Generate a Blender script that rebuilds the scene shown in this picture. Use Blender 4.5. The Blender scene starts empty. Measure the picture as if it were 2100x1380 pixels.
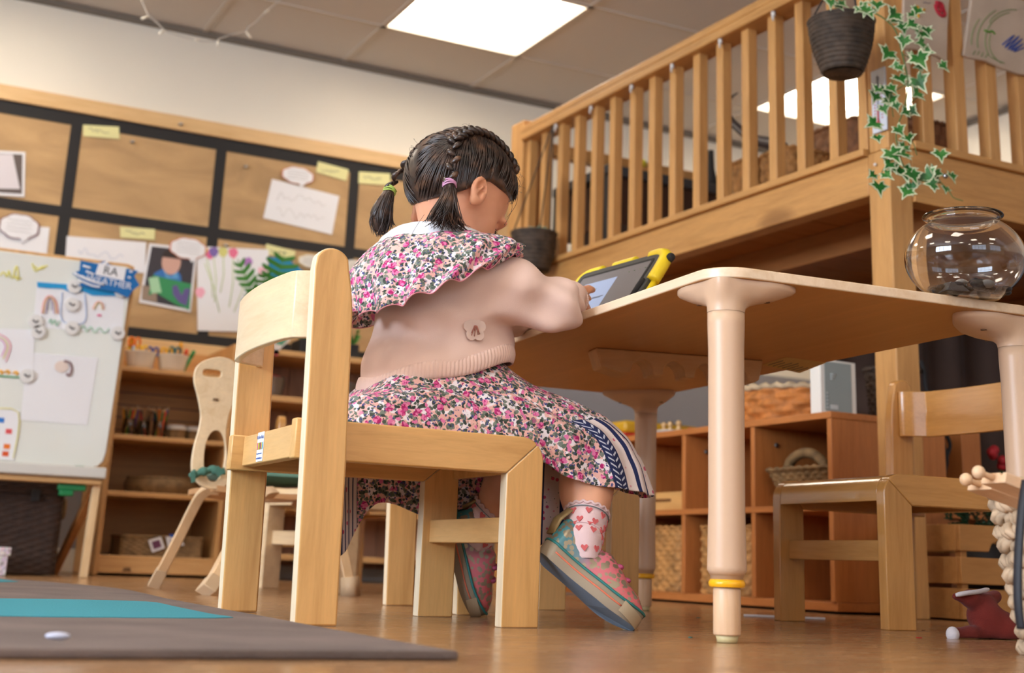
import bpy, bmesh, math, random
import numpy as np
from mathutils import Vector, Matrix
PI=math.pi; sin=math.sin; cos=math.cos
random.seed(7); rng=np.random.default_rng(7)
C=bpy.context.scene.collection; S=bpy.context.scene
# ---------------------------------------------------------------- camera
H=.083                                                     # camera height over the floor
CM=np.array([[0.88594424,0.15509768,0.43708982],[-0.46238549,0.22203807,0.85842807],[0.03608962,-0.9626234,0.26842827]])
F,CX,CY=2768.85,1080.64,387.017
cd=bpy.data.cameras.new('camera'); cam=bpy.data.objects.new('camera',cd); C.objects.link(cam); S.camera=cam
m=Matrix.Identity(4)
for i in range(3):
    m[i][0]=CM[i][0]; m[i][1]=-CM[i][1]; m[i][2]=-CM[i][2]
m[2][3]=H; cam.matrix_world=m
cd.sensor_width=36; cd.lens=36*F/2100; cd.shift_x=(1050-CX)/2100; cd.shift_y=-(690-CY)/2100
cd.clip_start=.02; cd.clip_end=60
cd.dof.use_dof=True; cd.dof.focus_distance=1.98; cd.dof.aperture_fstop=4.6; cd.dof.aperture_blades=7
# ---------------------------------------------------------------- sky, exposure
S.view_settings.view_transform='Standard'; S.view_settings.look='None'; S.view_settings.gamma=1
S.view_settings.exposure=0.06
w=bpy.data.worlds.new('world'); S.world=w; w.use_nodes=True
w.node_tree.nodes['Background'].inputs[0].default_value=(.62,.78,1,1); w.node_tree.nodes['Background'].inputs[1].default_value=1.2
CE=2.091; WY=5.1; XL,XR,YF=-3.2,4.4,-3.4
def area(name,loc,rot,sx,sy,power,col):
    d=bpy.data.lights.new(name,'AREA'); d.shape='RECTANGLE'; d.size=sx; d.size_y=sy; d.energy=power; d.color=col
    o=bpy.data.objects.new(name,d); o.location=loc; o.rotation_euler=rot; C.objects.link(o); return o
DAY=(.72,.84,1.0)
area('daylight_west',(XL-.25,.9,1.25),(0,-PI/2,0),1.3,2.6,250,DAY)
area('daylight_south',(-.3,YF-.25,1.25),(PI/2,0,0),2.6,1.3,28,DAY)
area('daylight_south_east',(2.6,YF-.25,1.25),(PI/2,0,0),2.0,1.3,8,DAY)
# pixel helpers: where the sight line through a pixel meets a real plane of the room
def ray(x,y): return CM@np.array([x-CX,y-CY,F])
O0=np.array([0,0,H])
def PZ(x,y,z): d=ray(x,y); return O0+d*((z-H)/d[2])
def PY(x,y,Y): d=ray(x,y); return O0+d*(Y/d[1])
def PX(x,y,X): d=ray(x,y); return O0+d*(X/d[0])
# ---------------------------------------------------------------- mesh helpers
class MB:
    def __init__(s): s.v=[]; s.f=[]; s.m=[]; s.sm=[]
    def add(s,vs,fs,mi=0,smooth=False):
        b=len(s.v); s.v+= [tuple(map(float,p)) for p in vs]
        for f in fs: s.f.append([b+i for i in f]); s.m.append(mi); s.sm.append(smooth)
        return s
    def hexa(s,p,mi=0):
        return s.add(p,[(0,3,2,1),(4,5,6,7),(0,1,5,4),(1,2,6,5),(2,3,7,6),(3,0,4,7)],mi)
    def box(s,x0,x1,y0,y1,z0,z1,mi=0):
        return s.hexa([(x0,y0,z0),(x1,y0,z0),(x1,y1,z0),(x0,y1,z0),(x0,y0,z1),(x1,y0,z1),(x1,y1,z1),(x0,y1,z1)],mi)
    def beam(s,a,b,w,h,up=(0,0,1),mi=0):                     # bar from a to b, w across, h along up
        a,b=Vector(a),Vector(b); d=(b-a).normalized(); u=Vector(up); r=d.cross(u).normalized(); u=r.cross(d)
        p=[]
        for q in (a,b):
            p+= [q-r*w/2-u*h/2,q+r*w/2-u*h/2,q+r*w/2+u*h/2,q-r*w/2+u*h/2]
        return s.hexa(p,mi)
    def tube(s,pts,rad,n=8,mi=0,cap=True,closed=False,flat=1.0):
        P=[Vector(p) for p in pts]; N=len(P); R=rad if hasattr(rad,'__len__') else [rad]*N
        t0=(P[1]-P[0]).normalized(); up=Vector((0,0,1)) if abs(t0.z)<.9 else Vector((1,0,0))
        r=t0.cross(up).normalized(); vs=[]
        for i in range(N):
            if closed: t=(P[(i+1)%N]-P[i-1]).normalized()
            else: t=(P[min(i+1,N-1)]-P[max(i-1,0)]).normalized()
            r=(r-t*r.dot(t)).normalized(); u=r.cross(t)
            for k in range(n):
                a=2*PI*k/n; vs.append(P[i]+(r*cos(a)+u*sin(a)*flat)*R[i])
        fs=[]
        for i in range(N if closed else N-1):
            j=(i+1)%N
            for k in range(n): fs.append((i*n+k,i*n+(k+1)%n,j*n+(k+1)%n,j*n+k))
        if cap and not closed: fs+= [tuple(range(n-1,-1,-1)),tuple((N-1)*n+k for k in range(n))]
        return s.add(vs,fs,mi,True)
    def lathe(s,prof,c=(0,0,0),n=32,mi=0,cap0=False,cap1=False,M=None):
        vs=[]; N=len(prof)
        for r,z in prof:
            for k in range(n): vs.append((r*cos(2*PI*k/n),r*sin(2*PI*k/n),z))
        if M is not None: vs=[M@Vector(v) for v in vs]
        vs=[(v[0]+c[0],v[1]+c[1],v[2]+c[2]) for v in vs]
        fs=[(i*n+k,i*n+(k+1)%n,(i+1)*n+(k+1)%n,(i+1)*n+k) for i in range(N-1) for k in range(n)]
        if cap0: fs.append(tuple(range(n-1,-1,-1)))
        if cap1: fs.append(tuple((N-1)*n+k for k in range(n)))
        return s.add(vs,fs,mi,True)
    def prism(s,poly,fn,t0,t1,mi=0,smooth=False):             # 2-D outline, fn(a,b,t) -> 3-D
        n=len(poly); vs=[fn(a,b,t0) for a,b in poly]+[fn(a,b,t1) for a,b in poly]
        fs=[tuple(range(n-1,-1,-1)),tuple(range(n,2*n))]
        s.add(vs,fs+[(i,(i+1)%n,n+(i+1)%n,n+i) for i in range(n)],mi)
        return s
    def grid(s,fn,nu,nv,cu=False,cv=False,mi=0,smooth=True):
        U=nu if cu else nu+1; V=nv if cv else nv+1
        vs=[fn(i/nu,j/nv) for i in range(U) for j in range(V)]
        fs=[(i*V+j,((i+1)%U)*V+j,((i+1)%U)*V+(j+1)%V,i*V+(j+1)%V) for i in range(nu) for j in range(nv)]
        return s.add(vs,fs,mi,smooth)
    def ball(s,c,r,n=12,mi=0,sc=(1,1,1)):
        pr=[(max(1e-4,sin(PI*i/n)),-cos(PI*i/n)) for i in range(n+1)]
        vs=[]; 
        for a,z in pr:
            for k in range(n): vs.append((c[0]+r*sc[0]*a*cos(2*PI*k/n),c[1]+r*sc[1]*a*sin(2*PI*k/n),c[2]+r*sc[2]*z))
        return s.add(vs,[(i*n+k,i*n+(k+1)%n,(i+1)*n+(k+1)%n,(i+1)*n+k) for i in range(n) for k in range(n)],mi,True)
    def build(s,name,mats,parent=None,bevel=0,seg=2,loc=None,local=False):
        me=bpy.data.meshes.new(name); vs=s.v
        if parent is not None and not local:
            inv=WM[parent.name].inverted(); vs=[tuple(inv@Vector(p)) for p in vs]
        me.from_pydata(vs,[],s.f); me.polygons.foreach_set('material_index',s.m); me.polygons.foreach_set('use_smooth',s.sm)
        for k in (mats if isinstance(mats,(list,tuple)) else [mats]): me.materials.append(k)
        b=bmesh.new(); b.from_mesh(me); bmesh.ops.recalc_face_normals(b,faces=b.faces); b.to_mesh(me); b.free()
        o=bpy.data.objects.new(name,me); C.objects.link(o)
        if parent is not None: o.parent=parent
        WM[o.name]=WM[parent.name] if parent is not None else Matrix.Identity(4)
        if bevel:
            d=o.modifiers.new('bevel','BEVEL'); d.width=bevel; d.segments=seg; d.limit_method='ANGLE'; d.angle_limit=.6; d.harden_normals=False
            for p in me.polygons: p.use_smooth=True
            me.set_sharp_from_angle(angle=.6)
        return o
WM={}
def tag(o,label=None,cat=None,group=None,kind=None):
    if label: o['label']=label
    if cat: o['category']=cat
    if group: o['group']=group
    if kind: o['kind']=kind
    return o
def thing(name,label,cat,loc=(0,0,0),rz=0,group=None):
    o=bpy.data.objects.new(name,None); o.empty_display_size=.02; C.objects.link(o)
    o.location=Vector([float(q) for q in loc]); o.rotation_euler=(0,0,rz)
    WM[o.name]=Matrix.Translation(o.location)@Matrix.Rotation(rz,4,'Z')
    return tag(o,label,cat,group)
def tree(o): return [o]+[d for c in o.children for d in tree(c)]
def copy_thing(o,loc,rz,label,group=None):
    c=o.copy(); C.objects.link(c); c.location=Vector([float(q) for q in loc]); c.rotation_euler=(0,0,rz); tag(c,label,None,group)
    WM[c.name]=Matrix.Translation(c.location)@Matrix.Rotation(rz,4,'Z')
    for ch in list(o.children):
        d=ch.copy(); C.objects.link(d); d.parent=c
        for g in list(ch.children):
            e=g.copy(); C.objects.link(e); e.parent=d
    return c
def single(mb,name,mats,label,cat,group=None,bevel=0,org=None):   # a thing that is one mesh, its origin at its own base
    v=np.array(mb.v); o=org if org is not None else (*v.mean(0)[:2],v[:,2].min())
    mb.v=[tuple(p) for p in v-np.array(o)]
    b=mb.build(name,mats,None,bevel); b.location=Vector([float(q) for q in o]); WM[b.name]=Matrix.Translation(b.location)
    return tag(b,label,cat,group)
def struct(mb,name,mats,bevel=0): return tag(mb.build(name,mats,None,bevel),kind='structure')
def text(name,body,size,mw,mat,parent,ext=.0002,align='CENTER'):   # lettering; mw = world matrix, text in its local xy plane
    c=bpy.data.curves.new(name,'FONT'); c.body=body; c.size=size; c.extrude=ext; c.align_x=align; c.align_y='CENTER'; c.materials.append(mat)
    o=bpy.data.objects.new(name,c); C.objects.link(o); bpy.context.view_layer.update()
    me=bpy.data.meshes.new_from_object(o.evaluated_get(bpy.context.evaluated_depsgraph_get())); bpy.data.objects.remove(o); bpy.data.curves.remove(c)
    o=bpy.data.objects.new(name,me); C.objects.link(o); o.parent=parent; o.matrix_local=WM[parent.name].inverted()@mw; WM[o.name]=mw
    return o
def frame(o,x,y): 
    x=Vector(x).normalized(); y=Vector(y); y=(y-x*y.dot(x)).normalized(); z=x.cross(y)
    return Matrix(((x[0],y[0],z[0],o[0]),(x[1],y[1],z[1],o[1]),(x[2],y[2],z[2],o[2]),(0,0,0,1)))
def spl(P,n=8,closed=False):                                  # Catmull-Rom through points
    P=[np.array(p,float) for p in P]; N=len(P); out=[]
    for i in range(N if closed else N-1):
        g=lambda k: P[k%N] if closed else P[min(max(k,0),N-1)]
        a,b,c,d=g(i-1),g(i),g(i+1),g(i+2)
        for k in range(n):
            t=k/n; out.append(.5*(2*b+(c-a)*t+(2*a-5*b+4*c-d)*t*t+(3*b-a-3*c+d)*t**3))
    if not closed: out.append(P[-1])
    return out
# ---------------------------------------------------------------- materials
def lin(c): return tuple(((q/255)/12.92 if q/255<=.04045 else ((q/255+.055)/1.055)**2.4) for q in c)+(1,)
def mat(name,c,rough=.6,metal=0,spec=.5,emit=None,es=0,trans=0,coat=0,sheen=0,alpha=1):
    k=bpy.data.materials.new(name); k.use_nodes=True; b=k.node_tree.nodes['Principled BSDF']
    b.inputs['Base Color'].default_value=lin(c); b.inputs['Roughness'].default_value=rough; b.inputs['Metallic'].default_value=metal
    b.inputs['Specular IOR Level'].default_value=spec; b.inputs['Transmission Weight'].default_value=trans; b.inputs['Coat Weight'].default_value=coat
    b.inputs['Sheen Weight'].default_value=sheen; b.inputs['Alpha'].default_value=alpha
    if emit: b.inputs['Emission Color'].default_value=lin(emit); b.inputs['Emission Strength'].default_value=es
    return k
class NT:
    def __init__(s,k): s.k=k; s.t=k.node_tree; s.b=s.t.nodes['Principled BSDF']
    def n(s,ty,**kw):
        x=s.t.nodes.new(ty)
        for a,v in kw.items():
            if a.startswith('_'): setattr(x,a[1:],v)
            else: x.inputs[int(a[1:]) if a[0]=='i' and a[1:].isdigit() else a].default_value=v
        return x
    def l(s,a,b): s.t.links.new(a,b)
    def ramp(s,fac,stops,interp='LINEAR'):
        r=s.t.nodes.new('ShaderNodeValToRGB'); r.color_ramp.interpolation=interp
        e=r.color_ramp.elements
        while len(e)<len(stops): e.new(.5)
        for q,(p,c) in zip(e,stops): q.position=p; q.color=c if len(c)==4 else (*c,1)
        s.l(fac,r.inputs[0]); return r.outputs[0]
    def coord(s,scale=(1,1,1),kind='Object',rot=(0,0,0)):
        tc=s.t.nodes.new('ShaderNodeTexCoord'); mp=s.t.nodes.new('ShaderNodeMapping'); mp.inputs['Scale'].default_value=scale; mp.inputs['Rotation'].default_value=rot
        s.l(tc.outputs[kind],mp.inputs[0]); return mp.outputs[0]
    def mix(s,f,a,b):
        x=s.t.nodes.new('ShaderNodeMix'); x.data_type='RGBA'
        for v,i in ((f,0),(a,6),(b,7)):
            if isinstance(v,(int,float,tuple)): x.inputs[i].default_value=v
            else: s.l(v,x.inputs[i])
        return x.outputs[2]
    def bump(s,h,strength=.3,dist=.002):
        x=s.t.nodes.new('ShaderNodeBump'); x.inputs['Strength'].default_value=strength; x.inputs['Distance'].default_value=dist
        s.l(h,x.inputs['Height']); s.l(x.outputs[0],s.b.inputs['Normal'])
def wood(name,c,axis='z',rough=.42,dark=.72,grain=1.0,knots=0.0,coat=.0):
    k=mat(name,c,rough,coat=coat); t=NT(k); a={'x':(2.2,26,26),'y':(26,2.2,26),'z':(26,26,2.2)}[axis]
    v=t.coord(a); n=t.n('ShaderNodeTexNoise',Scale=1.6*grain,Detail=6,Roughness=.62,Distortion=.5); t.l(v,n.inputs['Vector'])
    n2=t.n('ShaderNodeTexNoise',Scale=9*grain,Detail=3,Roughness=.6); t.l(v,n2.inputs['Vector'])
    L=lin(c); D=(L[0]*dark,L[1]*dark*.92,L[2]*dark*.8,1); B=(min(1,L[0]*1.12),min(1,L[1]*1.1),min(1,L[2]*1.06),1)
    col=t.ramp(n.outputs[0],[(.3,D),(.5,L),(.72,B)])
    col=t.mix(t.ramp(n2.outputs[0],[(.42,(0,0,0)),(.7,(.35,.35,.35))]),col,D)
    if knots:
        vo=t.n('ShaderNodeTexVoronoi',Scale=1,Randomness=1); v3=t.coord(tuple(q*.28 for q in {'x':(6,15,15),'y':(15,6,15),'z':(15,15,6)}[axis])); t.l(v3,vo.inputs['Vector'])
        col=t.mix(t.ramp(vo.outputs['Distance'],[(.0,(knots,)*3),(.10,(knots*.7,)*3),(.16,(0,0,0))]),col,(L[0]*.3,L[1]*.2,L[2]*.14,1))
    t.l(col,t.b.inputs['Base Color']); t.bump(n2.outputs[0],.08,.001); return k
def wicker(name,c,dark=.45,rough=.7,su=40,sv=40):
    k=mat(name,c,rough); t=NT(k); n=t.n('ShaderNodeTexNoise',Scale=38,Detail=4); t.l(t.coord(),n.inputs['Vector'])
    L=lin(c); D=tuple(q*dark for q in L[:3])+(1,); t.l(t.ramp(n.outputs[0],[(.3,D),(.62,L)]),t.b.inputs['Base Color']); t.bump(n.outputs[0],.3,.001); return k
def cloth(name,c,rough=.9,scale=700,strength=.25,var=.85):
    k=mat(name,c,rough,sheen=.06); t=NT(k); n=t.n('ShaderNodeTexNoise',Scale=scale,Detail=2); t.l(t.coord(),n.inputs['Vector'])
    n2=t.n('ShaderNodeTexNoise',Scale=9,Detail=3); t.l(t.coord(),n2.inputs['Vector'])
    L=lin(c); D=tuple(q*var for q in L[:3])+(1,); t.l(t.ramp(n2.outputs[0],[(.35,D),(.65,L)]),t.b.inputs['Base Color']); t.bump(n.outputs[0],strength,.0008); return k
WHITE=mat('white_paint',(238,234,226),.55); PAPER=mat('white_paper',(232,230,232),.85); BLACK=mat('black_border',(38,36,36),.8)
BEZ=wood('beech_upright',(222,172,106),'z',.4,.82); BEX=wood('beech_lengthwise',(222,172,106),'x',.4,.82); BEY=wood('beech_crosswise',(224,176,114),'y',.4,.84)
PLY=wood('pale_plywood',(228,202,164),'y',.35,.9); BIRCH=wood('birch_edge',(232,205,168),'y',.4,.92)
PIX=wood('pine_along_x',(202,150,88),'x',.5,.78,1,.75); PIY=wood('pine_along_y',(202,150,88),'y',.5,.78,1,.75); PIZ=wood('pine_upright',(206,154,92),'z',.5,.8,1,.5)
CUX=wood('reddish_beech_x',(190,118,60),'x',.5,.86,2); CUY=wood('reddish_beech_y',(190,118,60),'y',.5,.86,2); CUZ=wood('reddish_beech_z',(190,118,60),'z',.5,.86,2)
MAX=wood('maple_laminate',(222,180,124),'y',.45,.93,.7); MAE=wood('maple_edge',(232,205,172),'x',.4,.92,.7)
# ================================================================ the room
def floor_mat():
    k=mat('laminate_floor',(186,134,88),.25,spec=.5); t=NT(k)
    br=t.n('ShaderNodeTexBrick',Scale=1.0); t.l(t.coord(),br.inputs['Vector'])
    br.offset=.37; br.inputs['Brick Width'].default_value=1.2; br.inputs['Row Height'].default_value=.095; br.inputs['Mortar Size'].default_value=.0012
    br.inputs['Color1'].default_value=(.45,.45,.45,1); br.inputs['Color2'].default_value=(.6,.6,.6,1); br.inputs['Mortar'].default_value=(.12,.12,.12,1)
    n=t.n('ShaderNodeTexNoise',Scale=2.2,Detail=7,Roughness=.65,Distortion=.6); t.l(t.coord((1.6,24,1)),n.inputs['Vector'])
    col=t.ramp(n.outputs[0],[(.3,lin((142,104,70))),(.5,lin((163,122,83))),(.68,lin((182,142,100)))])
    mx=t.n('ShaderNodeMix',_data_type='RGBA',_blend_type='MULTIPLY'); mx.inputs[0].default_value=.55; t.l(col,mx.inputs[6]); t.l(br.outputs[0],mx.inputs[7])
    g=t.n('ShaderNodeHueSaturation',Value=1.3); t.l(mx.outputs[2],g.inputs['Color']); t.l(g.outputs[0],t.b.inputs['Base Color'])
    n2=t.n('ShaderNodeTexNoise',Scale=5,Detail=5); t.l(t.coord((3,14,1)),n2.inputs['Vector'])
    r=t.ramp(n2.outputs[0],[(.3,(.16,.16,.16)),(.7,(.30,.30,.30))]); t.l(r,t.b.inputs['Roughness']); t.bump(n.outputs[0],.03,.001); return k
struct(MB().box(XL,XR,YF,WY,-.05,0),'floor',floor_mat())
WALL=mat('cream_wall_paint',(236,228,212),.85); CEIL=mat('ceiling_tile',(212,206,198),.95)
t=NT(CEIL); n=t.n('ShaderNodeTexNoise',Scale=260,Detail=2); t.l(t.coord(),n.inputs['Vector']); t.bump(n.outputs[0],.15,.001)
struct(MB().box(XL-.1,XR+.1,WY,WY+.1,0,CE+.05),'wall_back',WALL)
struct(MB().box(XR,XR+.1,YF,WY,0,CE+.05),'wall_right',WALL)
def wall_with_windows(name,axis,pos,t,a0,a1,wins,z0,z1):
    b=MB(); f=(lambda p,q,c,d: b.box(pos,pos+t,p,q,c,d)) if axis=='x' else (lambda p,q,c,d: b.box(p,q,pos,pos+t,c,d))
    f(a0,a1,0,z0); f(a0,a1,z1,CE+.05); e=[a0]+[q for w_ in wins for q in w_]+[a1]
    for i in range(0,len(e),2): f(e[i],e[i+1],z0,z1)
    struct(b,name,WALL)
wall_with_windows('wall_left','x',XL-.1,.1,YF,WY,[(-.4,2.2)],.6,1.9)
wall_with_windows('wall_front','y',YF-.1,.1,XL-.1,XR+.1,[(-1.6,1.0),(1.6,3.6)],.6,1.9)
WIN=mat('window_paint',(232,232,228),.4); nw=0
for ax,pos,a0,a1 in (('x',XL-.07,-.4,2.2),('y',YF-.07,-1.6,1.0),('y',YF-.07,1.6,3.6)):
    nw+=1; b=MB(); f=(lambda p,q,c,d: b.box(pos,pos+.05,p,q,c,d)) if ax=='x' else (lambda p,q,c,d: b.box(p,q,pos,pos+.05,c,d))
    f(a0,a1,.6,.65);f(a0,a1,1.85,1.9);f(a0,a0+.05,.65,1.85);f(a1-.05,a1,.65,1.85)
    for i in (1,2,3): q=a0+(a1-a0)*i/4; f(q-.025,q+.025,.65,1.85)
    f(a0,a1,1.42,1.46); struct(b,'window_%d'%nw,WIN,.004)
GRID=mat('ceiling_grid_paint',(206,196,182),.6); GX=[1.71+.59*k for k in range(-8,5)]; GY=[4.648-.6*k for k in range(0,14)]
b=MB()
for x in GX: b.box(x-.011,x+.011,YF,WY,CE-.005,CE+.002)
for y in GY: b.box(XL,XR,y-.011,y+.011,CE-.005,CE+.002)
struct(b,'trim_1',GRID)
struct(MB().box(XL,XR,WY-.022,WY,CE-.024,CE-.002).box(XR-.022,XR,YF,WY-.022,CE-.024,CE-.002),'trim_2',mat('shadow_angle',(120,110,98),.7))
SK=mat('skirting_paint',(226,220,208),.5)
struct(MB().box(XL,XR,WY-.016,WY,0,.08),'baseboard_back',SK,.004); struct(MB().box(XR-.016,XR,YF,WY,0,.08),'baseboard_right',SK,.004)
LOWG=mat('grey_lower_wall',(146,143,147),.7)  # flat grey over the lower walls, taller towards the right
struct(MB().box(XL,2.68,WY-.008,WY,.081,.76).box(2.68,XR,WY-.008,WY,.081,.98).box(XR-.008,XR,YF,WY-.008,.081,.98),'trim_3',LOWG)
LIT_=[(i,j) for i in range(-2,2) for j in range(0,5) if not ((i==1 and j>0) or (i,j) in ((0,1),(0,2)))]; REC=.10
b=MB(); xs=[XL]+[x for x in GX if XL<x<XR]+[XR]; ys=sorted([YF]+[y for y in GY if YF<y<WY]+[WY])
holes=[(1.71+1.77*i+.295,4.048-1.8*j+.3) for i,j in LIT_]
for x0,x1 in zip(xs,xs[1:]):
    for y0,y1 in zip(ys,ys[1:]):
        if not any(x0<hx<x1 and y0<hy<y1 for hx,hy in holes): b.box(x0,x1,y0,y1,CE,CE+.05)
struct(b,'ceiling',CEIL)
# ceiling lights: every third tile
PAN=mat('lit_diffuser',(255,250,240),.6,emit=(255,244,228),es=10); FRM=mat('light_frame',(235,232,225),.5); BAF=mat('light_baffle',(220,218,212),.4,emit=(255,244,228),es=2.5)
def ceiling_light(x0,y0,label):
    t=thing('ceiling_light',label,'ceiling light',(x0+.295,y0+.3,CE),0,'square ceiling lights'); x1,y1=x0+.59,y0+.6; zz=CE+REC; e=.0005; f=MB()
    for q in ((x0+e,x1-e,y0+e,y0+.012),(x0+e,x1-e,y1-.012,y1-e),(x0+e,x0+.012,y0+.012,y1-.012),(x1-.012,x1-e,y0+.012,y1-.012)): f.box(*q,CE+.002,zz)
    f.box(x0+e,x1-e,y0+e,y1-e,zz,zz+.01); f.build('housing',FRM,t)
    MB().box(x0+.013,x1-.013,y0+.013,y1-.013,zz-.006,zz-.001).build('diffuser',PAN,t)
    b=MB().grid(lambda u,v:(x0+.05+.44*u, y0+.16+.3*v, zz-.012-.05*sin(PI*v)),6,14); b.build('curved_baffle',PAN,t)
    b=MB().prism([(y0+.16+.3*i/14,-.012-.05*sin(PI*i/14)) for i in range(15)],lambda a,c,q:(q,a,zz+c),x0+.49,x0+.494); b.build('baffle_end',BAF,t)
    return t
proto=None
for i in range(-2,2):
    for j in range(0,5):
        x0=1.71+1.77*i; y0=4.048-1.8*j
        if (i,j)==(0,0): lab='lit square ceiling light above the notice board and the fairy lights'
        elif (i,j)==(1,0): lab='lit square ceiling light seen between the balusters of the play loft'
        else: lab='lit square ceiling light in the part of the ceiling out of the picture'
        if (i==1 and j>0) or (i,j) in ((0,1),(0,2)): continue
        if proto is None: proto=ceiling_light(1.71,4.048,'lit square ceiling light above the notice board and the fairy lights')
        if (i,j)!=(0,0): copy_thing(proto,(x0+.295,y0+.3,CE),0,lab)
# ================================================================ notice board on the back wall
BY=WY-.012
def board_mat():
    k=mat('brown_burlap_paper',(178,134,84),.9); t=NT(k); n=t.n('ShaderNodeTexNoise',Scale=3,Detail=4,Distortion=1); t.l(t.coord((1,1,3)),n.inputs['Vector'])
    w_=t.n('ShaderNodeTexWave',Scale=70,Distortion=1.5); t.l(t.coord((1,0,.2)),w_.inputs['Vector'])
    c=t.ramp(n.outputs[0],[(.3,lin((168,128,74))),(.6,lin((196,154,96))),(.8,lin((208,166,108)))]); c=t.mix(.12,c,w_.outputs['Color']); t.l(c,t.b.inputs['Base Color']); t.bump(n.outputs[0],.5,.01); return k
nb=thing('notice_board','wide brown notice board with black strips and a pale wooden frame on the back wall','notice board',(1.2,WY,.8))
MB().box(-1.2,2.62,BY,WY-.001,.80,1.70).build('burlap_backing',board_mat(),nb)
FRB=wood('board_frame',(222,184,132),'x',.5,.9)
for z0,z1 in ((1.662,1.720),(.772,.842)): MB().box(-1.25,2.67,BY-.014,WY-.001,z0,z1).build('frame_rail',FRB,nb,.003)
for x in (-1.25,2.62): MB().box(x,x+.05,BY-.014,WY-.001,.842,1.662).build('frame_stile',FRB,nb,.003)
for z0,z1 in ((1.612,1.662),(1.258,1.298),(.842,.880)): MB().box(-1.2,2.62,BY-.0025,BY,z0,z1).build('border_strip',BLACK,nb)
for x in (-.99,-.44,.11,.662,1.214,1.772,2.32):
    MB().box(x,x+.042,BY-.002,BY,.87,1.615).build('border_strip',BLACK,nb)
YEL=mat('pale_yellow_card',(226,220,160),.85); INK=mat('pencil_grey',(120,116,110),.9); INKD=mat('dark_marker',(50,48,48),.8); ORG=mat('orange_outline',(196,104,62),.85)
PB=BY-.004
def quadP(b,pts,y,th=.0012,mi=0): return b.prism([(p[0],p[2]) for p in pts],lambda a,c,t:(a,y-t,c),0,th,mi)
def wpts(*px): return [PY(x,y,PB) for x,y in px]
def scrib(b,x0,z0,w_,h_,n,y,r=.0011,mi=0):                   # a line of handwriting
    P=[(x0+w_*i/n, y, z0+h_*(rng.random()-.5)*2) for i in range(n+1)]; b.tube(spl(P,3),r,4,mi)
def pinned(name,px,label,cat,m_,group=None,lines=0,ink=None,th=.0012,y=None,ir=.0011):
    y=PB if y is None else y; P=wpts(*px); c=np.mean(P,0)
    t=thing(name,label,cat,(c[0],y,min(p[2] for p in P)),0,group); quadP(MB(),P,y,th).build('sheet',m_,t)
    if lines:
        x0=min(p[0] for p in P); x1=max(p[0] for p in P); z0=min(p[2] for p in P); z1=max(p[2] for p in P); b=MB()
        for i in range(lines):
            z=z1-(z1-z0)*(i+1)/(lines+1); scrib(b,x0+(x1-x0)*.16,z,(x1-x0)*(.55 if lines==1 else .66),(z1-z0)*.12/max(1,lines*.5),14,y-th-.0004,ir)
        b.build('handwriting',ink or INK,t)
    return t
g='yellow name labels on the notice board'
pinned('name_label',[(170,256),(244,260),(245,285),(171,279)],'yellow name label at the top left of the empty brown board panel','label',YEL,g,1)
pinned('name_label',[(246,465),(318,470),(317,492),(247,487)],'yellow name label above the white drawing and left of the boy photo','label',YEL,g,1)
pinned('name_label',[(652,331),(715,348),(710,371),(648,353)],'tilted yellow name label right of the orange cloud note on the top row','label',YEL,g,1)
pinned('name_label',[(736,352),(800,356),(800,380),(735,376)],'yellow name label nearest the girl’s hair on the top row','label',YEL,g,1)
pinned('name_label',[(546,500),(606,515),(602,535),(543,520)],'tilted yellow name label above the blue sheet','label',YEL,g,1)
def cloud(px0,px1,label,outline,g='cloud shaped notes on the notice board',tail=1,cream=False):
    a=PY(*px0,PB); c=PY(*px1,PB); cx,cz=(a[0]+c[0])/2,(a[2]+c[2])/2; rx,rz=abs(c[0]-a[0])/2,abs(a[2]-c[2])/2*.92
    t=thing('cloud_note',label,'note',(cx,PB-.004,cz-rz),0,g)
    def out(s): 
        P=[(cx+s*rx*(cos(q)*(.93+.07*abs(sin(4*q)))), cz+s*rz*(sin(q)*(.93+.07*abs(sin(4*q))))) for q in [2*PI*i/64 for i in range(64)]]
        return P
    MB().prism(out(1),lambda p,q,k:(p,PB-.004-k,q),0,.001).build('outline',outline,t)
    MB().prism(out(.93),lambda p,q,k:(p,PB-.0051-k,q),0,.0008).build('sheet',mat('cream_card',(228,222,212),.85) if cream else PAPER,t)
    if tail: MB().prism([(cx+rx*.1,cz-rz*.85),(cx+rx*.5,cz-rz*.8),(cx+rx*.25,cz-rz*1.22)],lambda p,q,k:(p,PB-.004-k,q),0,.0012).build('tail',PAPER,t)
    b=MB()
    for i in range(4): scrib(b,cx-rx*.6,cz+rz*(.45-.28*i),rx*1.2,rz*.05,20,PB-.0064,.0005)
    b.build('handwriting',INK,t)
cloud((0,430),(78,500),'white cloud shaped note with dark edge on the left edge of the board',mat('plum_outline',(120,70,80),.85))
cloud((348,480),(422,540),'orange edged cloud note overlapping the boy photo',ORG)
cloud((577,335),(643,386),'orange edged cloud note above the white drawing on the top row',ORG)
cloud((610,517),(668,556),'round cream note behind the near chair’s upright',mat('cream_outline',(214,190,120),.85),None,0,True)
cloud((702,528),(752,570),'round cream note beside the girl’s shoulder ruffle',mat('cream_outline_pale',(206,196,180),.85),None,0,True)
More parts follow.
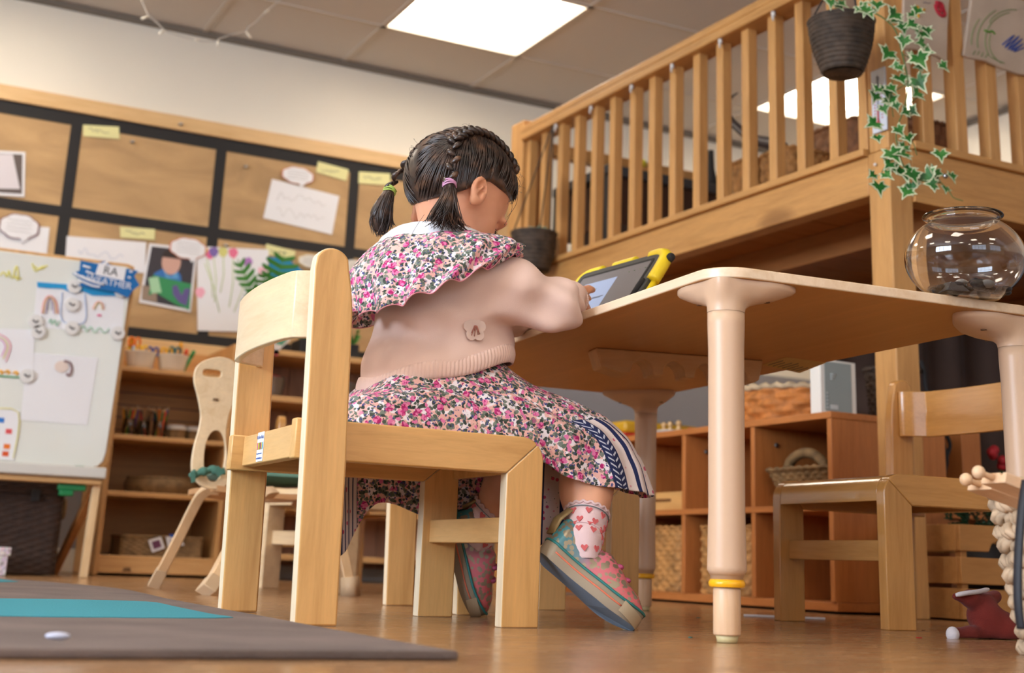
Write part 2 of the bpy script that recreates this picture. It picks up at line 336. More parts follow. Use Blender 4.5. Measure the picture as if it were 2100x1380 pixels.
# photographs and drawings
t=pinned('photo_print',[(-60,306),(52,312),(50,404),(-62,397)],'white edged photograph of a white sheet at the left edge of the board','photo',PAPER,None,0)
quadP(MB(),wpts((-56,312),(46,317),(45,398),(-57,391)),PB-.0013,.0006).build('picture',mat('photo_grey',(96,84,80),.5),t)
quadP(MB(),wpts((-56,314),(26,317),(41,388),(-57,386)),PB-.002,.0005).build('white_area',mat('photo_white',(216,208,212),.5),t)
pinned('drawing_sheet',[(558,367),(696,402),(681,481),(540,447)],'white drawing on the top row under the orange cloud note','drawing',PAPER,'white drawings on the notice board',2,mat('faint_pencil',(206,202,198),.9),y=PB+.0015)
pinned('drawing_sheet',[(137,484),(300,497),(297,560),(133,548)],'white drawing just above the easel’s blue banner','drawing',PAPER,'white drawings on the notice board',1,mat('faint_blue_pencil',(190,196,214),.9))
pinned('drawing_sheet',[(-40,458),(102,466),(96,525),(-45,516)],'white drawing under the plum edged cloud note','drawing',PAPER,'white drawings on the notice board',0,y=PB+.0015)
# boy photo
bp=pinned('photo_print',[(306,499),(405,510),(391,640),(285,620)],'photograph of a child in blue holding green craft work','photo',PAPER,None,0)
def patch(par,name,px,col,dy,rough=.5):
    quadP(MB(),wpts(*px),PB-.0012-dy,.0004).build(name,mat('print_'+name,col,rough),par)
patch(bp,'dark_scene',[(311,505),(400,515),(387,634),(291,615)],(58,54,60),.0002)
patch(bp,'light_floor',[(292,585),(320,590),(322,620),(290,614)],(150,128,110),.0006)
patch(bp,'blue_jumper',[(316,560),(334,551),(345,566),(362,552),(371,566),(372,585),(314,580)],(50,110,178),.0007)
patch(bp,'collar',[(334,551),(342,563),(352,568),(362,553),(366,572),(340,570)],(96,158,206),.0011)
cx,cz=(PY(351,538,PB)[i] for i in (0,2))
MB().prism([(cx+.036*cos(q),cz+.048*sin(q)) for q in [2*PI*i/24 for i in range(24)]],lambda a,c,k:(a,PB-.0026-k,c),0,.0004).build('face',mat('print_face',(206,162,146),.5),bp)
MB().prism([(cx+.037*cos(q),cz+.016+.034*sin(q)) for q in [PI*i/14 for i in range(15)]],lambda a,c,k:(a,PB-.003-k,c),0,.0004).build('hair',mat('print_hair',(52,40,36),.6),bp)
patch(bp,'green_craft',[(313,564),(392,583),(388,636),(362,626),(319,600),(304,606)],(52,140,86),.0018)
patch(bp,'pale_card',[(304,570),(324,568),(331,600),(310,602)],(164,206,164),.0024)
patch(bp,'purple_shape',[(353,587),(362,584),(372,606),(378,592),(390,592),(382,628),(366,620),(354,604)],(98,84,140),.0024)
# flower drawing
fl=pinned('flower_drawing',[(404,505),(551,512),(546,682),(405,678)],'white sheet with painted tulips behind the green fern leaves','drawing',PAPER,None,0,y=PB-.0005)
def blob(par,name,x,y,rx,ry,col,dy=.0022):
    c=PY(x,y,PB); b=MB().prism([(c[0]+rx*cos(q)*(1+.12*sin(3*q)),c[2]+ry*sin(q)*(1+.1*cos(5*q))) for q in [2*PI*i/20 for i in range(20)]],lambda a,e,k:(a,PB-dy-k,e),0,.0003); b.build(name,mat('paint_'+name,col,.8),par)
for x,y,col in ((416,513,(226,214,130)),(438,517,(126,104,170)),(430,521,(226,110,150)),(457,517,(218,212,130)),(478,519,(232,120,150)),(508,538,(176,120,190)),(538,557,(240,186,200)),(410,600,(238,170,188))): blob(fl,'tulip',x,y,.018,.02,col,.002+.0004*rng.random())
b=MB()
for x0,y0,x1,y1 in ((424,530,436,610),(438,525,440,620),(458,525,452,600),(478,530,470,630),(505,552,480,640),(420,540,450,640)): b.tube([PY(x0,y0,PB-.002),PY((x0+x1)/2+4,(y0+y1)/2,PB-.002),PY(x1,y1,PB-.002)],.0016,4)
b.build('painted_stem',mat('paint_stem',(188,206,140),.85),fl)
pinned('blue_sheet',[(552,527),(590,531),(622,556),(618,590),(552,582)],'bright blue paper sheet right of the tulip drawing','paper',mat('blue_paper',(20,132,186),.8),None,0,y=PB-.0002)
STEEL=mat('pin_metal',(190,188,186),.35,.8)
for x,y,l in ((270,291,'push pin in the empty brown panel under the yellow label'),(502,342,'push pin left of the orange cloud note on the top row'),(461,503,'push pin at the top of the tulip drawing'),(369,255,'push pin in the wooden top rail of the board')):
    p=PY(x,y,BY-.003 if y!=255 else BY-.015); b=MB().tube([p,p+np.array((0,-.012,.0)),p+np.array((.002,-.02,-.004))],[.006,.004,.006],8)
    single(b,'push_pin',STEEL,l,'pin','push pins on the notice board',org=tuple(p))
# fairy lights
FW=mat('white_cable',(200,192,180),.6); LED=mat('clear_bulb',(236,226,206),.3)
fy=4.4; t=thing('fairy_lights','string of white fairy lights drooping from the ceiling at the top left','fairy lights',PY(440,85,fy))
wp=[(262,-70),(276,-30),(291,3),(299,20),(306,33),(322,46),(338,62),(368,73),(398,81),(420,85),(443,84),(452,79),(478,70),(503,64),(510,55),(524,46),(541,28),(550,20),(573,0),(600,-40),(620,-70)]
MB().tube(spl([PY(*p,fy) for p in wp],4),.0022,6).build('cable',FW,t)
for x,y,dx,dy in ((306,33,-16,6),(338,62,-12,7),(398,81,10,1),(447,82,0,14),(505,65,10,15),(541,28,10,-8),(291,3,-2,-12)):
    a=PY(x,y,fy); e=PY(x+dx,y+dy,fy); MB().tube([a,a+(e-a)*.4,e],[.0025,.0045,.004],6).build('bulb',LED,t)
# ================================================================ rug
RT=.008
def rug_poly(px): return [tuple(PZ(x,y,RT)[:2]) for x,y in px]
edge=spl([(.530,1.139),(.531,1.3),(.536,1.526),(.545,1.78),(.548,1.95),(.556,2.2),(.560,2.36),(.580,2.62),(.592,2.88),(.570,3.1),(.520,3.3),(.462,3.5),(.40,3.62)],5)
b=MB(); poly=[(-1.6,1.139)]+[(p[0],p[1]) for p in edge]+[(-1.6,3.9)]
RUG=mat('taupe_carpet',(120,104,98),.97); k=NT(RUG); n=k.n('ShaderNodeTexNoise',Scale=420,Detail=2); k.l(k.coord(),n.inputs['Vector'])
n2=k.n('ShaderNodeTexNoise',Scale=7,Detail=4); k.l(k.coord(),n2.inputs['Vector'])
c0=k.mix(k.ramp(n2.outputs[0],[(.35,(0,0,0)),(.7,(1,1,1))]),lin((98,85,80)),lin((118,103,97))); k.l(c0,k.b.inputs['Base Color']); k.bump(n.outputs[0],.7,.002)
TUR=mat('turquoise_carpet',(44,136,152),.97); k=NT(TUR); n=k.n('ShaderNodeTexNoise',Scale=420,Detail=2); k.l(k.coord(),n.inputs['Vector']); k.bump(n.outputs[0],.7,.002)
rug=thing('rug','taupe rug with turquoise bands lying on the wooden floor','rug',(0,2.2,0))
MB().prism(poly,lambda a,c,t:(a,c,t),.0005,RT).build('pile',RUG,rug,.002)
tb=rug_poly(spl([(-700,1222),(-300,1226),(0,1228),(150,1230),(270,1233),(320,1236),(352,1243),(395,1252),(440,1261),(478,1267),(380,1268),(250,1267),(120,1266),(0,1264),(-300,1262),(-700,1260)],2))
MB().prism(tb,lambda a,c,t:(a,c,RT+t),0,.0008).build('turquoise_band',TUR,rug)
tb=rug_poly([(-500,1176),(-100,1184),(0,1188),(38,1193),(0,1194),(-500,1194)])
MB().prism(tb,lambda a,c,t:(a,c,RT+t),0,.0008).build('turquoise_band',TUR,rug)
p=PZ(118,1309,RT+.001); b=MB().ball((p[0],p[1],RT+.003),.0075,8,0,(1.4,.5,.4)); single(b,'fluff',mat('white_fluff',(205,208,228),.9),'small white scrap of fluff on the grey-brown rug','scrap')
for x,y,c,r,l in ((1885,1307,(190,26,26),.0045,'red paper dot on the floor in front of the right chair’s leg'),(1432,1266,(20,110,106),.004,'teal paper dot on the floor left of the front table leg, the farther of two'),(1416,1306,(20,110,106),.0028,'teal paper dot on the floor left of the front table leg, the nearer of two'),(1894,1292,(70,16,16),.003,'dark red crumb on the floor beside the right chair’s front leg')):
    p=PZ(x,y,.001); b=MB().lathe([(r,0),(r,.0008)],(p[0],p[1],.0003),10,0,True,True); single(b,'paper_dot',mat('dot_%d%d'%(x,y),c,.8),l,'scrap','paper dots on the floor')
a,c=PZ(1525,1262,.002),PZ(1692,1269,.002); b=MB().beam((a[0],a[1],.0025),(c[0],c[1],.0025),.016,.004); single(b,'paper_strip',PAPER,'crumpled white paper strip on the floor in front of the cube shelf','paper',None,.001)
# ================================================================ small chairs
LBL=mat('label_white',(236,240,244),.5); LBLUE=mat('label_blue',(24,70,160),.6); RUB=mat('screw_steel',(120,116,110),.4,.8)
def kit_chair(label,loc,rz,M,seat_m,group):
    """local axes: +x forward, y across; rear posts at x=0, seat top .258"""
    L_,Lx,Ly,Ls=M; edge_m=EDGE if L_ is BEZ else L_; t=thing('small_chair',label,'chair',loc,rz,group)
    wr,wf,dp=.20,.162,.358; th=.022
    def side(s): 
        ro=s*(wr-th) if s>0 else -(wr-th)                      # rail runs inside the rear post, flush with the front leg
        def pl(x,z,y): return (x,y,z)
        n=10; post=[(0,0),(.056,0),(.060,.2),(.061,.36)]+[(.061-.0*i,.40) for i in (0,)]
        post+=[(.0585,.43),(.054,.455)]+[(.03+.024*cos(q),.462+.0215*sin(q)) for q in [PI*.12+ (PI*.76)*i/n for i in range(n+1)]]+[(.005,.455)]
        b=MB().prism(post,lambda x,z,q:(x-.034*z,s*(wr-q),z),0,th); b.m=[0,0]+[1]*(len(b.f)-2); loc_build(b,'rear_post',[L_,edge_m],t,.003)
        # front leg, rounded outside knee, mitred against the rail
        R=.034; ft=dp; w_=.058
        def yy(x,q): return s*((wr-th)+( (wf)-(wr-th))*x/dp - q)
        leg=[(ft-w_,0),(ft,0),(ft,.258-R)]+[(ft-R+R*cos(q),.258-R+R*sin(q)) for q in [PI/4*i/5 for i in range(1,6)]]+[(ft-w_,.206)]
        b=MB().prism(leg,lambda x,z,q:(x,yy(x,q),z),0,th); b.m=[0,0]+[1]*(len(b.f)-2); loc_build(b,'front_leg',[L_,edge_m],t,.002)
        rail=[(-.012,.206),(ft-w_-.0006,.206),(ft-R+R*cos(PI/4)-.0006,.258-R+R*sin(PI/4))]+[(ft-R+R*cos(q),.258-R+R*sin(q)) for q in [PI/4+PI/4*i/5 for i in range(1,6)]]+[(-.012,.258)]
        b=MB().prism(rail,lambda x,z,q:(x,yy(x,q),z),0,th); loc_build(b,'side_rail',Lx,t,.002)
    for s in (-1,1): side(s)
    # rear cross rail, seat with rounded front, stretcher, curved back slat
    b=MB().box(.006,.026,-(wr-2*th)+.001,(wr-2*th)-.001,.212,.256); loc_build(b,'rear_rail',Ly,t,.0015)
    W=lambda x:(wr-2*th)+((wf-th)-(wr-2*th))*x/dp-.001
    pr=[(.028,.244),(dp-.03,.244)]+[(dp-.03+.02*sin(q),.224+.02*cos(q)) for q in [PI/2*i/6 for i in range(1,7)]]+[(dp-.01,.212),(dp-.002,.212),(dp-.002,.226)]+[(dp-.03+.028*cos(q),.228+.028*sin(q)) for q in [PI/2*i/6 for i in range(1,7)]]+[(.028,.256)]
    n=len(pr); vs=[(x,-W(x),z) for x,z in pr]+[(x,W(x),z) for x,z in pr]
    b=MB().add(vs,[tuple(range(n-1,-1,-1)),tuple(range(n,2*n))]+[(i,(i+1)%n,n+(i+1)%n,n+i) for i in range(n)]); loc_build(b,'seat',seat_m,t,.001)
    b=MB().box(dp-.046,dp-.022,-(wf-th)-.002,(wf-th)+.002,.112,.147); loc_build(b,'stretcher',Ly,t,.0015)
    hw=wr-th; cur=[]
    for i in range(33):
        v=-1+2*i/32; a=abs(v); e=1/(1+math.exp(-(a-.88)*40)); x=-.012-.018*(1-a*a)+.038*e; cur.append((x,v*hw))
    nrm=[]; th2=.0055
    def sl(i,side):
        x,y=cur[i]; a=cur[max(i-1,0)]; c=cur[min(i+1,32)]; d=np.array([c[0]-a[0],c[1]-a[1]]); d/=np.linalg.norm(d); return (x-d[1]*side*th2,y+d[0]*side*th2)
    vs=[];fs=[]
    for i in range(33):
        p,q=sl(i,1),sl(i,-1); z0=.366; z1=.458
        vs+=[(p[0],p[1],z0),(p[0],p[1],z1),(q[0],q[1],z1),(q[0],q[1],z0)]
    for i in range(32):
        for k in range(4): fs.append((i*4+k,i*4+(k+1)%4,(i+1)*4+(k+1)%4,(i+1)*4+k))
    fs+=[(3,2,1,0),(128,129,130,131)]; b=MB().add(vs,fs); loc_build(b,'back_slat',Ls,t,.0015)
    b=MB()
    for x,y in ((.09,-.12),(.09,.12),(.2,-.11),(.2,.11)): b.lathe([(.004,0),(.004,.0015)],(x,y,.2425),8,0,True,True)
    loc_build(b,'seat_screws',RUB,t)
    return t
def loc_build(b,name,m_,par,bev=0):
    wm=WM[par.name]; b.v=[tuple(wm@Vector(p)) for p in b.v]; return b.build(name,m_,par,bev)
def add_sticker(t):
    wm=WM[t.name]; o=wm@Vector((.0055,.055,.235)); X=wm.to_3x3()@Vector((0,-1,0)); Z=Vector((0,0,1)); fr=frame(o,X,Z)
    b=MB().prism([(-.0165,-.021),(.0165,-.021),(.0165,.021),(-.0165,.021)],lambda a,c,q:(.0058-q,.055-a,.235+c),0,.0008); st=loc_build(b,'sticker',LBL,t)
    def tx(n,s,sz,dz): return text(n,s,sz,fr@Matrix.Translation((0,dz,.0012)),LBLUE,st,.0001)
    tx('brand_lettering','Kit for Kids',.0072,.0135); tx('web_lettering','www.kitforkids.com',.0038,-.0165); tx('small_lettering','Learn, develop and grow',.0028,-.0098)
    for i,cc in enumerate(((206,40,130),(240,200,40),(30,150,80),(230,100,40),(30,60,150),(240,210,60),(40,160,200))):
        x=-.0145+.0042*i; b=MB().prism([(x,-.0055),(x+.003,-.0055),(x+.0045,-.001),(x+.003,.0045),(x,.0045),(x+.0015,-.0005)],lambda a,c,q:(.005-q,.055-a,.235+c+.0015),0,.0005); loc_build(b,'arrow',mat('arrow_%d'%i,cc,.6),st)
G='small beech school chairs'; EDGE=wood('pale_edge',(232,214,184),'z',.45,.93)
near=kit_chair('small beech chair the girl sits on, with a white sticker on its rear rail',(.566,1.893,0),math.radians(-1.5),(BEZ,BEX,BEY,PLY),BEX,G)
VZ=wood('varnished_beech_upright',(200,144,78),'z',.22,.8,coat=.3); VX=wood('varnished_beech_lengthwise',(200,144,78),'x',.22,.8,coat=.3); VY=wood('varnished_beech_crosswise',(202,148,84),'y',.22,.82,coat=.3)
kit_chair('small glossy chair on the far right side of the table, facing the girl',(1.996,1.966,0),math.radians(178),(VZ,VX,VY,VY),VY,G)
copy_thing(near,(.988,2.31,0),math.radians(-4),'small beech chair tucked under the table beyond the girl’s chair',G)
add_sticker(near)
P2=kit_chair('small pale chair standing farther back, partly behind the near chair’s uprights',(1.47,3.56,0),math.radians(200),(PLY,PLY,PLY,PLY),PLY,G)
kit_chair('small honey coloured chair at the back, its rounded post showing above the sticker',(1.40,3.90,0),math.radians(84),(VZ,VX,VY,VY),VY,G)
# ================================================================ table
tx_,ty_,ta=1.3137,1.9791,-.0725; TM=Matrix.Translation((tx_,ty_,0))@Matrix.Rotation(ta,4,'Z'); SX,SY,ZB,ZT=.5509,1.1899,.4529,.4674
tb=thing('school_table','maple topped school table with pale round legs the girl leans on','table',(tx_,ty_,0),ta); WMt=WM[tb.name]
def rrect(sx,sy,r,n=8):
    P=[]
    for qx,qy,a0 in ((1,1,0),(-1,1,PI/2),(-1,-1,PI),(1,-1,1.5*PI)):
        P+=[(qx*(sx/2-r)+r*cos(a0+PI/2*i/n),qy*(sy/2-r)+r*sin(a0+PI/2*i/n)) for i in range(n+1)]
    return P
T_=lambda a,c,z: tuple(TM@Vector((a,c,z)))
tp=MB().prism(rrect(SX,SY,.05),T_,ZB,ZT)
for i in range(len(tp.f)): tp.m[i]=0 if len(tp.f[i])>4 else 1
tp.build('table_top',[wood('maple_top_shaded',(200,146,84),'y',.4,.95,.6),wood('maple_band',(233,208,178),'y',.35,.9,.8)],tb,.002)  # faces coloured darker to stand in for the shade on the underside
LEGP=mat('pale_plastic',(208,174,144),.38); FOOTW=wood('leg_foot_wood',(222,186,150),'z',.4,.88); AMB=mat('amber_ring',(246,178,24),.3); CAP=mat('rubber_cap',(206,190,140),.5); SEAM=mat('leg_seam',(110,78,56),.6)
def table_leg(u,v):
    su,sv=(1 if u>0 else -1),(1 if v>0 else -1); c=TM@Vector((u,v,0)); cc=(c.x,c.y,0); k=[]
    leg=MB().lathe([(.0243,.4105),(.0243,.395),(.0232,.36),(.0232,.16),(.0246,.090),(.0246,.086),(.0212,.080),(.0205,.080),(.0205,.073)],cc,36,0,True,True).build('leg',LEGP,tb)
    MB().lathe([(.0215,.066),(.0228,.0685),(.0228,.0715),(.0205,.075),(.019,.075)],cc,36).lathe([(.019,.0655),(.0215,.066)],cc,36).build('height_ring',AMB,leg)
    MB().lathe([(.0165,.009),(.0171,.011),(.0171,.062),(.016,.066)],cc,32,0,True,True).build('foot',FOOTW,leg)
    MB().lathe([(.0125,.0005),(.0130,.004),(.0145,.0095)],cc,32,0,True,True).build('cap',CAP,leg)
    # bracket: rounded triangle at the top melting into the round leg
    tri=[(.026,.026),(-.115,.026),(-.118,.012),(-.060,-.060),(.012,-.118),(.026,-.115)]; tri=[(p[0],p[1]) for p in tri]
    def rt(th):
        d=np.array((cos(th),sin(th))); best=9
        for i in range(len(tri)):
            a=np.array(tri[i]);e=np.array(tri[(i+1)%len(tri)])-a; M2=np.array([d,-e]).T; dt=np.linalg.det(M2)
            if abs(dt)<1e-9: continue
            s_,q=np.linalg.solve(M2,a)
            if s_>0 and -1e-6<=q<=1+1e-6: best=min(best,s_)
        return best
    n=96; rr=np.array([rt(2*PI*i/n) for i in range(n)]); ker=np.ones(7)/7
    for _ in range(2): rr=np.convolve(np.concatenate([rr[-3:],rr,rr[:3]]),ker,'valid')
    lv=[(1,ZB-.0003),(1,.4475),(.95,.444),(.62,.434),(.34,.428),(.14,.4235),(.03,.418),(0,.4125),(0,.4108)]
    def pt(i,j):
        s_,z=lv[j]; r=.0246+(max(rr[i%n],.0246)-.0246)*s_; a=2*PI*i/n; return tuple(TM@Vector((u+su*r*cos(a),v+sv*r*sin(a),z)))
    vs=[pt(i,j) for j in range(len(lv)) for i in range(n)]; fs=[(j*n+i,j*n+(i+1)%n,(j+1)*n+(i+1)%n,(j+1)*n+i) for j in range(len(lv)-1) for i in range(n)]
    br=MB().add(vs,fs,0,True).build('corner_bracket',LEGP,tb)
    for a,c_ in ((-.06,.004),(-.004,.004) if False else (.004,-.06)):
        q=TM@Vector((u+su*a,v+sv*c_,.4330)); MB().lathe([(.0048,0),(.0048,.006)],(q.x,q.y,.430),12,0,True,True).build('bolt',SEAM,br)
for u in (-1,1):
    for v in (-1,1): table_leg(u*(SX/2-.0325),v*(SY/2-.0325))
# pen clip strip and sticker under the top
A=PZ(1222,712,ZB); Bq=PZ(1566,738,ZB); d=(Bq-A); Lc=np.linalg.norm(d[:2]); d=d/np.linalg.norm(d); nn=np.array((-d[1],d[0],0))
b=MB(); out=[(0,0),(Lc,0),(Lc-.008,-.036),(Lc-.02,-.042)]
for k in range(4):
    cxx=Lc*(.84-.19*k); out+=[(cxx+.021*cos(q),-.042+.028*sin(q)) for q in [PI*i/8 for i in range(9)]]
out+=[(.045,-.042),(.012,-.034)]
b.prism(out,lambda a,c,q: tuple(A+d*a+nn*q+np.array((0,0,c-.0002))),0,.055); b.build('pen_rack',wood('rack_plastic',(206,164,118),'x',.5,.95),tb,.003)
Pq=[PZ(*q,ZB-.0006) for q in ((1562,748),(1612,733),(1694,744),(1640,765))]; b=MB(); b.add(Pq+[p+np.array((0,0,.0005)) for p in Pq],[(0,1,2,3),(7,6,5,4),(0,1,5,4),(1,2,6,5),(2,3,7,6),(3,0,4,7)]); st=b.build('underside_sticker',mat('yellowed_label',(206,176,112),.7),tb)
b=MB()
for i in range(7):
    f_=lambda s,q: Pq[0]+(Pq[1]-Pq[0])*q+(Pq[3]-Pq[0])*s+np.array((0,0,-.0004))
    b.tube([f_(.1+.12*i,.12),f_(.1+.12*i,.5),f_(.1+.12*i,.55+.35*rng.random())],.0007,4)
b.build('print_lines',INK,st)
# ================================================================ play loft
LK=1.14; LO=np.array([2.262,2.458,0])*.83*LK; la=math.radians(1.27); V=np.array([-sin(la),cos(la),0]); U=np.array([cos(la),sin(la),0])
def LP(u,v,z): return tuple(LO+U*u*LK+V*v*LK+np.array((0,0,H+(z-H)*LK if z>.01 else 0)))
def lbox(b,u0,u1,v0,v1,z0,z1,mi=0): return b.hexa([LP(u0,v0,z0),LP(u1,v0,z0),LP(u1,v1,z0),LP(u0,v1,z0),LP(u0,v0,z1),LP(u1,v0,z1),LP(u1,v1,z1),LP(u0,v1,z1)],mi)
loft=thing('play_loft','raised pine play loft with balustrade on tall posts on the right','play loft',(*LO[:2],0)); LU,LV=1.88,1.70
def lp(name,m_,bev,*bx):
    b=MB(); [lbox(b,*q) for q in bx]; return b.build(name,m_,loft,bev)
lp('corner_post',PIZ,.003,(0,.062,0,.062,0,.945)); lp('corner_post',PIZ,.003,(0.002,.06,.002,.06,.946,1.62))
lp('newel_post',PIZ,.003,(0,.07,LV-.085,LV,0,1.452))
lp('support_post',PIZ,.003,(LU-.062,LU,LV-.062,LV,0,.85)); 
lp('handrail',PIY,.004,(-.012,.062,.06,LV-.085,1.378,1.402),(-.012,.062,.06,LV-.085,1.402,1.424))
lp('handrail',PIX,.004,(.06,LU,-.012,.062,1.378,1.424))
lp('deck_ledge',PIY,.002,(-.012,.09,.064,LV,.942,.958)); lp('deck_ledge',PIX,.002,(.064,LU,-.012,.09,.954,.970))
lp('side_beam',PIY,.003,(0,.045,.063,LV-.085,.855,.941)); lp('front_beam',PIX,.003,(.063,LU,0,.045,.852,.953)); lp('lower_ledge',PIX,.002,(.063,LU,-.006,.04,.838,.851))
lp('far_beam',PIX,.003,(.07,LU,LV-.045,LV,.855,.941))
b=MB()
for i in range(13):
    v0=.05+.127*i; lbox(b,.046,LU,v0,min(v0+.124,LV-.046),.90,.94)
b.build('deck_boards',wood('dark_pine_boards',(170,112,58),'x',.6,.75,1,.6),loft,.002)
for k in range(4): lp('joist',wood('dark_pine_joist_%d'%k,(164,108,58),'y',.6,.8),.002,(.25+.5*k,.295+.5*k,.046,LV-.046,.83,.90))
for v in (1.611,1.513,1.409,1.313,1.212,1.115,1.01,.914,.816,.709,.609,.506,.403,.303,.193,.10):
    lp('baluster',PIZ,.002,(.010,.038,v-.028,v,.958,1.379))
for i in range(16):
    u=.097+.099*i; lp('baluster',PIZ,.002,(u+.012,u+.044,.008,.040,.970,1.379))
lp('far_rail',PIX,.003,(.07,LU,LV-.06,LV-.02,1.36,1.402))
for i in range(7): lp('baluster',PIZ,.002,(1.1+.1*i,1.142+.1*i,LV-.06,LV-.02,.94,1.36))
HOOK=mat('white_hook',(226,222,216),.35)
for x,y in ((1138,246),(1207,208),(1287,166),(1367,123),(1462,68),(1567,13)):
    P=PX(x,y,1.84*LK); v=float(np.dot(P-LO,V))/LK; z=1.378; b=MB()
    b.tube([LP(-.004,v,z-.012),LP(-.006,v-.004,z-.024),LP(-.010,v-.009,z-.026),LP(-.014,v-.013,z-.020)],.0028,8); b.lathe([(.006,0),(.006,.014)],LP(-.002,v,z-.012),10,0,True,True); b.build('cup_hook',HOOK,loft)
P=PX(1793,337,1.87*LK); MB().ball((LO[0]-.006,float(P[1]),float(P[2])),.004,8).build('wall_hook',HOOK,loft)
# ================================================================ woven basket generator
def weave(rows,cols,fn,amp,round_=True,mi=0,n_per=4,m_per=4):
    """fn(a,t)->(point, outward normal); a in 0..1 round the wall, t in 0..1 up the wall; over-under weave in relief"""
    nu=cols*n_per; nv=rows*m_per
    def g(u,v):
        p,nr=fn(u,v); r=int(v*rows-1e-6); ph=(r%2)*PI; k=math.sin(u*cols*PI+ph); band=abs(math.sin(PI*(v*rows-r))) if 0<v<1 else 0
        return tuple(np.array(p)+np.array(nr)*amp*(k*.55+.45)*(.25+.75*band))
    return MB().grid(g,nu,nv,cu=True,mi=mi)
def round_wall(c,r0,r1,z0,z1,bulge=0,sx=1,sy=1):
    def fn(a,t):
        q=2*PI*a; r=r0+(r1-r0)*t+bulge*sin(PI*t); return (c[0]+r*cos(q)*sx,c[1]+r*sin(q)*sy,z0+(z1-z0)*t),(cos(q),sin(q),0)
    return fn
def rect_wall(c,sx,sy,z0,z1,taper=1.0,rr=.2,rz=0):
    P=rrect(sx,sy,min(sx,sy)*rr,6); P=[np.array(p) for p in P]; L=[0]
    for i in range(len(P)): L.append(L[-1]+np.linalg.norm(P[(i+1)%len(P)]-P[i]))
    cr,sr=cos(rz),sin(rz)
    def fn(a,t):
        s_=a%1*L[-1]; i=max(0,min(len(P)-1,int(np.searchsorted(L,s_,'right')-1))); e=P[(i+1)%len(P)]-P[i]; p=P[i]+e*((s_-L[i])/max(1e-9,L[i+1]-L[i])); k=taper+(1-taper)*t
        n_=np.array((e[1],-e[0]))/max(1e-9,np.linalg.norm(e)); n_=(cr*n_[0]-sr*n_[1],sr*n_[0]+cr*n_[1])
        p=p*k; return (c[0]+cr*p[0]-sr*p[1],c[1]+sr*p[0]+cr*p[1],z0+(z1-z0)*t),(n_[0],n_[1],0)
    return fn
def basket(name,label,cat,fn,rows,cols,amp,m_,c,rim=.006,group=None,floor=True,handle=None,rim_m=None,inner=.9,n_per=4,m_per=4):
    t=thing(name,label,cat,c,0,group); z0=fn(0,0)[0][2]
    b=weave(rows,cols,fn,amp,n_per=n_per,m_per=m_per)
    N=48; lo=[fn(i/N,0)[0] for i in range(N)]; cc=np.mean(lo,0); vs=[tuple(np.array(p)+np.array((0,0,.001))) for p in lo]; b.add(vs,[tuple(range(N))])
    # inner wall, so the basket is open and has thickness
    def inn(u,v): p,nr=fn(u,1-v); return tuple(np.array(p)-np.array(nr)*.004+np.array((0,0,.002 if v>.98 else 0)))
    b.grid(inn,N,3,cu=True); b.build('woven_wall',m_,t)
    if rim:
        R=[]
        for i in range(N*2):
            p,nr=fn(i/(N*2),1); R.append(np.array(p)+np.array(nr)*amp*.4+np.array((0,0,rim*.3*sin(i*1.9))))
        MB().tube(R,[rim*(1+.18*sin(i*1.9)) for i in range(N*2)],8,0,False,True).build('rim',rim_m or m_,t)
    if handle: MB().tube(spl(handle[0],6),handle[1],8).build('handle',rim_m or m_,t)
    return t
WK1=wicker('honey_wicker',(196,140,78),.5); WK2=wicker('dark_rattan',(74,58,46),.45); WK3=wicker('seagrass',(150,118,78),.5); WK4=wicker('brown_wicker',(60,38,26),.5); WK5=wicker('orange_willow',(206,128,60),.55); WK6=wicker('pale_rush',(208,182,146),.6)
# ================================================================ whiteboard easel
EY=4.30
ez=thing('whiteboard_easel','white magnetic whiteboard easel on wooden legs at the left','whiteboard easel',(.2,EY,0))
SHEEN=mat('whiteboard_face',(224,224,216),.18,coat=.3)
zt,zb=.945,.318
poly=[(-.95,zb),(.742,zb),(.766,zb+.007),(.780,zb+.022),(.786,zb+.05),(.802,zt-.03),(.796,zt-.006),(.78,zt),(-.95,zt)]
MB().prism(poly,lambda a,c,t:(a,EY+t,c),0,.012).build('board',SHEEN,ez,.002)
OP=[(-.96,zb-.012),(.756,zb-.012),(.786,zb),(.799,zb+.03),(.816,zt-.03),(.808,zt+.006),(.79,zt+.012),(-.96,zt+.012)]
MB().prism(OP,lambda a,c,t:(a,EY+.0125+t,c),0,.014).build('wooden_back_frame',wood('easel_frame',(206,160,104),'z',.5),ez,.002)
MB().box(-.96,.782,EY-.06,EY+.012,.285,.300).box(-.96,.782,EY-.072,EY-.06,.285,.318).build('tray',mat('tray_plastic',(206,204,198),.5),ez,.005)
MB().box(-.96,.775,EY-.05,EY+.02,.268,.284).build('tray_rail',wood('easel_rail',(214,170,114),'x',.5),ez,.002)
EL=wood('easel_leg',(222,190,146),'z',.5,.9)
MB().beam((.757,EY-.028,0),(.766,EY-.012,.268),.030,.022,(1,0,0)).build('leg',EL,ez,.002)
MB().beam((.742,EY+.42,0),(.775,EY+.04,.27),.030,.022,(1,0,0)).build('leg',wood('easel_rear_leg',(176,116,62),'z',.5),ez,.002)
GRN=mat('green_clip',(14,122,66),.4)
MB().box(.700,.726,EY-.005,EY-.0005,.3195,.3225).build('clip',GRN,ez); MB().box(.655,.735,EY-.03,EY-.006,.248,.267).box(.66,.70,EY-.036,EY-.010,.232,.249).build('clamp',GRN,ez,.003)
YM=mat('yellow_marker',(222,214,120),.8); b=MB()
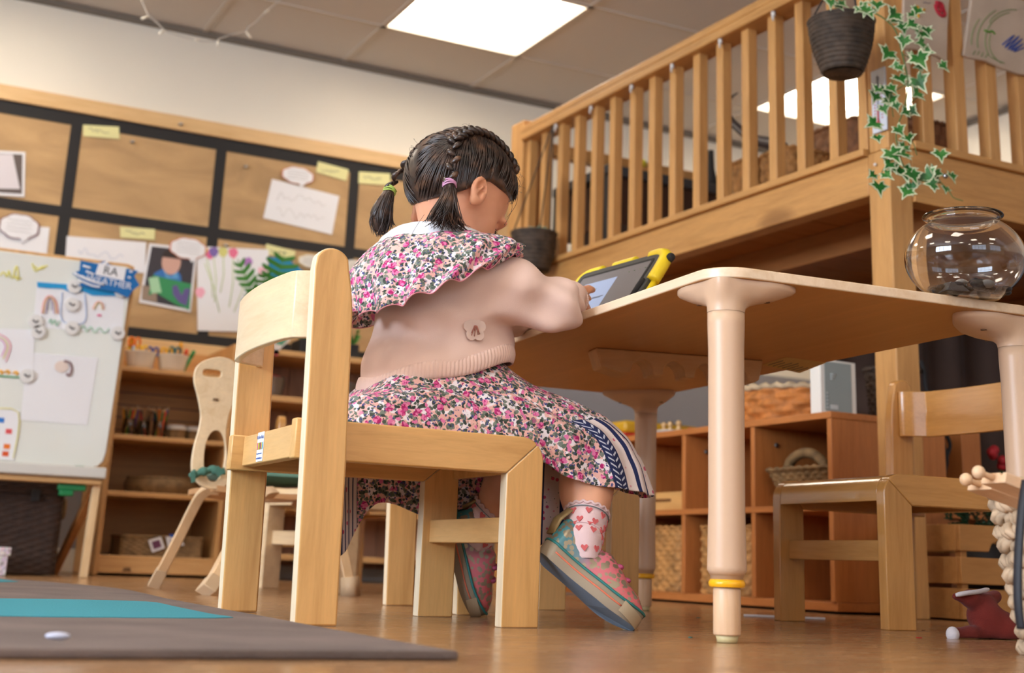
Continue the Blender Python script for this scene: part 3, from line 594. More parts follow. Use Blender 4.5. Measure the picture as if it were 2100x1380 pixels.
for P in (((0,565),(8,558),(14,568),(18,555),(22,570)),((26,572),(34,545),(38,574),(30,566),(44,572)),((66,540),(70,552),(75,556),(84,548),(98,545)),((70,546),(80,552),(92,549))): b.tube(spl([PY(x,y,EY-.001) for x,y in P],4),.0024,5)
b.build('marker_scribble',YM,ez)
SHN=[0]
def sheet(px,label,y,g='drawings on the whiteboard'):
    y=EY-.0003-.0009*SHN[0]; SHN[0]+=1
    P=[PY(x,yy,y) for x,yy in px]; c=np.mean(P,0); t=thing('drawing_sheet',label,'drawing',(c[0],y,min(p[2] for p in P)),0,g)
    quadP(MB(),P,y,.0008).build('sheet',PAPER,t); return t
def stroke(par,name,px,col,y,r=.0016,closed=False): MB().tube(spl([PY(a,c,y) for a,c in px],4,closed),r,5,0,True,closed).build(name,mat('crayon_'+name,col,.85),par)
def fill(par,name,px,col,y): quadP(MB(),[PY(a,c,y) for a,c in px],y,.0004).build(name,mat('crayon_'+name,col,.85),par)
y1=EY-.0045; s1=sheet([(76,577),(256,592),(250,686),(68,670)],'rainbow drawing with a blue painted top edge held by round magnets',EY-.0006)
fill(s1,'blue_sky',[(76,578),(256,592),(254,600),(236,607),(190,606),(170,598),(150,602),(128,592),(96,591),(77,589)],(40,150,206),y1)
for k,(c_,o) in enumerate((((232,150,140),0),((240,196,140),4),((196,180,214),8))): stroke(s1,'rainbow_arc',[(86+o,643),(90+o*.8,618+o*.5),(102,606+o),(115-o*.8,618+o*.5),(119-o,643)],c_,y1)
for k,(c_,o) in enumerate((((240,170,150),0),((226,206,150),4))): stroke(s1,'rainbow_arc',[(190+o,634),(196+o*.5,622+o*.5),(203,618+o),(210-o*.5,623+o*.5),(213-o,635)],c_,y1)
stroke(s1,'grey_arc',[(97,636),(99,617),(103,611),(106,618),(106,636)],(110,110,110),y1,.0012); fill(s1,'pink_mark',[(200,644),(208,645),(207,649),(199,648)],(232,110,150),y1)
stroke(s1,'blue_window',[(128,600),(128,658),(174,660),(174,603)],(150,176,216),y1,.0014); stroke(s1,'grass_scribble',[(100,662),(104,654),(107,665),(112,655),(116,668),(122,658)],(160,206,180),y1)
stroke(s1,'grass_scribble',[(166,674),(172,668),(178,680),(186,670),(194,682),(204,672),(214,683),(224,673)],(164,210,180),y1)
s2=sheet([(56,722),(201,734),(179,872),(42,861)],'white sheet with a small head drawing on the middle of the whiteboard',EY-.0006); stroke(s2,'brown_hair',[(131,740),(143,744),(147,757),(142,770),(136,766)],(150,124,124),y1,.004); c=PY(126,752,y1); MB().prism([(c[0]+.02*cos(q),c[2]+.018*sin(q)) for q in [2*PI*i/20 for i in range(20)]],lambda a,e,k:(a,y1-k,e),0,.0004).build('drawn_face',mat('crayon_skin',(226,206,194),.85),s2)
s3=sheet([(-60,672),(72,676),(66,776),(-66,770)],'rainbow drawing with yellow flowers at the left edge of the whiteboard',EY-.0006)
for o,c_ in ((0,(232,150,160)),(6,(226,206,130)),(11,(226,160,206))): stroke(s3,'rainbow_arc',[(12-o*.9,742-o),(22-o,712),(14-o,694+o*.3),(-4-o,684+o)],c_,y1)
stroke(s3,'green_line',[(-40,768),(0,771),(42,774)],(60,170,90),y1,.002)
for x,y in ((1,764),(15,764),(32,766)): stroke(s3,'yellow_flower',[(x-5,y),(x,y-4),(x+5,y),(x,y+3)],(236,176,60),y1,.003)
s4=sheet([(-40,838),(40,841),(30,944),(-46,940)],'yellow bordered picture card at the left bottom of the whiteboard',EY-.0006)
stroke(s4,'yellow_border',[(-40,842),(37,845),(27,940)],(226,216,120),y1,.0014)
for x,y,c_ in ((18,884,(226,90,90)),(14,915,(232,120,40)),(11,930,(222,90,40)),(2,861,(50,120,200))): fill(s4,'picture_block',[(x-6,y-5),(x+7,y-4),(x+6,y+6),(x-7,y+5)],c_,y1)
# banner
bn=thing('blue_banner','torn edged blue banner with white RA card at the whiteboard’s top right corner','banner',PY(222,570,EY-.02)); yb=EY-.020
quadP(MB(),[PY(a,c,yb) for a,c in ((165,534),(200,541),(214,535),(226,543),(283,556),(275,566),(286,585),(272,596),(262,611),(240,600),(160,586),(172,577),(148,561),(163,555))],yb,.002).build('sheet',mat('banner_blue',(14,104,170),.75),bn)
b=MB()
for P in (((152,560),(180,574),(214,584)),((166,566),(196,580)),((170,545),(186,550)),((160,574),(190,586),(205,588)),((176,556),(192,563)),((210,541),(222,538)),((268,570),(262,568)),((272,557),(265,557))): b.tube(spl([PY(a,c,yb-.0024) for a,c in P],4),.0034,5)
b.build('white_brush_mark',PAPER,bn)
cardq=[PY(a,c,yb-.003) for a,c in ((203,539),(259,550),(254,576),(195,563))]; cdn=quadP(MB(),cardq,yb-.0026,.0012).build('card',PAPER,bn)
mw=frame(PY(227,557,yb-.0045),cardq[1]-cardq[0],(0,0,1)); text('ra_lettering','RA',.036,mw,INKD,cdn)
text('banner_lettering','WEATHER',.030,frame(PY(224,579,yb-.0026),PY(262,586,yb)-PY(196,573,yb),(0,0,1)),PAPER,bn)
MG=mat('magnet_disc',(222,218,214),.5); MGP=mat('magnet_picture',(90,84,84),.7)
for i,(x,y,l) in enumerate(((152,588,'round white magnet with a dark picture at the top of the rainbow drawing'),(147,625,'round white magnet on the middle of the rainbow drawing'),(248,597,'blank round white magnet at the rainbow drawing’s top right corner'),(72,660,'round white magnet at the rainbow drawing’s lower left corner, the upper of two'),(78,681,'round white magnet at the rainbow drawing’s lower left corner, the lower of two'),(147,673,'round white magnet at the middle of the rainbow drawing’s bottom edge'),(241,684,'round white magnet at the rainbow drawing’s lower right corner'),(55,771,'round white magnet at the top left corner of the head drawing'))):
    c=PY(x,y,EY-.003); t=thing('magnet',l,'magnet',c,0,'round magnets on the whiteboard')
    MB().prism([(c[0]+.0215*cos(q),c[2]+.0215*sin(q)) for q in [2*PI*k/28 for k in range(28)]],lambda a,e,k:(a,EY-.0052-k,e),0,.006).build('disc',MG,t,.0015)
    if i not in (2,): MB().tube([(c[0]-.009,EY-.0115,c[2]+.004),(c[0]+.002,EY-.0115,c[2]-.003),(c[0]+.008,EY-.0115,c[2]+.004-.002*(i%3))],.003,6).build('picture',MGP,t)
# hamper and sparkly box below the easel
fn=rect_wall((.30,4.62,0),.80,.42,0.004,.235,1,.06); hp=basket('wicker_hamper','big dark brown wicker hamper under the whiteboard easel','hamper',fn,24,90,.004,WK4,(.30,4.62,0),0,n_per=3,m_per=3)
fn=rect_wall((.30,4.62,0),.815,.435,.2365,.272,1,.06); b=weave(4,90,fn,.004,n_per=3,m_per=3); b.prism(rrect(.81,.43,.03),lambda a,c,t:(.30+a,4.62+c,.268+t),0,.006); b.build('lid',WK4,hp)
MB().box(.60,.625,4.392,4.40,.215,.25).build('latch',BLACK,hp,.003); MB().tube([(.715,4.50+.028*cos(q),.20+.028*sin(q)) for q in [2*PI*i/16 for i in range(16)]],.005,6,0,False,True).build('ring_handle',WK3,hp)
GLT=mat('glitter_paper',(196,176,196),.35,.3); k=NT(GLT); vo=k.n('ShaderNodeTexVoronoi',Scale=120); k.l(k.coord(),vo.inputs['Vector']); hs=k.n('ShaderNodeHueSaturation',Saturation=.28,Value=1.1); k.l(vo.outputs['Color'],hs.inputs['Color']); k.l(k.mix(.55,lin((200,180,200)),hs.outputs[0]),k.b.inputs['Base Color'])
gb=thing('gift_box','sparkly pale lilac box standing on the floor at the left edge','box',(.47,4.25,0)); MB().box(.36,.528,4.17,4.32,.001,.075).build('body',GLT,gb,.002); MB().box(.356,.534,4.165,4.325,.056,.079).build('lid',GLT,gb,.002)
# ================================================================ open shelf with craft things
SHX=wood('shelf_birch_x',(214,166,108),'x',.5,.85); SHZ=wood('shelf_birch_z',(206,156,98),'z',.5,.85); SHB=wood('shelf_back',(208,152,92),'x',.6,.8,.6)
sh=thing('craft_shelf','open birch craft shelf unit between the easel and the cushioned chair','shelf unit',(1.07,4.9,0)); A0,A1,F0,F1=.862,1.272,4.70,5.075
for x in (A0,A1-.016): MB().box(x,x+.016,F0,F1,.003,.79 if x<1 else .80).build('side_panel',SHZ,sh,.002)
for z in (.686,.458,.272): MB().box(A0+.016,A1-.016,F0+.002,F1-.012,z-.016,z).build('shelf',SHX,sh,.002)
MB().box(A0+.016,A1-.016,F0+.006,F1-.012,.052,.066).build('shelf',SHX,sh,.002); pl=MB().box(A0+.016,A1-.016,F0+.004,F0+.018,.010,.052).build('plinth',SHX,sh,.002)
MB().box(A0+.016,A1-.016,F1-.011,F1,.07,.80).build('back_panel',SHB,sh)
for z in (.50,.545,.59,.635): MB().box(A0+.016,A1-.016,F1-.0135,F1-.0112,z,z+.004).build('back_groove',wood('groove_%d'%int(z*1000),(120,76,40),'x'),sh)
BRAND=mat('burnt_mark',(92,56,30),.7)
def twig_mark(par,c,s_,ax=(1,0,0)):
    b=MB(); ax=np.array(ax)
    for dx in (-.8,0,.8):
        for a in (-.35,0,.35): b.tube([np.array(c)+ax*s_*dx*.6,np.array(c)+ax*s_*(dx*.6+a)+np.array((0,0,s_*(.8-.3*abs(a))))],s_*.06,4)
    b.tube([np.array(c)-ax*s_,np.array(c)+ax*s_],s_*.06,4); b.build('branch_mark',BRAND,par)
twig_mark(pl,PY(260,1171,F0+.003),.016)
for px,z in (((282,928),.3),): p=PY(*px,F0+.2)
BOWL=mat('cream_ceramic',(222,212,198),.4)
def craft_bowl(cx,label,items):
    c=(cx,F0+.10,.686); t=thing('craft_bowl',label,'bowl',c,0,'white craft bowls on the shelf')
    MB().lathe([(.028,0.0005),(.041,.0015),(.045,.02),(.049,.045),(.0535,.060),(.0548,.064),(.052,.065),(.047,.046),(.042,.02),(.028,.006)],c,32,0,True,True).build('bowl_body',BOWL,t)
    return c
def scissors(c,dx,h,col,label,lean=0):
    t=thing('scissors',label,'scissors',(c[0]+dx,c[1],c[2]+.01),0,'scissors in the craft bowls'); x=c[0]+dx; y=c[1]-.01; z=c[2]+.04+h
    m_=mat('scissor_handle_%d%d%d'%col,col,.4)
    for s in (-1,1): MB().tube([(x+s*.011+.009*cos(q)+lean*.0,y,z+.015*sin(q)+.012) for q in [2*PI*i/14 for i in range(14)]],.0042,6,0,False,True).build('handle_loop',m_,t)
    MB().beam((x,y,c[2]+.008),(x,y,z+.004),.012,.002,(0,1,0)).build('blade',STEEL,t)
def marker(c,dx,dy,h,col,label,tilt=(.0,.0),r=.0065,name='felt_pen',g='felt pens in the craft bowls'):
    a=np.array((c[0]+dx,c[1]+dy,c[2]+.006)); e=a+np.array((tilt[0],tilt[1],h)); t=thing(name,label,'pen',a,0,g)
    MB().tube([a,a+(e-a)*.7],[r,r],8).build('barrel',mat('pen_%d%d%d'%col,col,.4),t); MB().tube([a+(e-a)*.705,e-(e-a)*.04,e],[r*1.12,r*1.05,r*.7],8).build('cap',mat('pen_%d%d%d'%col,col,.4),t)
c=craft_bowl(.956,'cream ribbed bowl of scissors on the craft shelf top, nearest the easel',0)
scissors(c,-.028,.045,(236,120,20),'orange handled scissors in the cream bowl nearest the easel'); scissors(c,.000,.02,(240,190,30),'yellow handled scissors in the cream bowl nearest the easel'); scissors(c,.038,.018,(70,80,150),'blue handled scissors in the cream bowl nearest the easel')
marker(c,-.040,.0,.105,(240,196,30),'yellow pen in the cream bowl nearest the easel'); marker(c,-.033,.008,.100,(236,110,20),'orange pen in the cream bowl nearest the easel',(.006,0))
c=craft_bowl(1.068,'cream ribbed bowl of scissors on the craft shelf top, nearer the cushioned chair',0)
scissors(c,-.026,.02,(240,180,30),'yellow handled scissors in the cream bowl nearer the cushioned chair'); scissors(c,.002,.026,(20,100,110),'teal handled scissors in the cream bowl nearer the cushioned chair')
marker(c,.024,.0,.108,(240,170,30),'amber pen standing in the cream bowl nearer the cushioned chair'); marker(c,.03,-.004,.085,(226,80,40),'red pen in the cream bowl nearer the cushioned chair',(.016,0)); marker(c,.036,-.006,.082,(20,140,70),'green pen leaning out of the cream bowl nearer the cushioned chair',(.036,0))
GL=mat('clear_glass',(255,255,255),.02,trans=1); 
def jar(cx,cy,label,cols,hh=.062,r=.023):
    c=(cx,cy,.458); t=thing('glass_jar',label,'jar',c,0,'glass jars of pencils'); MB().lathe([(.001,.0008),(r-.002,.0008),(r,.003),(r,hh-.006),(r-.0015,hh),(r-.003,hh),(r-.003,.005),(.001,.004)],c,28).build('glass_wall',GL,t)
    for i,(col,nm) in enumerate(cols):
        q=2*PI*i/len(cols)+.4; a=np.array((cx+.013*cos(q),cy+.013*sin(q),.4635)); e=np.array((cx-.024*cos(q+.5)*(1+.2*rng.random()),cy-.020*sin(q+.5),.458+.098+.014*rng.random()))
        if i%3==0: e[:2]=2*a[:2]-np.array((cx,cy))
        pt=thing('pencil',('%s pencil in the glass jar %s'%(nm,label.split('jar of pencils ')[1])),'pencil',a,0,'pencils in the glass jars'); d=e-a
        MB().tube([a,a+d*.9],.0042,6).build('shaft',mat('pencil_%d%d%d'%col,col,.45),pt); MB().tube([a+d*.901,e],[.0042,.0008],6).build('tip',EL,pt)
R_,O_,Yl,Gr,DG,Bl,Pu,Br=((200,40,40),'red'),((232,120,30),'orange'),((226,180,40),'yellow'),((60,150,50),'green'),((20,70,50),'dark green'),((40,80,160),'blue'),((110,70,130),'purple'),((120,84,50),'brown')
jar(.944,F0+.10,'clear glass jar of pencils nearest the easel side of the shelf',[O_,R_,Yl,((220,150,40),'amber'),((90,160,60),'light green'),DG,Pu])
jar(1.000,F0+.14,'clear glass jar of pencils in the middle of the three jars',[Br,((140,100,60),'tan'),((100,70,40),'dark brown'),((150,110,60),'pale brown'),((60,60,60),'black'),R_])
jar(1.046,F0+.09,'clear glass jar of pencils beside the small lined basket',[Gr,((30,130,60),'mid green'),Bl,((30,40,70),'navy'),((80,170,60),'lime'),O_,((226,90,40),'red orange'),DG])
def sbasket(cx,cy,label):
    c=(cx,cy,.458); fn=round_wall(c,.028,.032,.4585,.490); t=basket('small_basket',label,'basket',fn,7,26,.0016,WK3,c,.0025,'small lined baskets'); 
    MB().lathe([(.030,.031),(.0335,.033),(.0345,.046),(.030,.050),(.024,.044)],c,24).build('cloth_lining',cloth('lining_white',(224,220,216)),t)
sbasket(1.106,F0+.09,'small round basket with white cloth lining right of the pencil jars'); sbasket(1.172,F0+.10,'small round basket with white cloth lining at the chair end of the shelf')
c=(1.086,F0+.14,.272); fn=round_wall(c,.112,.116,.2725,.325,.012); basket('round_basket','low round coiled rush basket on the lower shelf','basket',fn,10,60,.003,WK3,c,.004)
c=(1.085,F0+.12,.066); fn=rect_wall(c,.275,.19,.0665,.130,1,.08); tg=basket('storage_basket','rectangular rush basket with hanging picture tags on the bottom shelf','basket',fn,9,60,.003,WK3,c,.004)
MB().beam((1.10,F0+.01,.136),(1.15,F0+.01,.131),.004,.012,(0,0,1)).build('blue_ribbon',mat('ribbon_blue',(30,80,170),.6),tg)
for px,cc in (([(304,1108),(330,1100),(338,1124),(312,1133)],(110,60,90)),([(340,1100),(372,1104),(378,1118),(344,1122)],(196,190,196))):
    P=[PY(x,y,F0+.008) for x,y in px]; tq=quadP(MB(),P,F0+.008,.001).build('picture_tag',PAPER,tg)
    m0=np.mean(P,0); quadP(MB(),[m0+(p-m0)*.62 for p in P],F0+.0068,.0005).build('tag_picture',mat('tag_%d'%cc[0],cc,.5),tq)
# leaning side unit with buckets right of it
s2=thing('bucket_shelf','pine shelf unit with metal buckets behind the near chair','shelf unit',(1.8,4.9,0)); B0,B1=1.30,2.25
for x in (B0,B1): MB().box(x-.009,x+.009,4.76,5.07,.003,.80).build('side_panel',SHZ,s2,.002)
for z in (.806,.640,.46,.25,.09): MB().box(B0+.009,B1-.009,4.765,5.055,z-.02,z).build('shelf',SHX,s2,.002)
b=MB()
for i in range(14): b.box(B0+.01+.067*i,B0+.075+.067*i,5.056,5.068,.05,.80)
b.build('back_boards',wood('dusky_back_boards',(168,124,96),'z',.6),s2,.002)
ZN=mat('zinc',(150,152,156),.32,.85); REDM=mat('red_contents',(196,40,40),.5)
for cx,z,l in ((1.455,.640,'metal bucket with red edging on the pine shelf, left of the two buckets'),(1.745,.640,'metal bucket on the pine shelf, seen between the near chair and the girl’s back')):
    c=(cx,4.87,z); t=thing('metal_bucket',l,'bucket',c,0,'metal buckets on the pine shelf'); MB().lathe([(.036,.0008),(.038,.001),(.0405,.02),(.0415,.022),(.042,.024),(.049,.072),(.0505,.074),(.0505,.076),(.047,.074),(.036,.004)],c,32,0,True,True).build('pail',ZN,t)
    MB().tube([(cx+.050*cos(q),4.87-.004,z+.070+.02*sin(q)*0+.014*sin(q)) for q in [PI*i/14 for i in range(15)]],.002,6).build('bail',REDM if cx<1.6 else STEEL,t)
# potted monstera on the shelf top
pm=thing('potted_fern','deep green cut-leaf plant in a white pot behind the near chair’s back','plant',(1.41,4.86,.806))
MB().lathe([(.035,.0008),(.045,.001),(.06,.11),(.056,.112),(.05,.09)],(1.41,4.86,.806),28,0,True,False).build('pot',WHITE,pm)
def cut_leaf(b,base,tip,w_,nrm,lob=5):
    base,tip=np.array(base,float),np.array(tip,float); d=tip-base; L_=np.linalg.norm(d); d/=L_; s_=np.cross(d,nrm); s_/=np.linalg.norm(s_); nrm=np.cross(s_,d)
    for sg in (-1,1):
        for i in range(lob):
            t0=.06+.86*i/lob; t1=t0+.86/lob*.74; ww=w_*math.sin(PI*(.16+.72*(i+.5)/lob))
            p=[base+d*L_*t0,base+d*L_*t1,base+d*L_*(t1+.10)+s_*sg*ww*.9+nrm*.004,base+d*L_*(t1+.06)+s_*sg*ww+nrm*.006,base+d*L_*(t0+.10)+s_*sg*ww*.8+nrm*.004]
            p2=[q+nrm*.0006 for q in p]; b.add(p+p2,[(0,1,2,3,4),(9,8,7,6,5)]+[(k,(k+1)%5,5+(k+1)%5,5+k) for k in range(5)])
    b.tube([base,tip],.0016,5)
LFG=mat('deep_leaf_green',(62,128,46),.45); b=MB(); c0=np.array((1.41,4.86,.915))
for tip,w_ in (((1.275,4.84,1.135),.045),((1.44,4.80,1.175),.075),((1.30,4.80,1.0),.06),((1.36,4.78,1.09),.05),((1.50,4.84,1.06),.07),((1.31,4.76,.93),.055),((1.46,4.78,.98),.07),((1.38,4.75,1.02),.06)):
    t_=np.array(tip); mid=c0+(t_-c0)*.42; b.tube([c0,mid],.002,5); cut_leaf(b,mid,t_,w_,np.array((0,-1,.35)))
b.build('leaves',LFG,pm)
ph=thing('patterned_packet','orange and white patterned paper packet on the pine shelf, seen under the chair’s back slat','packet',(1.50,4.78,.806)); P=[PY(x,y,4.785) for x,y in ((552,690),(560,682),(588,680),(591,700),(572,716),(566,731),(558,728))]
zz=np.array((0,0,0.0)); b=MB().prism([(p[0],p[2]) for p in P],lambda a,c,t:(a,4.785-t,c),0,.02); 
kx=mat('packet_print',(230,210,196),.7); k=NT(kx); vo=k.n('ShaderNodeTexVoronoi',Scale=28); k.l(k.coord(),vo.inputs['Vector']); k.l(k.ramp(vo.outputs['Color'],[(.0,lin((226,214,204))),(.36,lin((230,140,40))),(.5,lin((232,222,214))),(.66,lin((206,60,90))),(.78,lin((90,150,120)))],'CONSTANT'),k.b.inputs['Base Color']); b.build('packet_front',kx,ph)
tr=thing('herb_trough','dark trough with green foliage on the pine shelf behind the chair’s back slat','plant',(1.62,4.86,.806)); MB().box(1.53,1.76,4.80,4.92,.8065,.862).build('trough',BLACK,tr,.003); b=MB()
for i in range(60):
    p=np.array((1.54+.21*rng.random(),4.80+.11*rng.random(),.86)); e=p+np.array((.03*rng.normal(),.02*rng.normal()-.01,.035+.03*rng.random())); cut_leaf(b,p,e,.010,np.array((0,-1,.3)),3)
b.build('leaves',LFG,tr)
# ================================================================ moulded chair with green cushion
gc=thing('cushioned_chair','curvy bent-ply chair with a handle hole and green seat cushion','chair',(.86,3.13,0),math.radians(-6)); CY_=3.12
def GP(x,z): p=PY(x,z,CY_); return (p[0],p[2])
o=[GP(*q) for q in ((398,765),(404,750),(420,739),(447,733),(470,738),(486,752),(492,775),(484,812),(470,850),(464,890),(466,930),(470,965),(468,985),(455,1000),(430,1003),(408,995),(394,976),(392,950),(398,915),(408,880),(412,850),(406,815),(398,785))]
out=spl(o,6,True); 
def hole(cx,cz,rx,rz,n,e=2.0): return [(cx+rx*math.copysign(abs(cos(q))**(2/e),cos(q)),cz+rz*math.copysign(abs(sin(q))**(2/e),sin(q))) for q in [2*PI*i/n for i in range(n)]]
h1c=GP(434,766); h2c=GP(440,935)
def ply_panel(out,holes,Y,th):
    bm=bmesh.new(); loops=[]
    for P in [out]+holes:
        vs=[bm.verts.new((float(p[0]),0,float(p[1]))) for p in P]; loops.append([bm.edges.new((vs[i],vs[(i+1)%len(vs)])) for i in range(len(vs))])
    bmesh.ops.triangle_fill(bm,use_beauty=True,use_dissolve=False,edges=[e for l in loops for e in l])
    r=bmesh.ops.extrude_face_region(bm,geom=bm.faces[:]); vv=[g for g in r['geom'] if isinstance(g,bmesh.types.BMVert)]
    for v in vv: v.co.y+=th
    bm.verts.index_update(); b=MB(); z0=h2c[1]
    def bend(v): z=v.co.z; return (v.co.x, Y+v.co.y-.10*max(0,(.40-z))**1.4*0-.05*((z-.37)/.15)**2*.25, z)
    b.add([bend(v) for v in bm.verts],[[v.index for v in f.verts] for f in bm.faces]); bm.free(); return b
bk=ply_panel(out,[hole(h1c[0],h1c[1],.022,.0085,28,3.5),hole(h2c[0],h2c[1],.0245,.058,36,2.2)],CY_,.011); bp_=bk.build('back_shell',PLY,gc,.0015)
twig_mark(bp_,(GP(441,822)[0],CY_-.004,GP(441,822)[1]),.008)
SC=GP(440,985); sx0=GP(405,990)[0]+.052; 
b=MB()
def seatf(u,v):
    x=sx0-.01+.30*u; y=CY_-.02+.27*v; e=(2*u-1); z=.232-.010*math.cos(e*PI/2)+.006*max(0,v-.8)*-8*max(0,v-.8)
    return (x,y,z)
nu,nv=14,10; b.grid(seatf,nu,nv); n0=len(b.v); b.grid(lambda u,v: tuple(np.array(seatf(u,1-v))-np.array((0,0,.012))),nu,nv)
U1=nv+1
def rimf(seq1,seq2):
    for i in range(len(seq1)-1): b.f.append([seq1[i],seq1[i+1],seq2[i+1],seq2[i]]); b.m.append(0); b.sm.append(False)
ix=lambda i,j:i*U1+j; iy=lambda i,j:n0+i*U1+(nv-j)
rimf([ix(i,0) for i in range(nu+1)],[iy(i,0) for i in range(nu+1)]); rimf([ix(i,nv) for i in range(nu+1)],[iy(i,nv) for i in range(nu+1)]); rimf([ix(0,j) for j in range(nv+1)],[iy(0,j) for j in range(nv+1)]); rimf([ix(nu,j) for j in range(nv+1)],[iy(nu,j) for j in range(nv+1)])
b.build('seat_shell',wood('bent_ply',(206,156,108),'x',.4,.9),gc)
CUS=cloth('green_canvas',(72,120,104),.85,500,.3)
b=MB().grid(lambda u,v:(sx0+.005+.27*u,CY_-.0+.23*v,.262+.016*(abs(sin(PI*min(max(u,.0),1)))**.4)*(abs(sin(PI*v))**.4)),14,12); b.grid(lambda u,v:(sx0+.005+.27*u,CY_+.23*(1-v),.262-.020*(abs(sin(PI*u))**.4)*(abs(sin(PI*v))**.4)),14,12)
cu=b.build('seat_cushion',CUS,gc)
tie=[PY(x,y,CY_-.022) for x,y in ((392,968),(400,974),(412,968),(424,966),(434,962),(448,968),(460,966))]
MB().tube(spl(tie,4),[.010,.014,.012,.010]*6+[.010],8,0,True,False,1.2).build('cushion_tie',CUS,cu) if False else MB().tube(spl(tie,4),[.0085+.002*sin(i*.8) for i in range(25)],8).build('cushion_tie',CUS,cu)
q=[PY(x,y,CY_-.03) for x,y in ((446,955),(462,968),(448,978),(438,966))]; quadP(MB(),q,CY_-.03,.004).build('tie_end',CUS,cu); q=[PY(x,y,CY_-.03) for x,y in ((390,968),(400,970),(400,988),(392,990))]; quadP(MB(),q,CY_-.03,.004).build('tie_end',CUS,cu)
LGB=wood('bent_leg',(218,184,142),'z',.4,.92); BOOT=mat('leg_boot',(198,170,136),.6)
def bent_leg(px,Y0,Y1,w0=.028):
    n=len(px); P=[PY(x,y,Y0+(Y1-Y0)*i/(n-1)) for i,(x,y) in enumerate(px)]; P=spl(P,5); return P
for px,ya,yb_ in (([(452,1003),(430,1003),(412,1016),(395,1045),(368,1100),(340,1155),(319,1195)],3.16,3.26),([(560,1010),(540,1012),(525,1025),(505,1060),(470,1130),(443,1180),(425,1208)],3.02,2.87)):
    P=bent_leg(px,ya,yb_); P[-1][2]=.013; b=MB()
    for i in range(len(P)-1): pass
    lg=MB().tube(P,.0195,4,0,True,False,.75).build('leg',LGB,gc,.002); d=P[-1]-P[-4]; d/=np.linalg.norm(d); e=P[-1].copy(); bt=MB().tube([e-d*.034,e+d*.0095],[.0225,.024],4,0,True,False,.75).build('boot',BOOT,lg,.002)
for px,ya,yb_ in (([(600,1005),(615,1010),(628,1030),(640,1100),(652,1190)],3.30,3.42),):
    P=[np.array((1.09,3.34,.21)),np.array((1.11,3.36,.195)),np.array((1.13,3.38,.12)),np.array((1.15,3.40,.013))]; lg=MB().tube(spl(P,5),.0195,4,0,True,False,.75).build('leg',LGB,gc,.002); MB().tube([P[-1]+np.array((-.004,0,.03)),P[-1]+np.array((0,0,-.012))],[.0225,.024],4).build('boot',BOOT,lg)
P=[np.array((1.06,3.10,.21)),np.array((1.08,3.08,.195)),np.array((1.10,3.04,.12)),np.array((1.12,3.0,.013))]; lg=MB().tube(spl(P,5),.0195,4,0,True,False,.75).build('leg',LGB,gc,.002); MB().tube([P[-1]+np.array((-.004,.0,.03)),P[-1]+np.array((0,0,-.012))],[.0225,.024],4).build('boot',BOOT,lg)
# ================================================================ cube shelf under the loft
cs=thing('cube_shelf','reddish beech cube shelf unit standing under the play loft','shelf unit',(2.31,3.1,0)); X0,X1,Y0,Y1=2.13,2.49,2.545,3.84; TH=.016
MB().box(X0-.002,X1,Y0-.002,Y1,.447,.463).build('top_panel',CUY,cs,.0015); MB().box(X0+.006,X1,Y0,Y1,.006,.026).build('base_panel',CUY,cs,.0015); MB().box(X0,X1,Y0+TH,Y1-TH,.232,.246).build('middle_shelf',CUY,cs,.001)
for y in (Y0,Y1-TH): MB().box(X0,X1,y,y+TH,.0265,.4465).build('side_panel',CUZ,cs,.0015)
for y in (2.855,3.170,3.490): b=MB().box(X0+.001,X1-.008,y-.008,y+.008,.2465,.4465).box(X0+.001,X1-.008,y-.008,y+.008,.0265,.2315); b.build('divider',CUZ,cs,.001)
MB().box(X1-.007,X1-.001,Y0+TH,Y1-TH,.0265,.4465).build('back_panel',CUZ,cs)
for y in (2.847,3.162): MB().tube([(X0+.07,y-.0002,.405),(X0+.07,y-.004,.405)],.006,10).build('cam_lock',RUB,cs)
# things in and on it
c=(2.235,2.70,.246); fn=rect_wall(c,.15,.20,.2465,.318,1.0,.25)
def fl(a,t): p,n=rect_wall(c,.13+.06*t,.18+.09*t,.2465,.336,1,.25)(a,t); return p,n
hd=[(c[0]-.05,c[1]-.065,.330),(c[0]-.05,c[1]-.055,.352),(c[0]-.05,c[1]-.015,.374),(c[0]-.05,c[1]+.03,.376),(c[0]-.05,c[1]+.07,.358),(c[0]-.05,c[1]+.082,.330)]
basket('handled_basket','seagrass basket with an arched handle in the top cube of the cube shelf','basket',fl,9,52,.004,WK3,c,.005,None,True,(hd,.013),WK3)
for yc,l in ((3.01,'tall willow basket in a lower cube, behind the front table leg'),(3.33,'tall willow basket in a lower cube, left of the front table leg')):
    c=(2.27,yc,.026); fn=rect_wall(c,.24,.235,.0265,.20,1,.12); basket('willow_basket',l,'basket',fn,13,44,.005,WK1,c,.004,'willow baskets in the cube shelf')
tt=thing('wooden_tray','shallow pale wooden tray with a handle slot in an upper cube','tray',(2.28,3.32,.246)); WT=wood('tray_wood',(214,164,100),'y',.5,.9)
MB().box(2.15,2.156,3.19,3.46,.2465,.296).box(2.40,2.406,3.19,3.46,.2465,.296).box(2.156,2.40,3.19,3.196,.2465,.296).box(2.156,2.40,3.454,3.46,.2465,.296).box(2.156,2.40,3.196,3.454,.2465,.252).build('tray_body',WT,tt,.002); MB().box(2.148,2.1505,3.26,3.39,.270,.278).build('handle_slot',wood('slot_shadow',(120,76,40),'y'),tt,.001)
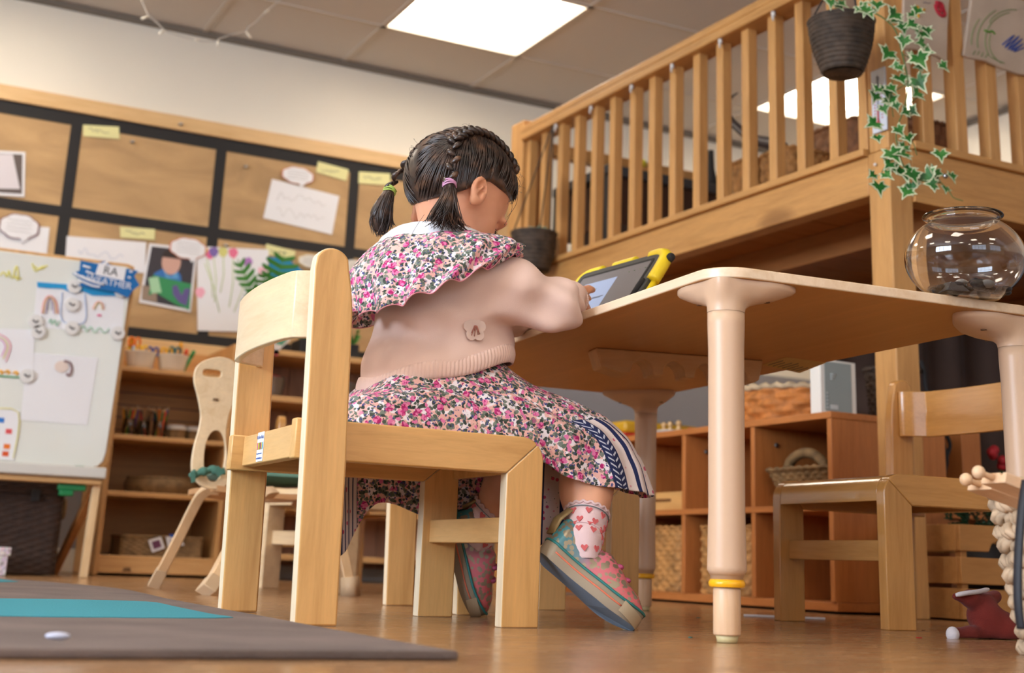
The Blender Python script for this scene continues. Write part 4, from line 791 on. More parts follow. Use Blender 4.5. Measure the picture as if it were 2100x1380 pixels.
# wide splint basket on top
c=(2.30,2.92,.463); fn=round_wall(c,.135,.155,.4635,.555,.012,.85,1.1)
sb=basket('splint_basket','wide orange splint basket with a pale hoop handle on the cube shelf','basket',fn,5,22,.012,WK5,c,.008,None,True,(([(c[0]+.0,c[1]-.165,.52),(c[0],c[1]-.155,.60),(c[0],c[1]-.09,.69),(c[0],c[1],.72),(c[0],c[1]+.09,.69),(c[0],c[1]+.16,.60),(c[0],c[1]+.165,.52)]),.009),WK6)
R=[np.array((c[0]+.85*.137*cos(q),c[1]+1.1*.137*sin(q),.468+.002*sin(9*q))) for q in [2*PI*i/60 for i in range(60)]]; MB().tube(R,.006,6,0,False,True).build('base_coil',WK6,sb)
# white packaged frame
fb=thing('boxed_frame','white slim box with grey printed panel standing on the cube shelf beside the post','box',(2.30,2.66,.463)); D_=(.0,-1,0)
A_=PY(1684,842,2.62); B_=PY(1757,838,2.62); MB().box(A_[0],B_[0],2.62,2.66,.4635,.60).build('box_body',WHITE,fb,.002)
MB().box(A_[0]+.012,B_[0]-.016,2.6188,2.6198,.474,.595).build('grey_panel',mat('panel_grey',(150,160,158),.5),fb); wd=B_[0]-A_[0]
b=MB(); b.box(A_[0]+.028,A_[0]+.052,2.6178,2.6186,.479,.490)
for i in range(3): b.tube([(A_[0]+.03,2.618,.565-.006*i),(A_[0]+.05-.004*i,2.618,.565-.006*i)],.0012,4)
for i in range(5): b.lathe([(.0022,0),(.0022,.0006)],(A_[0]+.019,2.6182,.482+.009*i),8,0,True,True,Matrix.Rotation(PI/2,4,'X'))
b.build('printed_marks',mat('print_light',(206,212,210),.6),fb)
c=(2.435,2.665,.463); fn=round_wall(c,.055,.068,.4635,.600); basket('rattan_basket','dark rattan basket on the cube shelf half hidden by the loft post','basket',fn,12,22,.005,WK2,c,.006)
PEG=wood('toy_wood',(222,184,132),'z',.5,.92)
for i,(x,y,l) in enumerate(((1362,868,'wooden peg figure lying in the toy heap on the cube shelf, the lowest'),(1375,856,'wooden peg figure sticking up from the toy heap on the cube shelf'),(1392,862,'wooden peg figure at the right of the toy heap on the cube shelf'))):
    p=PX(x,y,2.21); z=.463; t=thing('peg_figure',l,'toy',(p[0],p[1],z),0,'wooden toys on the cube shelf'); MB().lathe([(.001,.0008),(.011,.001),(.012,.006),(.006,.022),(.004,.026)],(p[0],p[1],z),14).build('body',PEG,t); MB().ball((p[0],p[1],z+.033),.0085,10).build('head',PEG,t)
p=PX(1425,868,2.24); b=MB().prism([(p[1]-.06+.03*i,.4636+.018*sin(PI*i/4)) for i in range(5)],lambda a,q,t:(2.22+t,a,q),0,.03); single(b,'red_scarf',cloth('red_fabric',(190,30,36)),'folded red cloth lying right of the wooden toys on the cube shelf','cloth')
p=PX(1352,885,2.16); b=MB().lathe([(.001,.0006),(.04,.001),(.05,.008),(.048,.009),(.03,.004)],(2.19,float(p[1])-.02,.463),24); single(b,'clear_dish',mat('pale_dish',(206,196,186),.3),'shallow pale dish of wooden bits at the front of the cube shelf top','dish')
ty=thing('yellow_tray','yellow curved tray with red edge at the left end of the cube shelf','tray',(2.30,3.62,.463)); MB().box(2.14,2.42,3.5,3.78,.4635,.478).build('red_base',mat('red_plastic',(196,52,36),.4),ty,.004); MB().box(2.145,2.415,3.505,3.775,.4785,.515).build('yellow_body',mat('yellow_plastic',(214,164,40),.4),ty,.01)
# cabinet with cable, curtain, crate, toy flowers
cb=thing('tall_cabinet','reddish wooden cabinet side with a hanging black cable under the loft','cabinet',(2.85,2.75,0)); a,c_=PY(1886,985,2.62),PY(2003,985,2.62)
MB().box(2.62,c_[0]+.02,2.62,2.98,.262,.47).build('body',CUZ,cb,.002); MB().box(2.50,3.02,2.60,2.99,.235,.261).build('bottom_ledge',CUX,cb,.002); [MB().box(x,x+.04,y,y+.04,0,.234).build('leg',CUZ,cb,.002) for x in (2.56,2.93) for y in (2.62,2.93)]
cw=[(1888,740),(1895,760),(1900,800),(1925,850),(1938,885),(1948,912),(1942,935),(1940,955),(1935,985)]
MB().tube(spl([PY(x,y,2.605) for x,y in cw],5),.005,7).build('cable',BLACK,cb); MB().tube(spl([PY(x,y,2.60) for x,y in ((1936,890),(1934,905),(1940,930),(1941,950),(1934,975))],5),.005,7).build('cable',BLACK,cb)
CURT=cloth('brown_curtain_cloth',(70,50,40),.95,300)
b=MB().grid(lambda u,v:(2.58+1.6*u,3.05+.02*sin(u*60)+.01*sin(u*23),.004+.84*v),120,6); b.grid(lambda u,v:(2.58+1.6*u,3.056+.02*sin(u*60)+.01*sin(u*23),.004+.84*(1-v)),120,6); single(b,'den_curtain',CURT,'dark brown curtain hanging under the loft behind the wooden cabinet','curtain')
cr=thing('wooden_crate','slatted pine crate on the floor behind the rope basket','crate',(2.36,2.3,0)); CRW=wood('crate_pine',(196,140,78),'x',.6,.85)
a=PY(1952,1275,2.277)[0]+.035; 
for z0,z1 in ((.004,.068),(.078,.135),(.148,.205)):
    pr=[(0,z0),(.34,z0),(.34,z1),(0,z1)] if z0<.14 else [(0,z0),(.085,z0),(.095,z0+.018),(.115,z0+.024),(.20,z0+.024),(.21,z0+.018),(.22,z0),(.34,z0),(.34,z1),(0,z1)]
    MB().prism(pr,lambda p,q,t:(a+p,2.277+t,q),0,.011).build('front_slat',CRW,cr,.002)
    MB().box(a,a+.011,2.289,2.50,z0,z1).build('side_slat',CRW,cr,.002); MB().box(a+.329,a+.34,2.289,2.50,z0,z1).build('side_slat',CRW,cr,.002); MB().box(a,a+.34,2.501,2.512,z0,z1).build('back_slat',CRW,cr,.002)
for x in (.012,.31): 
    for y in (2.289,2.483): MB().box(a+x,a+x+.018,y,y+.017,.003,.20).build('corner_batten',CRW,cr,.001)
MB().box(a+.011,a+.329,2.289,2.50,.003,.0038).build('base_board',CRW,cr); 
pl_=thing('boxwood_plant','small dark green bushy plant standing in the wooden crate','plant',(2.44,2.40,.004)); MB().lathe([(.03,.001),(.045,.002),(.055,.16),(.05,.165)],(2.44,2.40,.004),20,0,True,False).build('pot',mat('dark_pot',(50,46,44),.6),pl_); b=MB()
for i in range(170):
    d=rng.normal(size=3); d/=np.linalg.norm(d); p=np.array((2.44,2.40,.222))+d*.06*rng.random()**.4; cut_leaf(b,p,p+d*.02,.007,np.array((0,-1,.3)),2)
b.build('leaves',mat('dark_leaf',(30,64,34),.5),pl_)
ft=thing('flower_toy','bunch of red toy flowers on the ledge right of the wooden cabinet','toy',(2.93,2.66,.262)); p=PY(2052,945,2.66); b=MB()
for i in range(9): b.ball((p[0]+.03*rng.normal(),2.66+.015*rng.normal(),p[2]+.022*rng.normal()),.013,8)
b.build('petals',mat('petal_red',(190,40,50),.6),ft); MB().tube([(p[0],2.66,.263),(p[0],2.66,p[2])],.006,6).build('stem',mat('stem_green',(40,80,40),.6),ft); MB().ball((p[0]+.02,2.65,.292),.028,10,0,(1.2,1,1)).build('base_pot',BLACK,ft)
# ================================================================ rope basket at the right edge
rc=np.array((1.418,1.156)); zt_=.200
rbk=thing('rope_basket','big chunky water-hyacinth rope basket at the right edge','basket',(rc[0],rc[1],0)); HY=wicker('hyacinth_rope',(206,178,146),.55)
b=MB(); rows=12; RB=lambda z:.117+.030*z/zt_
for r in range(rows):
    z=.011+(zt_-.018)*r/(rows-1); ns=12; ph=PI*(r%2)
    for st_ in (0,1):
        P=[];n_=240
        for i in range(n_):
            q=2*PI*i/n_; tw=q*34*(1 if r%2 else -1)+PI*st_; wv=.006*sin(ns*q+ph); rr=RB(z)+wv+.0052*cos(tw); P.append((rc[0]+rr*cos(q),rc[1]+rr*sin(q),z+.0052*sin(tw)+.0015*sin(5*q+r)))
        b.tube(P,[.0058+.0008*sin(i*.9+r) for i in range(n_)],6,0,False,True)
b.build('rope_rows',HY,rbk); b=MB()
for i in range(24):
    q=2*PI*(i+.5)/24; b.tube([(rc[0]+(RB(zt_*t)-.002)*cos(q),rc[1]+(RB(zt_*t)-.002)*sin(q),.006+t*(zt_-.01)) for t in (0,.25,.5,.75,1)],.006,6)
b.build('upright_stakes',HY,rbk); MB().lathe([(.001,.003),(.108,.003),(.108,.008),(.001,.008)],(rc[0],rc[1],0),28).lathe([(.104,.008),(.107,.02),(.136,zt_-.012)],(rc[0],rc[1],0),28).build('inner_wall',WK4,rbk)
sp=[PY(x,y,1.06) for x,y in ((2104,985),(2096,1040),(2090,1110),(2087,1180),(2088,1240),(2094,1290))]; 
MB().tube(spl([np.array((rc[0]-.170+.0*i,rc[1]-.06-.012*i,zt_-.02-.035*i)) if False else sp[i] for i in range(6)],5),.006,8,0,True,False,.5).build('black_strap',mat('strap_black',(24,24,32),.6),rbk)
tk=thing('wooden_train_track','pale wooden toy train track pieces with a knob lying across the rope basket','toy',(1.40,1.12,zt_)); TW=wood('track_wood',(222,186,150),'x',.5,.93)
a=PY(2037,980,1.12); e=a+np.array((.17,-.02,-.045)); d=(e-a)/np.linalg.norm(e-a)
def trk(a,e,nm):
    a=np.array(a);e=np.array(e);d=(e-a)/np.linalg.norm(e-a); s_=np.cross(d,(0,0,1)); s_/=np.linalg.norm(s_); u=np.cross(s_,d)
    pr=[(-.020,-.006),(.020,-.006),(.020,.006),(.014,.006),(.014,.003),(.009,.003),(.009,.006),(-.009,.006),(-.009,.003),(-.014,.003),(-.014,.006),(-.020,.006)]
    MB().prism(pr,lambda p,q,t: tuple(a+d*t+s_*p+u*q),0,float(np.linalg.norm(e-a))).build(nm,TW,tk,.001)
    MB().tube([a-d*.017,a+d*.002],.0035,8).ball(tuple(a-d*.020),.0075,10).build('knob',TW,tk)
trk(a,e,'track_piece'); trk(a+np.array((.03,.05,-.004)),e+np.array((.03,.06,.0)),'track_piece')
# ================================================================ fish bowl, tablet and cloth on the table
fbp=PZ(1972,604,ZT+.0006); bc=(float(fbp[0])+.028,float(fbp[1])+.018,ZT+.0006)
bw=thing('fish_bowl','clear round fish bowl with dark pebbles on the right end of the table','bowl',bc); gt=.0022
R=.0835; cz=.058; prof=[(.001,0),(.045,0)]
for i in range(1,22):
    q=-PI/2+.62+ (PI-.62-.62)*i/21; prof.append((R*cos(q)*1.0,cz+.064*sin(q)))
prof+=[(.0475,.1125),(.0485,.1155),(.0555,.1185),(.0565,.1200),(.0555,.1212)]
inn=[(r-gt if r>gt+.002 else .0006,z+(gt if i<2 else 0)) for i,(r,z) in enumerate(prof[:-5])]+[(.0455,.1128),(.0465,.1170),(.0530,.1205)]
MB().lathe(prof+inn[::-1],bc,72).build('glass_wall',mat('bowl_glass',(255,255,255),.0,trans=1),bw)
DK=mat('dark_pebble',(44,42,44),.5); WP=mat('pale_shell',(150,146,140),.5); k_=0
for i in range(46):
    q=rng.random()*2*PI; rr=.052*rng.random()**.5; hh=.020*(rng.random())*(1-rr/.07)
    p=(bc[0]+rr*cos(q)+.006,bc[1]+rr*sin(q),bc[2]+.0085+hh); t_=MB().ball(p,.0055+.0035*rng.random(),8,0,(1.3,1,.75)); 
    single(t_,'pebble',DK if i%9 else WP,('dark pebble in the heap at the bottom of the fish bowl' if i%9 else 'pale shell bead among the dark pebbles in the fish bowl'),'pebble','pebbles in the fish bowl' if i%9 else 'pale beads in the fish bowl')
b=MB().hexa([(bc[0]-.050,bc[1]-.015,bc[2]+.005),(bc[0]-.018,bc[1]-.025,bc[2]+.0045),(bc[0]-.014,bc[1]+.01,bc[2]+.0045),(bc[0]-.044,bc[1]+.018,bc[2]+.005),(bc[0]-.036,bc[1]-.008,bc[2]+.020),(bc[0]-.022,bc[1]-.012,bc[2]+.016),(bc[0]-.02,bc[1],bc[2]+.016),(bc[0]-.034,bc[1]+.006,bc[2]+.02)]); single(b,'grey_stone',mat('slate_stone',(84,80,78),.7),'flat grey stone leaning at the left inside the fish bowl','stone')
# tablet in its yellow case
TR=PZ(1372,508,.625); TL=PZ(1194,558,.625); BR=PZ(1226,681,ZT+.004); ex=(TR-TL); wT=float(np.linalg.norm(ex)); ex/=wT; ey=(BR-TR); hT=float(np.linalg.norm(ey)); ey=(ey-ex*np.dot(ey,ex)); ey/=np.linalg.norm(ey); ez_=np.cross(ex,ey); 
if ez_[0]>0: ez_=-ez_
def TBp(a,c,d): return tuple(TL+ex*a+ey*c+ez_*d)               # a along the top edge, c down the screen, d towards the girl
td=thing('tablet','tablet in a chunky yellow case propped up on the table before the girl','tablet',TBp(wT/2,hT,0)); YC=mat('yellow_rubber',(238,208,30),.45); DG_=mat('case_grey',(62,62,60),.55)
def rr2(x0,x1,y0,y1,r): P=rrect(x1-x0,y1-y0,r,6); return [(p[0]+(x0+x1)/2,p[1]+(y0+y1)/2) for p in P]
MB().prism(rr2(.006,wT-.006,.006,hT-.004,.016),lambda a,c,t:TBp(a,c,t),-.018,.001).build('case_body',DG_,td,.003)
MB().prism(rr2(.022,wT-.022,.020,hT-.020,.006),lambda a,c,t:TBp(a,c,t),.0008,.0018).build('bezel',BLACK,td)
SCR=mat('screen_glow',(120,118,120),.12,emit=(92,84,80),es=.30); LIT=mat('screen_page',(150,160,180),.12,emit=(120,140,176),es=.62)
sc_=MB().prism(rr2(.028,wT-.028,.026,hT-.026,.002),lambda a,c,t:TBp(a,c,t),.0016,.0024).build('screen',SCR,td)
MB().prism([(wT*.20,hT*.24),(wT*.58,hT*.24),(wT*.58,hT*.86),(wT*.20,hT*.86)],lambda a,c,t:TBp(a,c,t),.0022,.0027).build('lit_page',LIT,sc_)
b=MB()
for a0,a1,c0 in ((.25,.40,.34),(.42,.55,.46),(.26,.52,.47)): b.prism([(wT*a0,hT*c0),(wT*a1,hT*c0),(wT*a1,hT*(c0+.012)),(wT*a0,hT*(c0+.012))],lambda a,c,t:TBp(a,c,t),.0026,.0029)
b.build('page_line',mat('page_line_grey',(110,120,140),.3),sc_); b=MB()
for i in range(4): b.lathe([(.0016,0),(.0016,.0005)],TBp(wT*(.70+.06*i),hT*.22,.0025),8,0,True,True)
b.build('screen_icon',mat('icon_green',(96,120,80),.3,emit=(96,120,80),es=.3),sc_)
def bumper(P,r=.0105,nm='yellow_bumper'): return MB().tube(spl([np.array(TBp(*p)) for p in P],5),[r]*(5*(len(P)-1)+1),10,0,True,False).build(nm,YC,td)
dd=-.008
bumper([(.002,hT*.42,dd),(.002,.03,dd),(.010,.010,dd),(.03,.003,dd),(wT*.24,.003,dd)],.0098); bumper([(wT*.38,.002,dd),(wT*.50,.002,dd),(wT*.62,.002,dd)],.0092); bumper([(wT*.80,.003,dd),(wT-.03,.003,dd),(wT-.010,.010,dd),(wT-.003,.03,dd),(wT-.002,hT*.36,dd)],.0118)
bumper([(wT-.001,hT*.70,dd),(wT-.001,hT*.86,dd),(wT-.008,hT-.012,dd),(wT*.86,hT-.012,dd)],.0112); MB().tube([TBp(wT-.002,hT*.34,dd-.004),TBp(wT-.002,hT*.72,dd-.004)],.006,8).build('yellow_edge',YC,td)
MB().tube([TBp(wT-.006,hT*.08,dd-.006),TBp(wT+.0115,hT*.09,dd+.001)],.0075,12).build('camera_hole',BLACK,td); MB().tube([TBp(wT+.003,hT*.50,dd-.003),TBp(wT+.0056,hT*.50,dd-.003)],.0045,10).build('button_ring',YC,td)
MB().tube([TBp(wT-.014,hT*.38,.002),TBp(wT-.014,hT*.46,.004),TBp(wT-.018,hT*.58,.002)],.005,8).build('corner_tab',BLACK,td)
MB().prism([(.05,0),(wT-.05,0),(wT-.06,.01),(.06,.01)],lambda a,c,t:tuple(np.array(TBp(a,hT*.45,-.018))+np.array((.052,0,-.0))*t+np.array((0,0,-1))*(np.array(TBp(a,hT*.45,-.018))[2]-ZT-.0012)*t+np.array((c,0,0))),0,1).build('stand_flap',DG_,td,.002)
# cream fluffy cloth by the girl's sleeve
p=PZ(1082,672,ZT+.012); q=PZ(1100,664,ZT+.01)
ck=thing('fluffy_cloth','small cream fluffy cloth with a dark edge on the table by the girl’s front','cloth',(p[0],p[1],ZT)); b=MB()
for i in range(260):
    d=rng.normal(size=3); d[2]=abs(d[2]); d/=np.linalg.norm(d); c0=np.array((p[0]+.018*rng.normal()*.6+.018,p[1]+.02*rng.normal(),ZT+.002)); b.tube([c0,c0+d*np.array((.016,.016,.020))],[.0022,.0004],4,0,False)
b.build('fluff_pile',cloth('cream_fluff',(226,214,190)),ck); MB().box(p[0]+.040,p[0]+.09,p[1]-.02,p[1]+.03,ZT+.0006,ZT+.012).build('dark_edge',BLACK,ck,.003)
# ================================================================ things on and on the loft
def hang_pot(name,label,c,r0,r1,h,rows,cols,amp,hook,cords=3):
    t=thing(name,label,'hanging pot',c); fn=round_wall(c,r0,r1,c[2],c[2]+h,.006)
    def g(u,v):
        p,n=fn(u,v); k=abs(sin(PI*rows*v)); s_=.5+.5*sin(2*PI*(u*cols+ (v*rows)*.5)); return tuple(np.array(p)+np.array(n)*amp*(k*.8+.35*s_*k))
    b=MB().grid(g,cols*5,rows*6,cu=True)
    def bt(u,v): r=r0*(1-v); return (c[0]+r*cos(2*PI*u),c[1]+r*sin(2*PI*u),c[2]-.004*sin(v*PI/2)+amp*.6*abs(sin(v*PI*4))-.003)
    b.grid(lambda u,v: bt(u,v),48,16,cu=True); b.grid(lambda u,v:(c[0]+(r1-.004)*cos(2*PI*u),c[1]+(r1-.004)*sin(2*PI*u),c[2]+h-.03*v),32,2,cu=True); b.lathe([(.001,h-.025),(r1-.004,h-.025)],c,24); b.build('woven_pot',WKD,t)
    R=[(c[0]+(r1+amp*.3)*cos(q),c[1]+(r1+amp*.3)*sin(q),c[2]+h) for q in [2*PI*i/40 for i in range(40)]]; MB().tube(R,.004,6,0,False,True).build('rim',WKD,t)
    for i in range(cords):
        q=2*PI*i/cords+2.4; MB().tube([(c[0]+r1*cos(q),c[1]+r1*sin(q),c[2]+h),hook],.0022,6).build('cord',BLACK,t)
    return t
WKD=wicker('charcoal_rattan',(78,64,52),.4)
P=PX(1137,247,1.845*LK); hk=(1.842*LK,float(P[1]),float(P[2])-.015); c0=PX(1094,560,1.79*LK); sc0=.062
h1=hang_pot('hanging_pot','small dark woven pot hanging behind the girl’s head from the loft handrail',(1.775*LK,float(P[1])-.03,float(c0[2])),.046*LK,.066*LK,.112*LK,9,16,.003,hk,3)
b=MB()
for i in range(26):
    q=rng.random()*2*PI; a=np.array((1.775*LK+.03*cos(q),float(P[1])-.03+.03*sin(q),float(c0[2])+.108*LK)); e=a+np.array((.02*cos(q),.02*sin(q),.014+.012*rng.random())); cut_leaf(b,a,e,.009,np.array((-.4,-.8,.3)),2)
b.build('leaves',mat('sage_leaf',(150,176,150),.6),h1)
c1=PX(1728,150,1.755*LK); hp0=(1.755*LK,float(c1[1]),float(c1[2])); hang=hang_pot('ivy_pot','large dark woven hanging pot with trailing variegated ivy at the loft corner',hp0,.040*LK,.0665*LK,.112*LK,12,22,.0036,(1.80*LK,float(c1[1])+.02,H+(1.372-H)*LK),3)
# ivy
IG=mat('ivy_green',(38,104,40),.4); k=NT(IG); n=k.n('ShaderNodeTexNoise',Scale=30,Detail=3); k.l(k.coord(),n.inputs['Vector']); k.l(k.ramp(n.outputs[0],[(.3,lin((18,74,28))),(.5,lin((40,112,40))),(.75,lin((84,140,70)))]),k.b.inputs['Base Color']); IC=mat('ivy_cream',(206,212,176),.5); IV=mat('ivy_vine',(84,112,56),.6)
STAR=[(0,-.10),(.18,-.34),(.42,-.44),(.40,-.16),(.78,.02),(.44,.20),(.38,.34),(.20,.40),(0,1.0),(-.20,.40),(-.38,.34),(-.44,.20),(-.78,.02),(-.40,-.16),(-.42,-.44),(-.18,-.34)]
def ivy_leaf(b,c,size,x,y):
    x=np.array(x,float);x/=np.linalg.norm(x);y=np.array(y,float);y=y-x*np.dot(x,y);y/=np.linalg.norm(y);z=np.cross(x,y)
    f=lambda s_,d:[np.array(c)+x*p*size*s_+y*(q-.05)*size*s_+z*(d+.10*size*abs(p)*s_) for p,q in STAR]
    o=f(1,0);i_=f(.76,.0006);n_=len(STAR); ctr=np.array(c)+z*.0006-z*.0*size; bk=[p-z*.0008 for p in o]
    vs=o+i_+[ctr]+bk; fs=[(k,(k+1)%n_,n_+(k+1)%n_,n_+k) for k in range(n_)]; b.add(vs,fs,1)
    b.add(vs,[(n_+k,n_+(k+1)%n_,2*n_) for k in range(n_)],0); b.add(bk+[ctr-z*.0008],[((k+1)%n_,k,n_) for k in range(n_)],0)
    return b
vine=[(1760,20),(1800,30),(1835,60),(1850,110),(1862,170),(1855,220),(1838,270),(1845,320),(1860,350),(1890,370),(1930,375)]
lv=[(1826,40,20),(1845,18,18),(1878,52,17),(1832,100,22),(1835,45,16),(1870,85,17),(1888,64,18),(1903,72,16),(1866,125,23),(1900,122,15),(1838,150,13),(1868,155,19),(1900,163,22),(1812,185,19),(1878,196,18),(1812,205,16),(1854,206,18),(1846,227,14),(1823,250,20),(1850,232,13),(1822,276,15),(1850,285,15),(1840,318,23),(1880,318,17),(1822,338,15),(1855,350,24),(1898,358,21),(1805,360,14),(1850,380,19),(1905,380,15),(1925,362,14),(1872,395,17),(1935,385,11),(1765,12,18),(1730,8,16),(1792,22,20),(1700,5,14),(1815,8,18),(1855,22,14),(1912,100,13),(1890,140,14),(1832,225,13),(1842,300,14)]
lv=lv+[(x+int(14*rng.normal()),y+int(12*rng.normal()),s_*.85) for x,y,s_ in lv[5:] if rng.random()<.62]
b=MB(); vb=MB(); dep=lambda y:1.755+.05*math.sin(y*.03)
pc_=np.array([hp0[0],hp0[1]]); 
def IVP(x,y):                                                  # the ivy hangs in a plane facing the room corner beside the pot
    d=ray(x,y); n_=np.array((-.45,-.89,0)); p0=np.array((1.80*LK,1.86*LK,1)); return O0+d*(np.dot(p0-O0,n_)/np.dot(d,n_))
for x,y,s_ in lv:
    p=IVP(x,y)+np.array((.02*rng.normal(),.02*rng.normal(),0)); a=PI+rng.normal()*.7; X_=np.array((.89,-.45,0)); Z_=np.array((0,0,1)); 
    yd=X_*sin(a)+Z_*cos(a)+np.array((-.45,-.89,0))*(.35+.2*rng.normal()); xd=X_*cos(a)-Z_*sin(a)+np.array((-.45,-.89,0))*.25*rng.normal(); ivy_leaf(b,p,s_*.00082*1.95*LK,xd,yd)
b.build('leaves',[IG,IC],hang); vb.tube(spl([IVP(*q) for q in vine],5),.0016,6)
for s0 in (((1850,110),(1880,130),(1890,160)),((1862,170),(1830,190),(1812,210)),((1855,220),(1880,200),(1880,190)),((1838,270),(1870,290),(1880,318)),((1845,320),(1820,335),(1806,358)),((1930,375),(1945,390),(1955,405),(1975,412)),((1830,165),(1828,200),(1832,240))): vb.tube(spl([IVP(*q) for q in s0],5),.0011,5)
vb.build('vines',IV,hang); p=IVP(1939,361); MB().ball(tuple(p),.006,10).build('silver_bead',mat('silver_bead',(190,190,192),.2,.9),hang)
# thermometer on the corner post
th=thing('thermometer','white wall thermometer with red markings on the loft’s corner post','thermometer',(1.86*LK,2.08*LK,1.05*LK)); tq=[PX(x,y,1.862*LK) for x,y in ((1777,146),(1808,138),(1806,268),(1780,275))]; xx=float(LO[0])-.0005
ty0,ty1=min(p[1] for p in tq),max(p[1] for p in tq); tz0,tz1=tq[3][2],tq[0][2]; tu=.5*(ty0+ty1)
MB().box(xx-.006,xx-.0005,ty0+.003,ty1-.003,tz0,tz1).build('plate',mat('thermo_plate',(206,212,222),.4),th,.002)
MB().tube([(xx-.008,tu,tz0+.03),(xx-.008,tu,tz1-.02)],.0022,8).build('glass_tube',mat('thermo_tube',(150,150,156),.2),th); MB().tube([(xx-.0085,tu,tz0+.025),(xx-.0085,tu,tz0+.055)],.0024,8).ball((xx-.0085,tu,tz0+.024),.005,8).build('red_column',mat('thermo_red',(196,90,90),.4),th)
b=MB()
for i in range(12):
    z=tz0+.032+.0075*i
    for s_ in (-1,1): b.box(xx-.0066,xx-.0060,tu+s_*.012-.003,tu+s_*.012+.003,z,z+.0028)
b.build('scale_marks',mat('thermo_marks',(190,110,116),.6),th)
# drawn-on cloth bags over the right balustrade
CAL=cloth('calico',(196,176,156),.95,900)
def bag(label,px,off,strokes):
    f=lambda x,y: (lambda d: O0+d*(np.dot(LO-V*off-O0,V)/np.dot(d,V)))(ray(x,y))
    P=[f(*q) for q in px]; c_=np.mean(P,0); t=thing('cloth_bag',label,'cloth bag',(c_[0],c_[1],min(p[2] for p in P)),0,'drawn-on calico bags on the loft'); b=MB(); n_=len(P)
    vs=[tuple(p+V*.0) for p in P]+[tuple(p+V*.010) for p in P]; b.add(vs,[tuple(range(n_-1,-1,-1)),tuple(range(n_,2*n_))]+[(i,(i+1)%n_,n_+(i+1)%n_,n_+i) for i in range(n_)]); b.build('cloth',CAL,t,.003)
    for nm,col,r,pts in strokes: 
        b=MB()
        for s_ in pts: b.tube(spl([f(*q)-V*.0004 for q in s_],4),r,5)
        b.build(nm,mat('crayon_%s_%d%d%d'%((nm,)+col),col,.9),t)
    return t
bag('calico bag with a red balloon and yellow sun drawing on the loft’s right balustrade',[(1855,-60),(1952,-60),(1944,60),(1943,128),(1925,116),(1895,104),(1868,100),(1852,100)],.004,[('red_crayon',(176,36,52),.0055,[[(1918,6),(1930,8),(1934,20),(1937,30),(1930,32),(1922,24),(1918,12),(1926,14),(1930,26)]]),('yellow_crayon',(214,160,30),.0035,[[(1874,16),(1882,14),(1884,24),(1880,28),(1876,20)],[(1884,22),(1896,20)],[(1882,28),(1884,36)]]),('grey_writing',(120,112,120),.0012,[[(1893,6),(1898,5),(1902,7),(1908,6)]])])
arc=lambda cx,cy,rx,ry,a0,a1,n=7:[(cx+rx*cos(math.radians(a0+(a1-a0)*i/n)),cy+ry*sin(math.radians(a0+(a1-a0)*i/n))) for i in range(n+1)]
bag('calico bag with green rings and a blue scribble at the right edge of the loft',[(1998,-60),(2160,-60),(2150,160),(2090,152),(2055,140),(2020,124),(1985,118),(1977,112),(1984,60),(1992,0)],.004,[('green_crayon',(120,140,90),.0013,[arc(2080,85,60,60,150,260),arc(2080,85,76,74,170,240),arc(2080,85,88,80,175,215),arc(2080,88,52,48,120,200),[(2030,116),(2045,124),(2060,130)],[(1995,112),(2000,104)],[(2004,113),(2008,105)],[(2012,116),(2016,108)],[(2020,118),(2026,110)],arc(2076,60,50,40,200,280)]),('blue_crayon',(60,80,150),.002,[[(2055,92),(2080,72),(2060,98),(2090,74),(2066,102),(2096,80),(2072,104),(2098,90),(2078,106),(2100,98)]]),('leaf_green_crayon',(90,140,40),.003,[[(2018,62),(2028,66),(2034,64),(2040,70)]])])
# baskets, horn and dark table on the deck
DZ=H+(.9585-H)*LK+.0005
def px_basket(label,xl,xr,ytop,Xp,m_,shape='rect',depth=.16,rows=10,cols=40,amp=.004):
    a=PX(xl,ytop,Xp); e=PX(xr,ytop,Xp); sy=abs(e[1]-a[1]); cy=(a[1]+e[1])/2; zt2=(a[2]+e[2])/2; c=(Xp+depth/2,cy,DZ); fn=rect_wall(c,depth,sy,DZ+.002,zt2,1,.2); return basket('deck_basket',label,'basket',fn,rows,cols,amp,m_,c,.006,'wicker baskets on the loft deck')
px_basket('low honey wicker basket on the loft deck below the dark horn’s tip',1492,1540,332,2.06*LK,WK1,rows=9,cols=40); px_basket('wicker basket on the loft deck that the dark horn stands in',1553,1618,312,2.06*LK,WK1,rows=10,cols=40)
px_basket('large brown open-weave basket on the loft deck behind the corner post',1632,1762,262,2.19*LK,wicker('brown_willow',(150,98,58),.5),depth=.30,rows=9,cols=40,amp=.006)
px_basket('brown basket on the loft deck seen through the ivy right of the corner post',1812,1868,250,2.46*LK,wicker('brown_willow_dim',(140,88,50),.5),depth=.2,rows=8,cols=36,amp=.006)
hn=[(1625,318),(1605,303),(1575,293),(1545,286),(1520,268),(1500,248),(1490,228),(1492,212),(1502,198),(1514,190)]
hp_=[PX(x,y,2.14*LK) for x,y in hn]; hp_=[np.array((2.14*LK,p[1],p[2])) for p in hp_]; hp_[0][2]-=.06
b=MB().tube(spl(hp_,5),[.021-.0195*(i/45)**1.3 for i in range(46)],12); single(b,'horn',mat('dark_horn',(66,58,58),.5),'dark curved animal horn standing in a wicker basket on the loft','horn')
dt=thing('dark_play_unit','dark play unit with grey top edge at the far end of the loft deck','play unit',(2.6,3.7,DZ)); q0=PX(1246,335,1.99*LK); ya=float(q0[1]); zt2=float(q0[2]); BR_=wood('dark_brown_board',(70,42,24),'z',.6,.8); GY=mat('grey_edge',(66,68,72),.6)
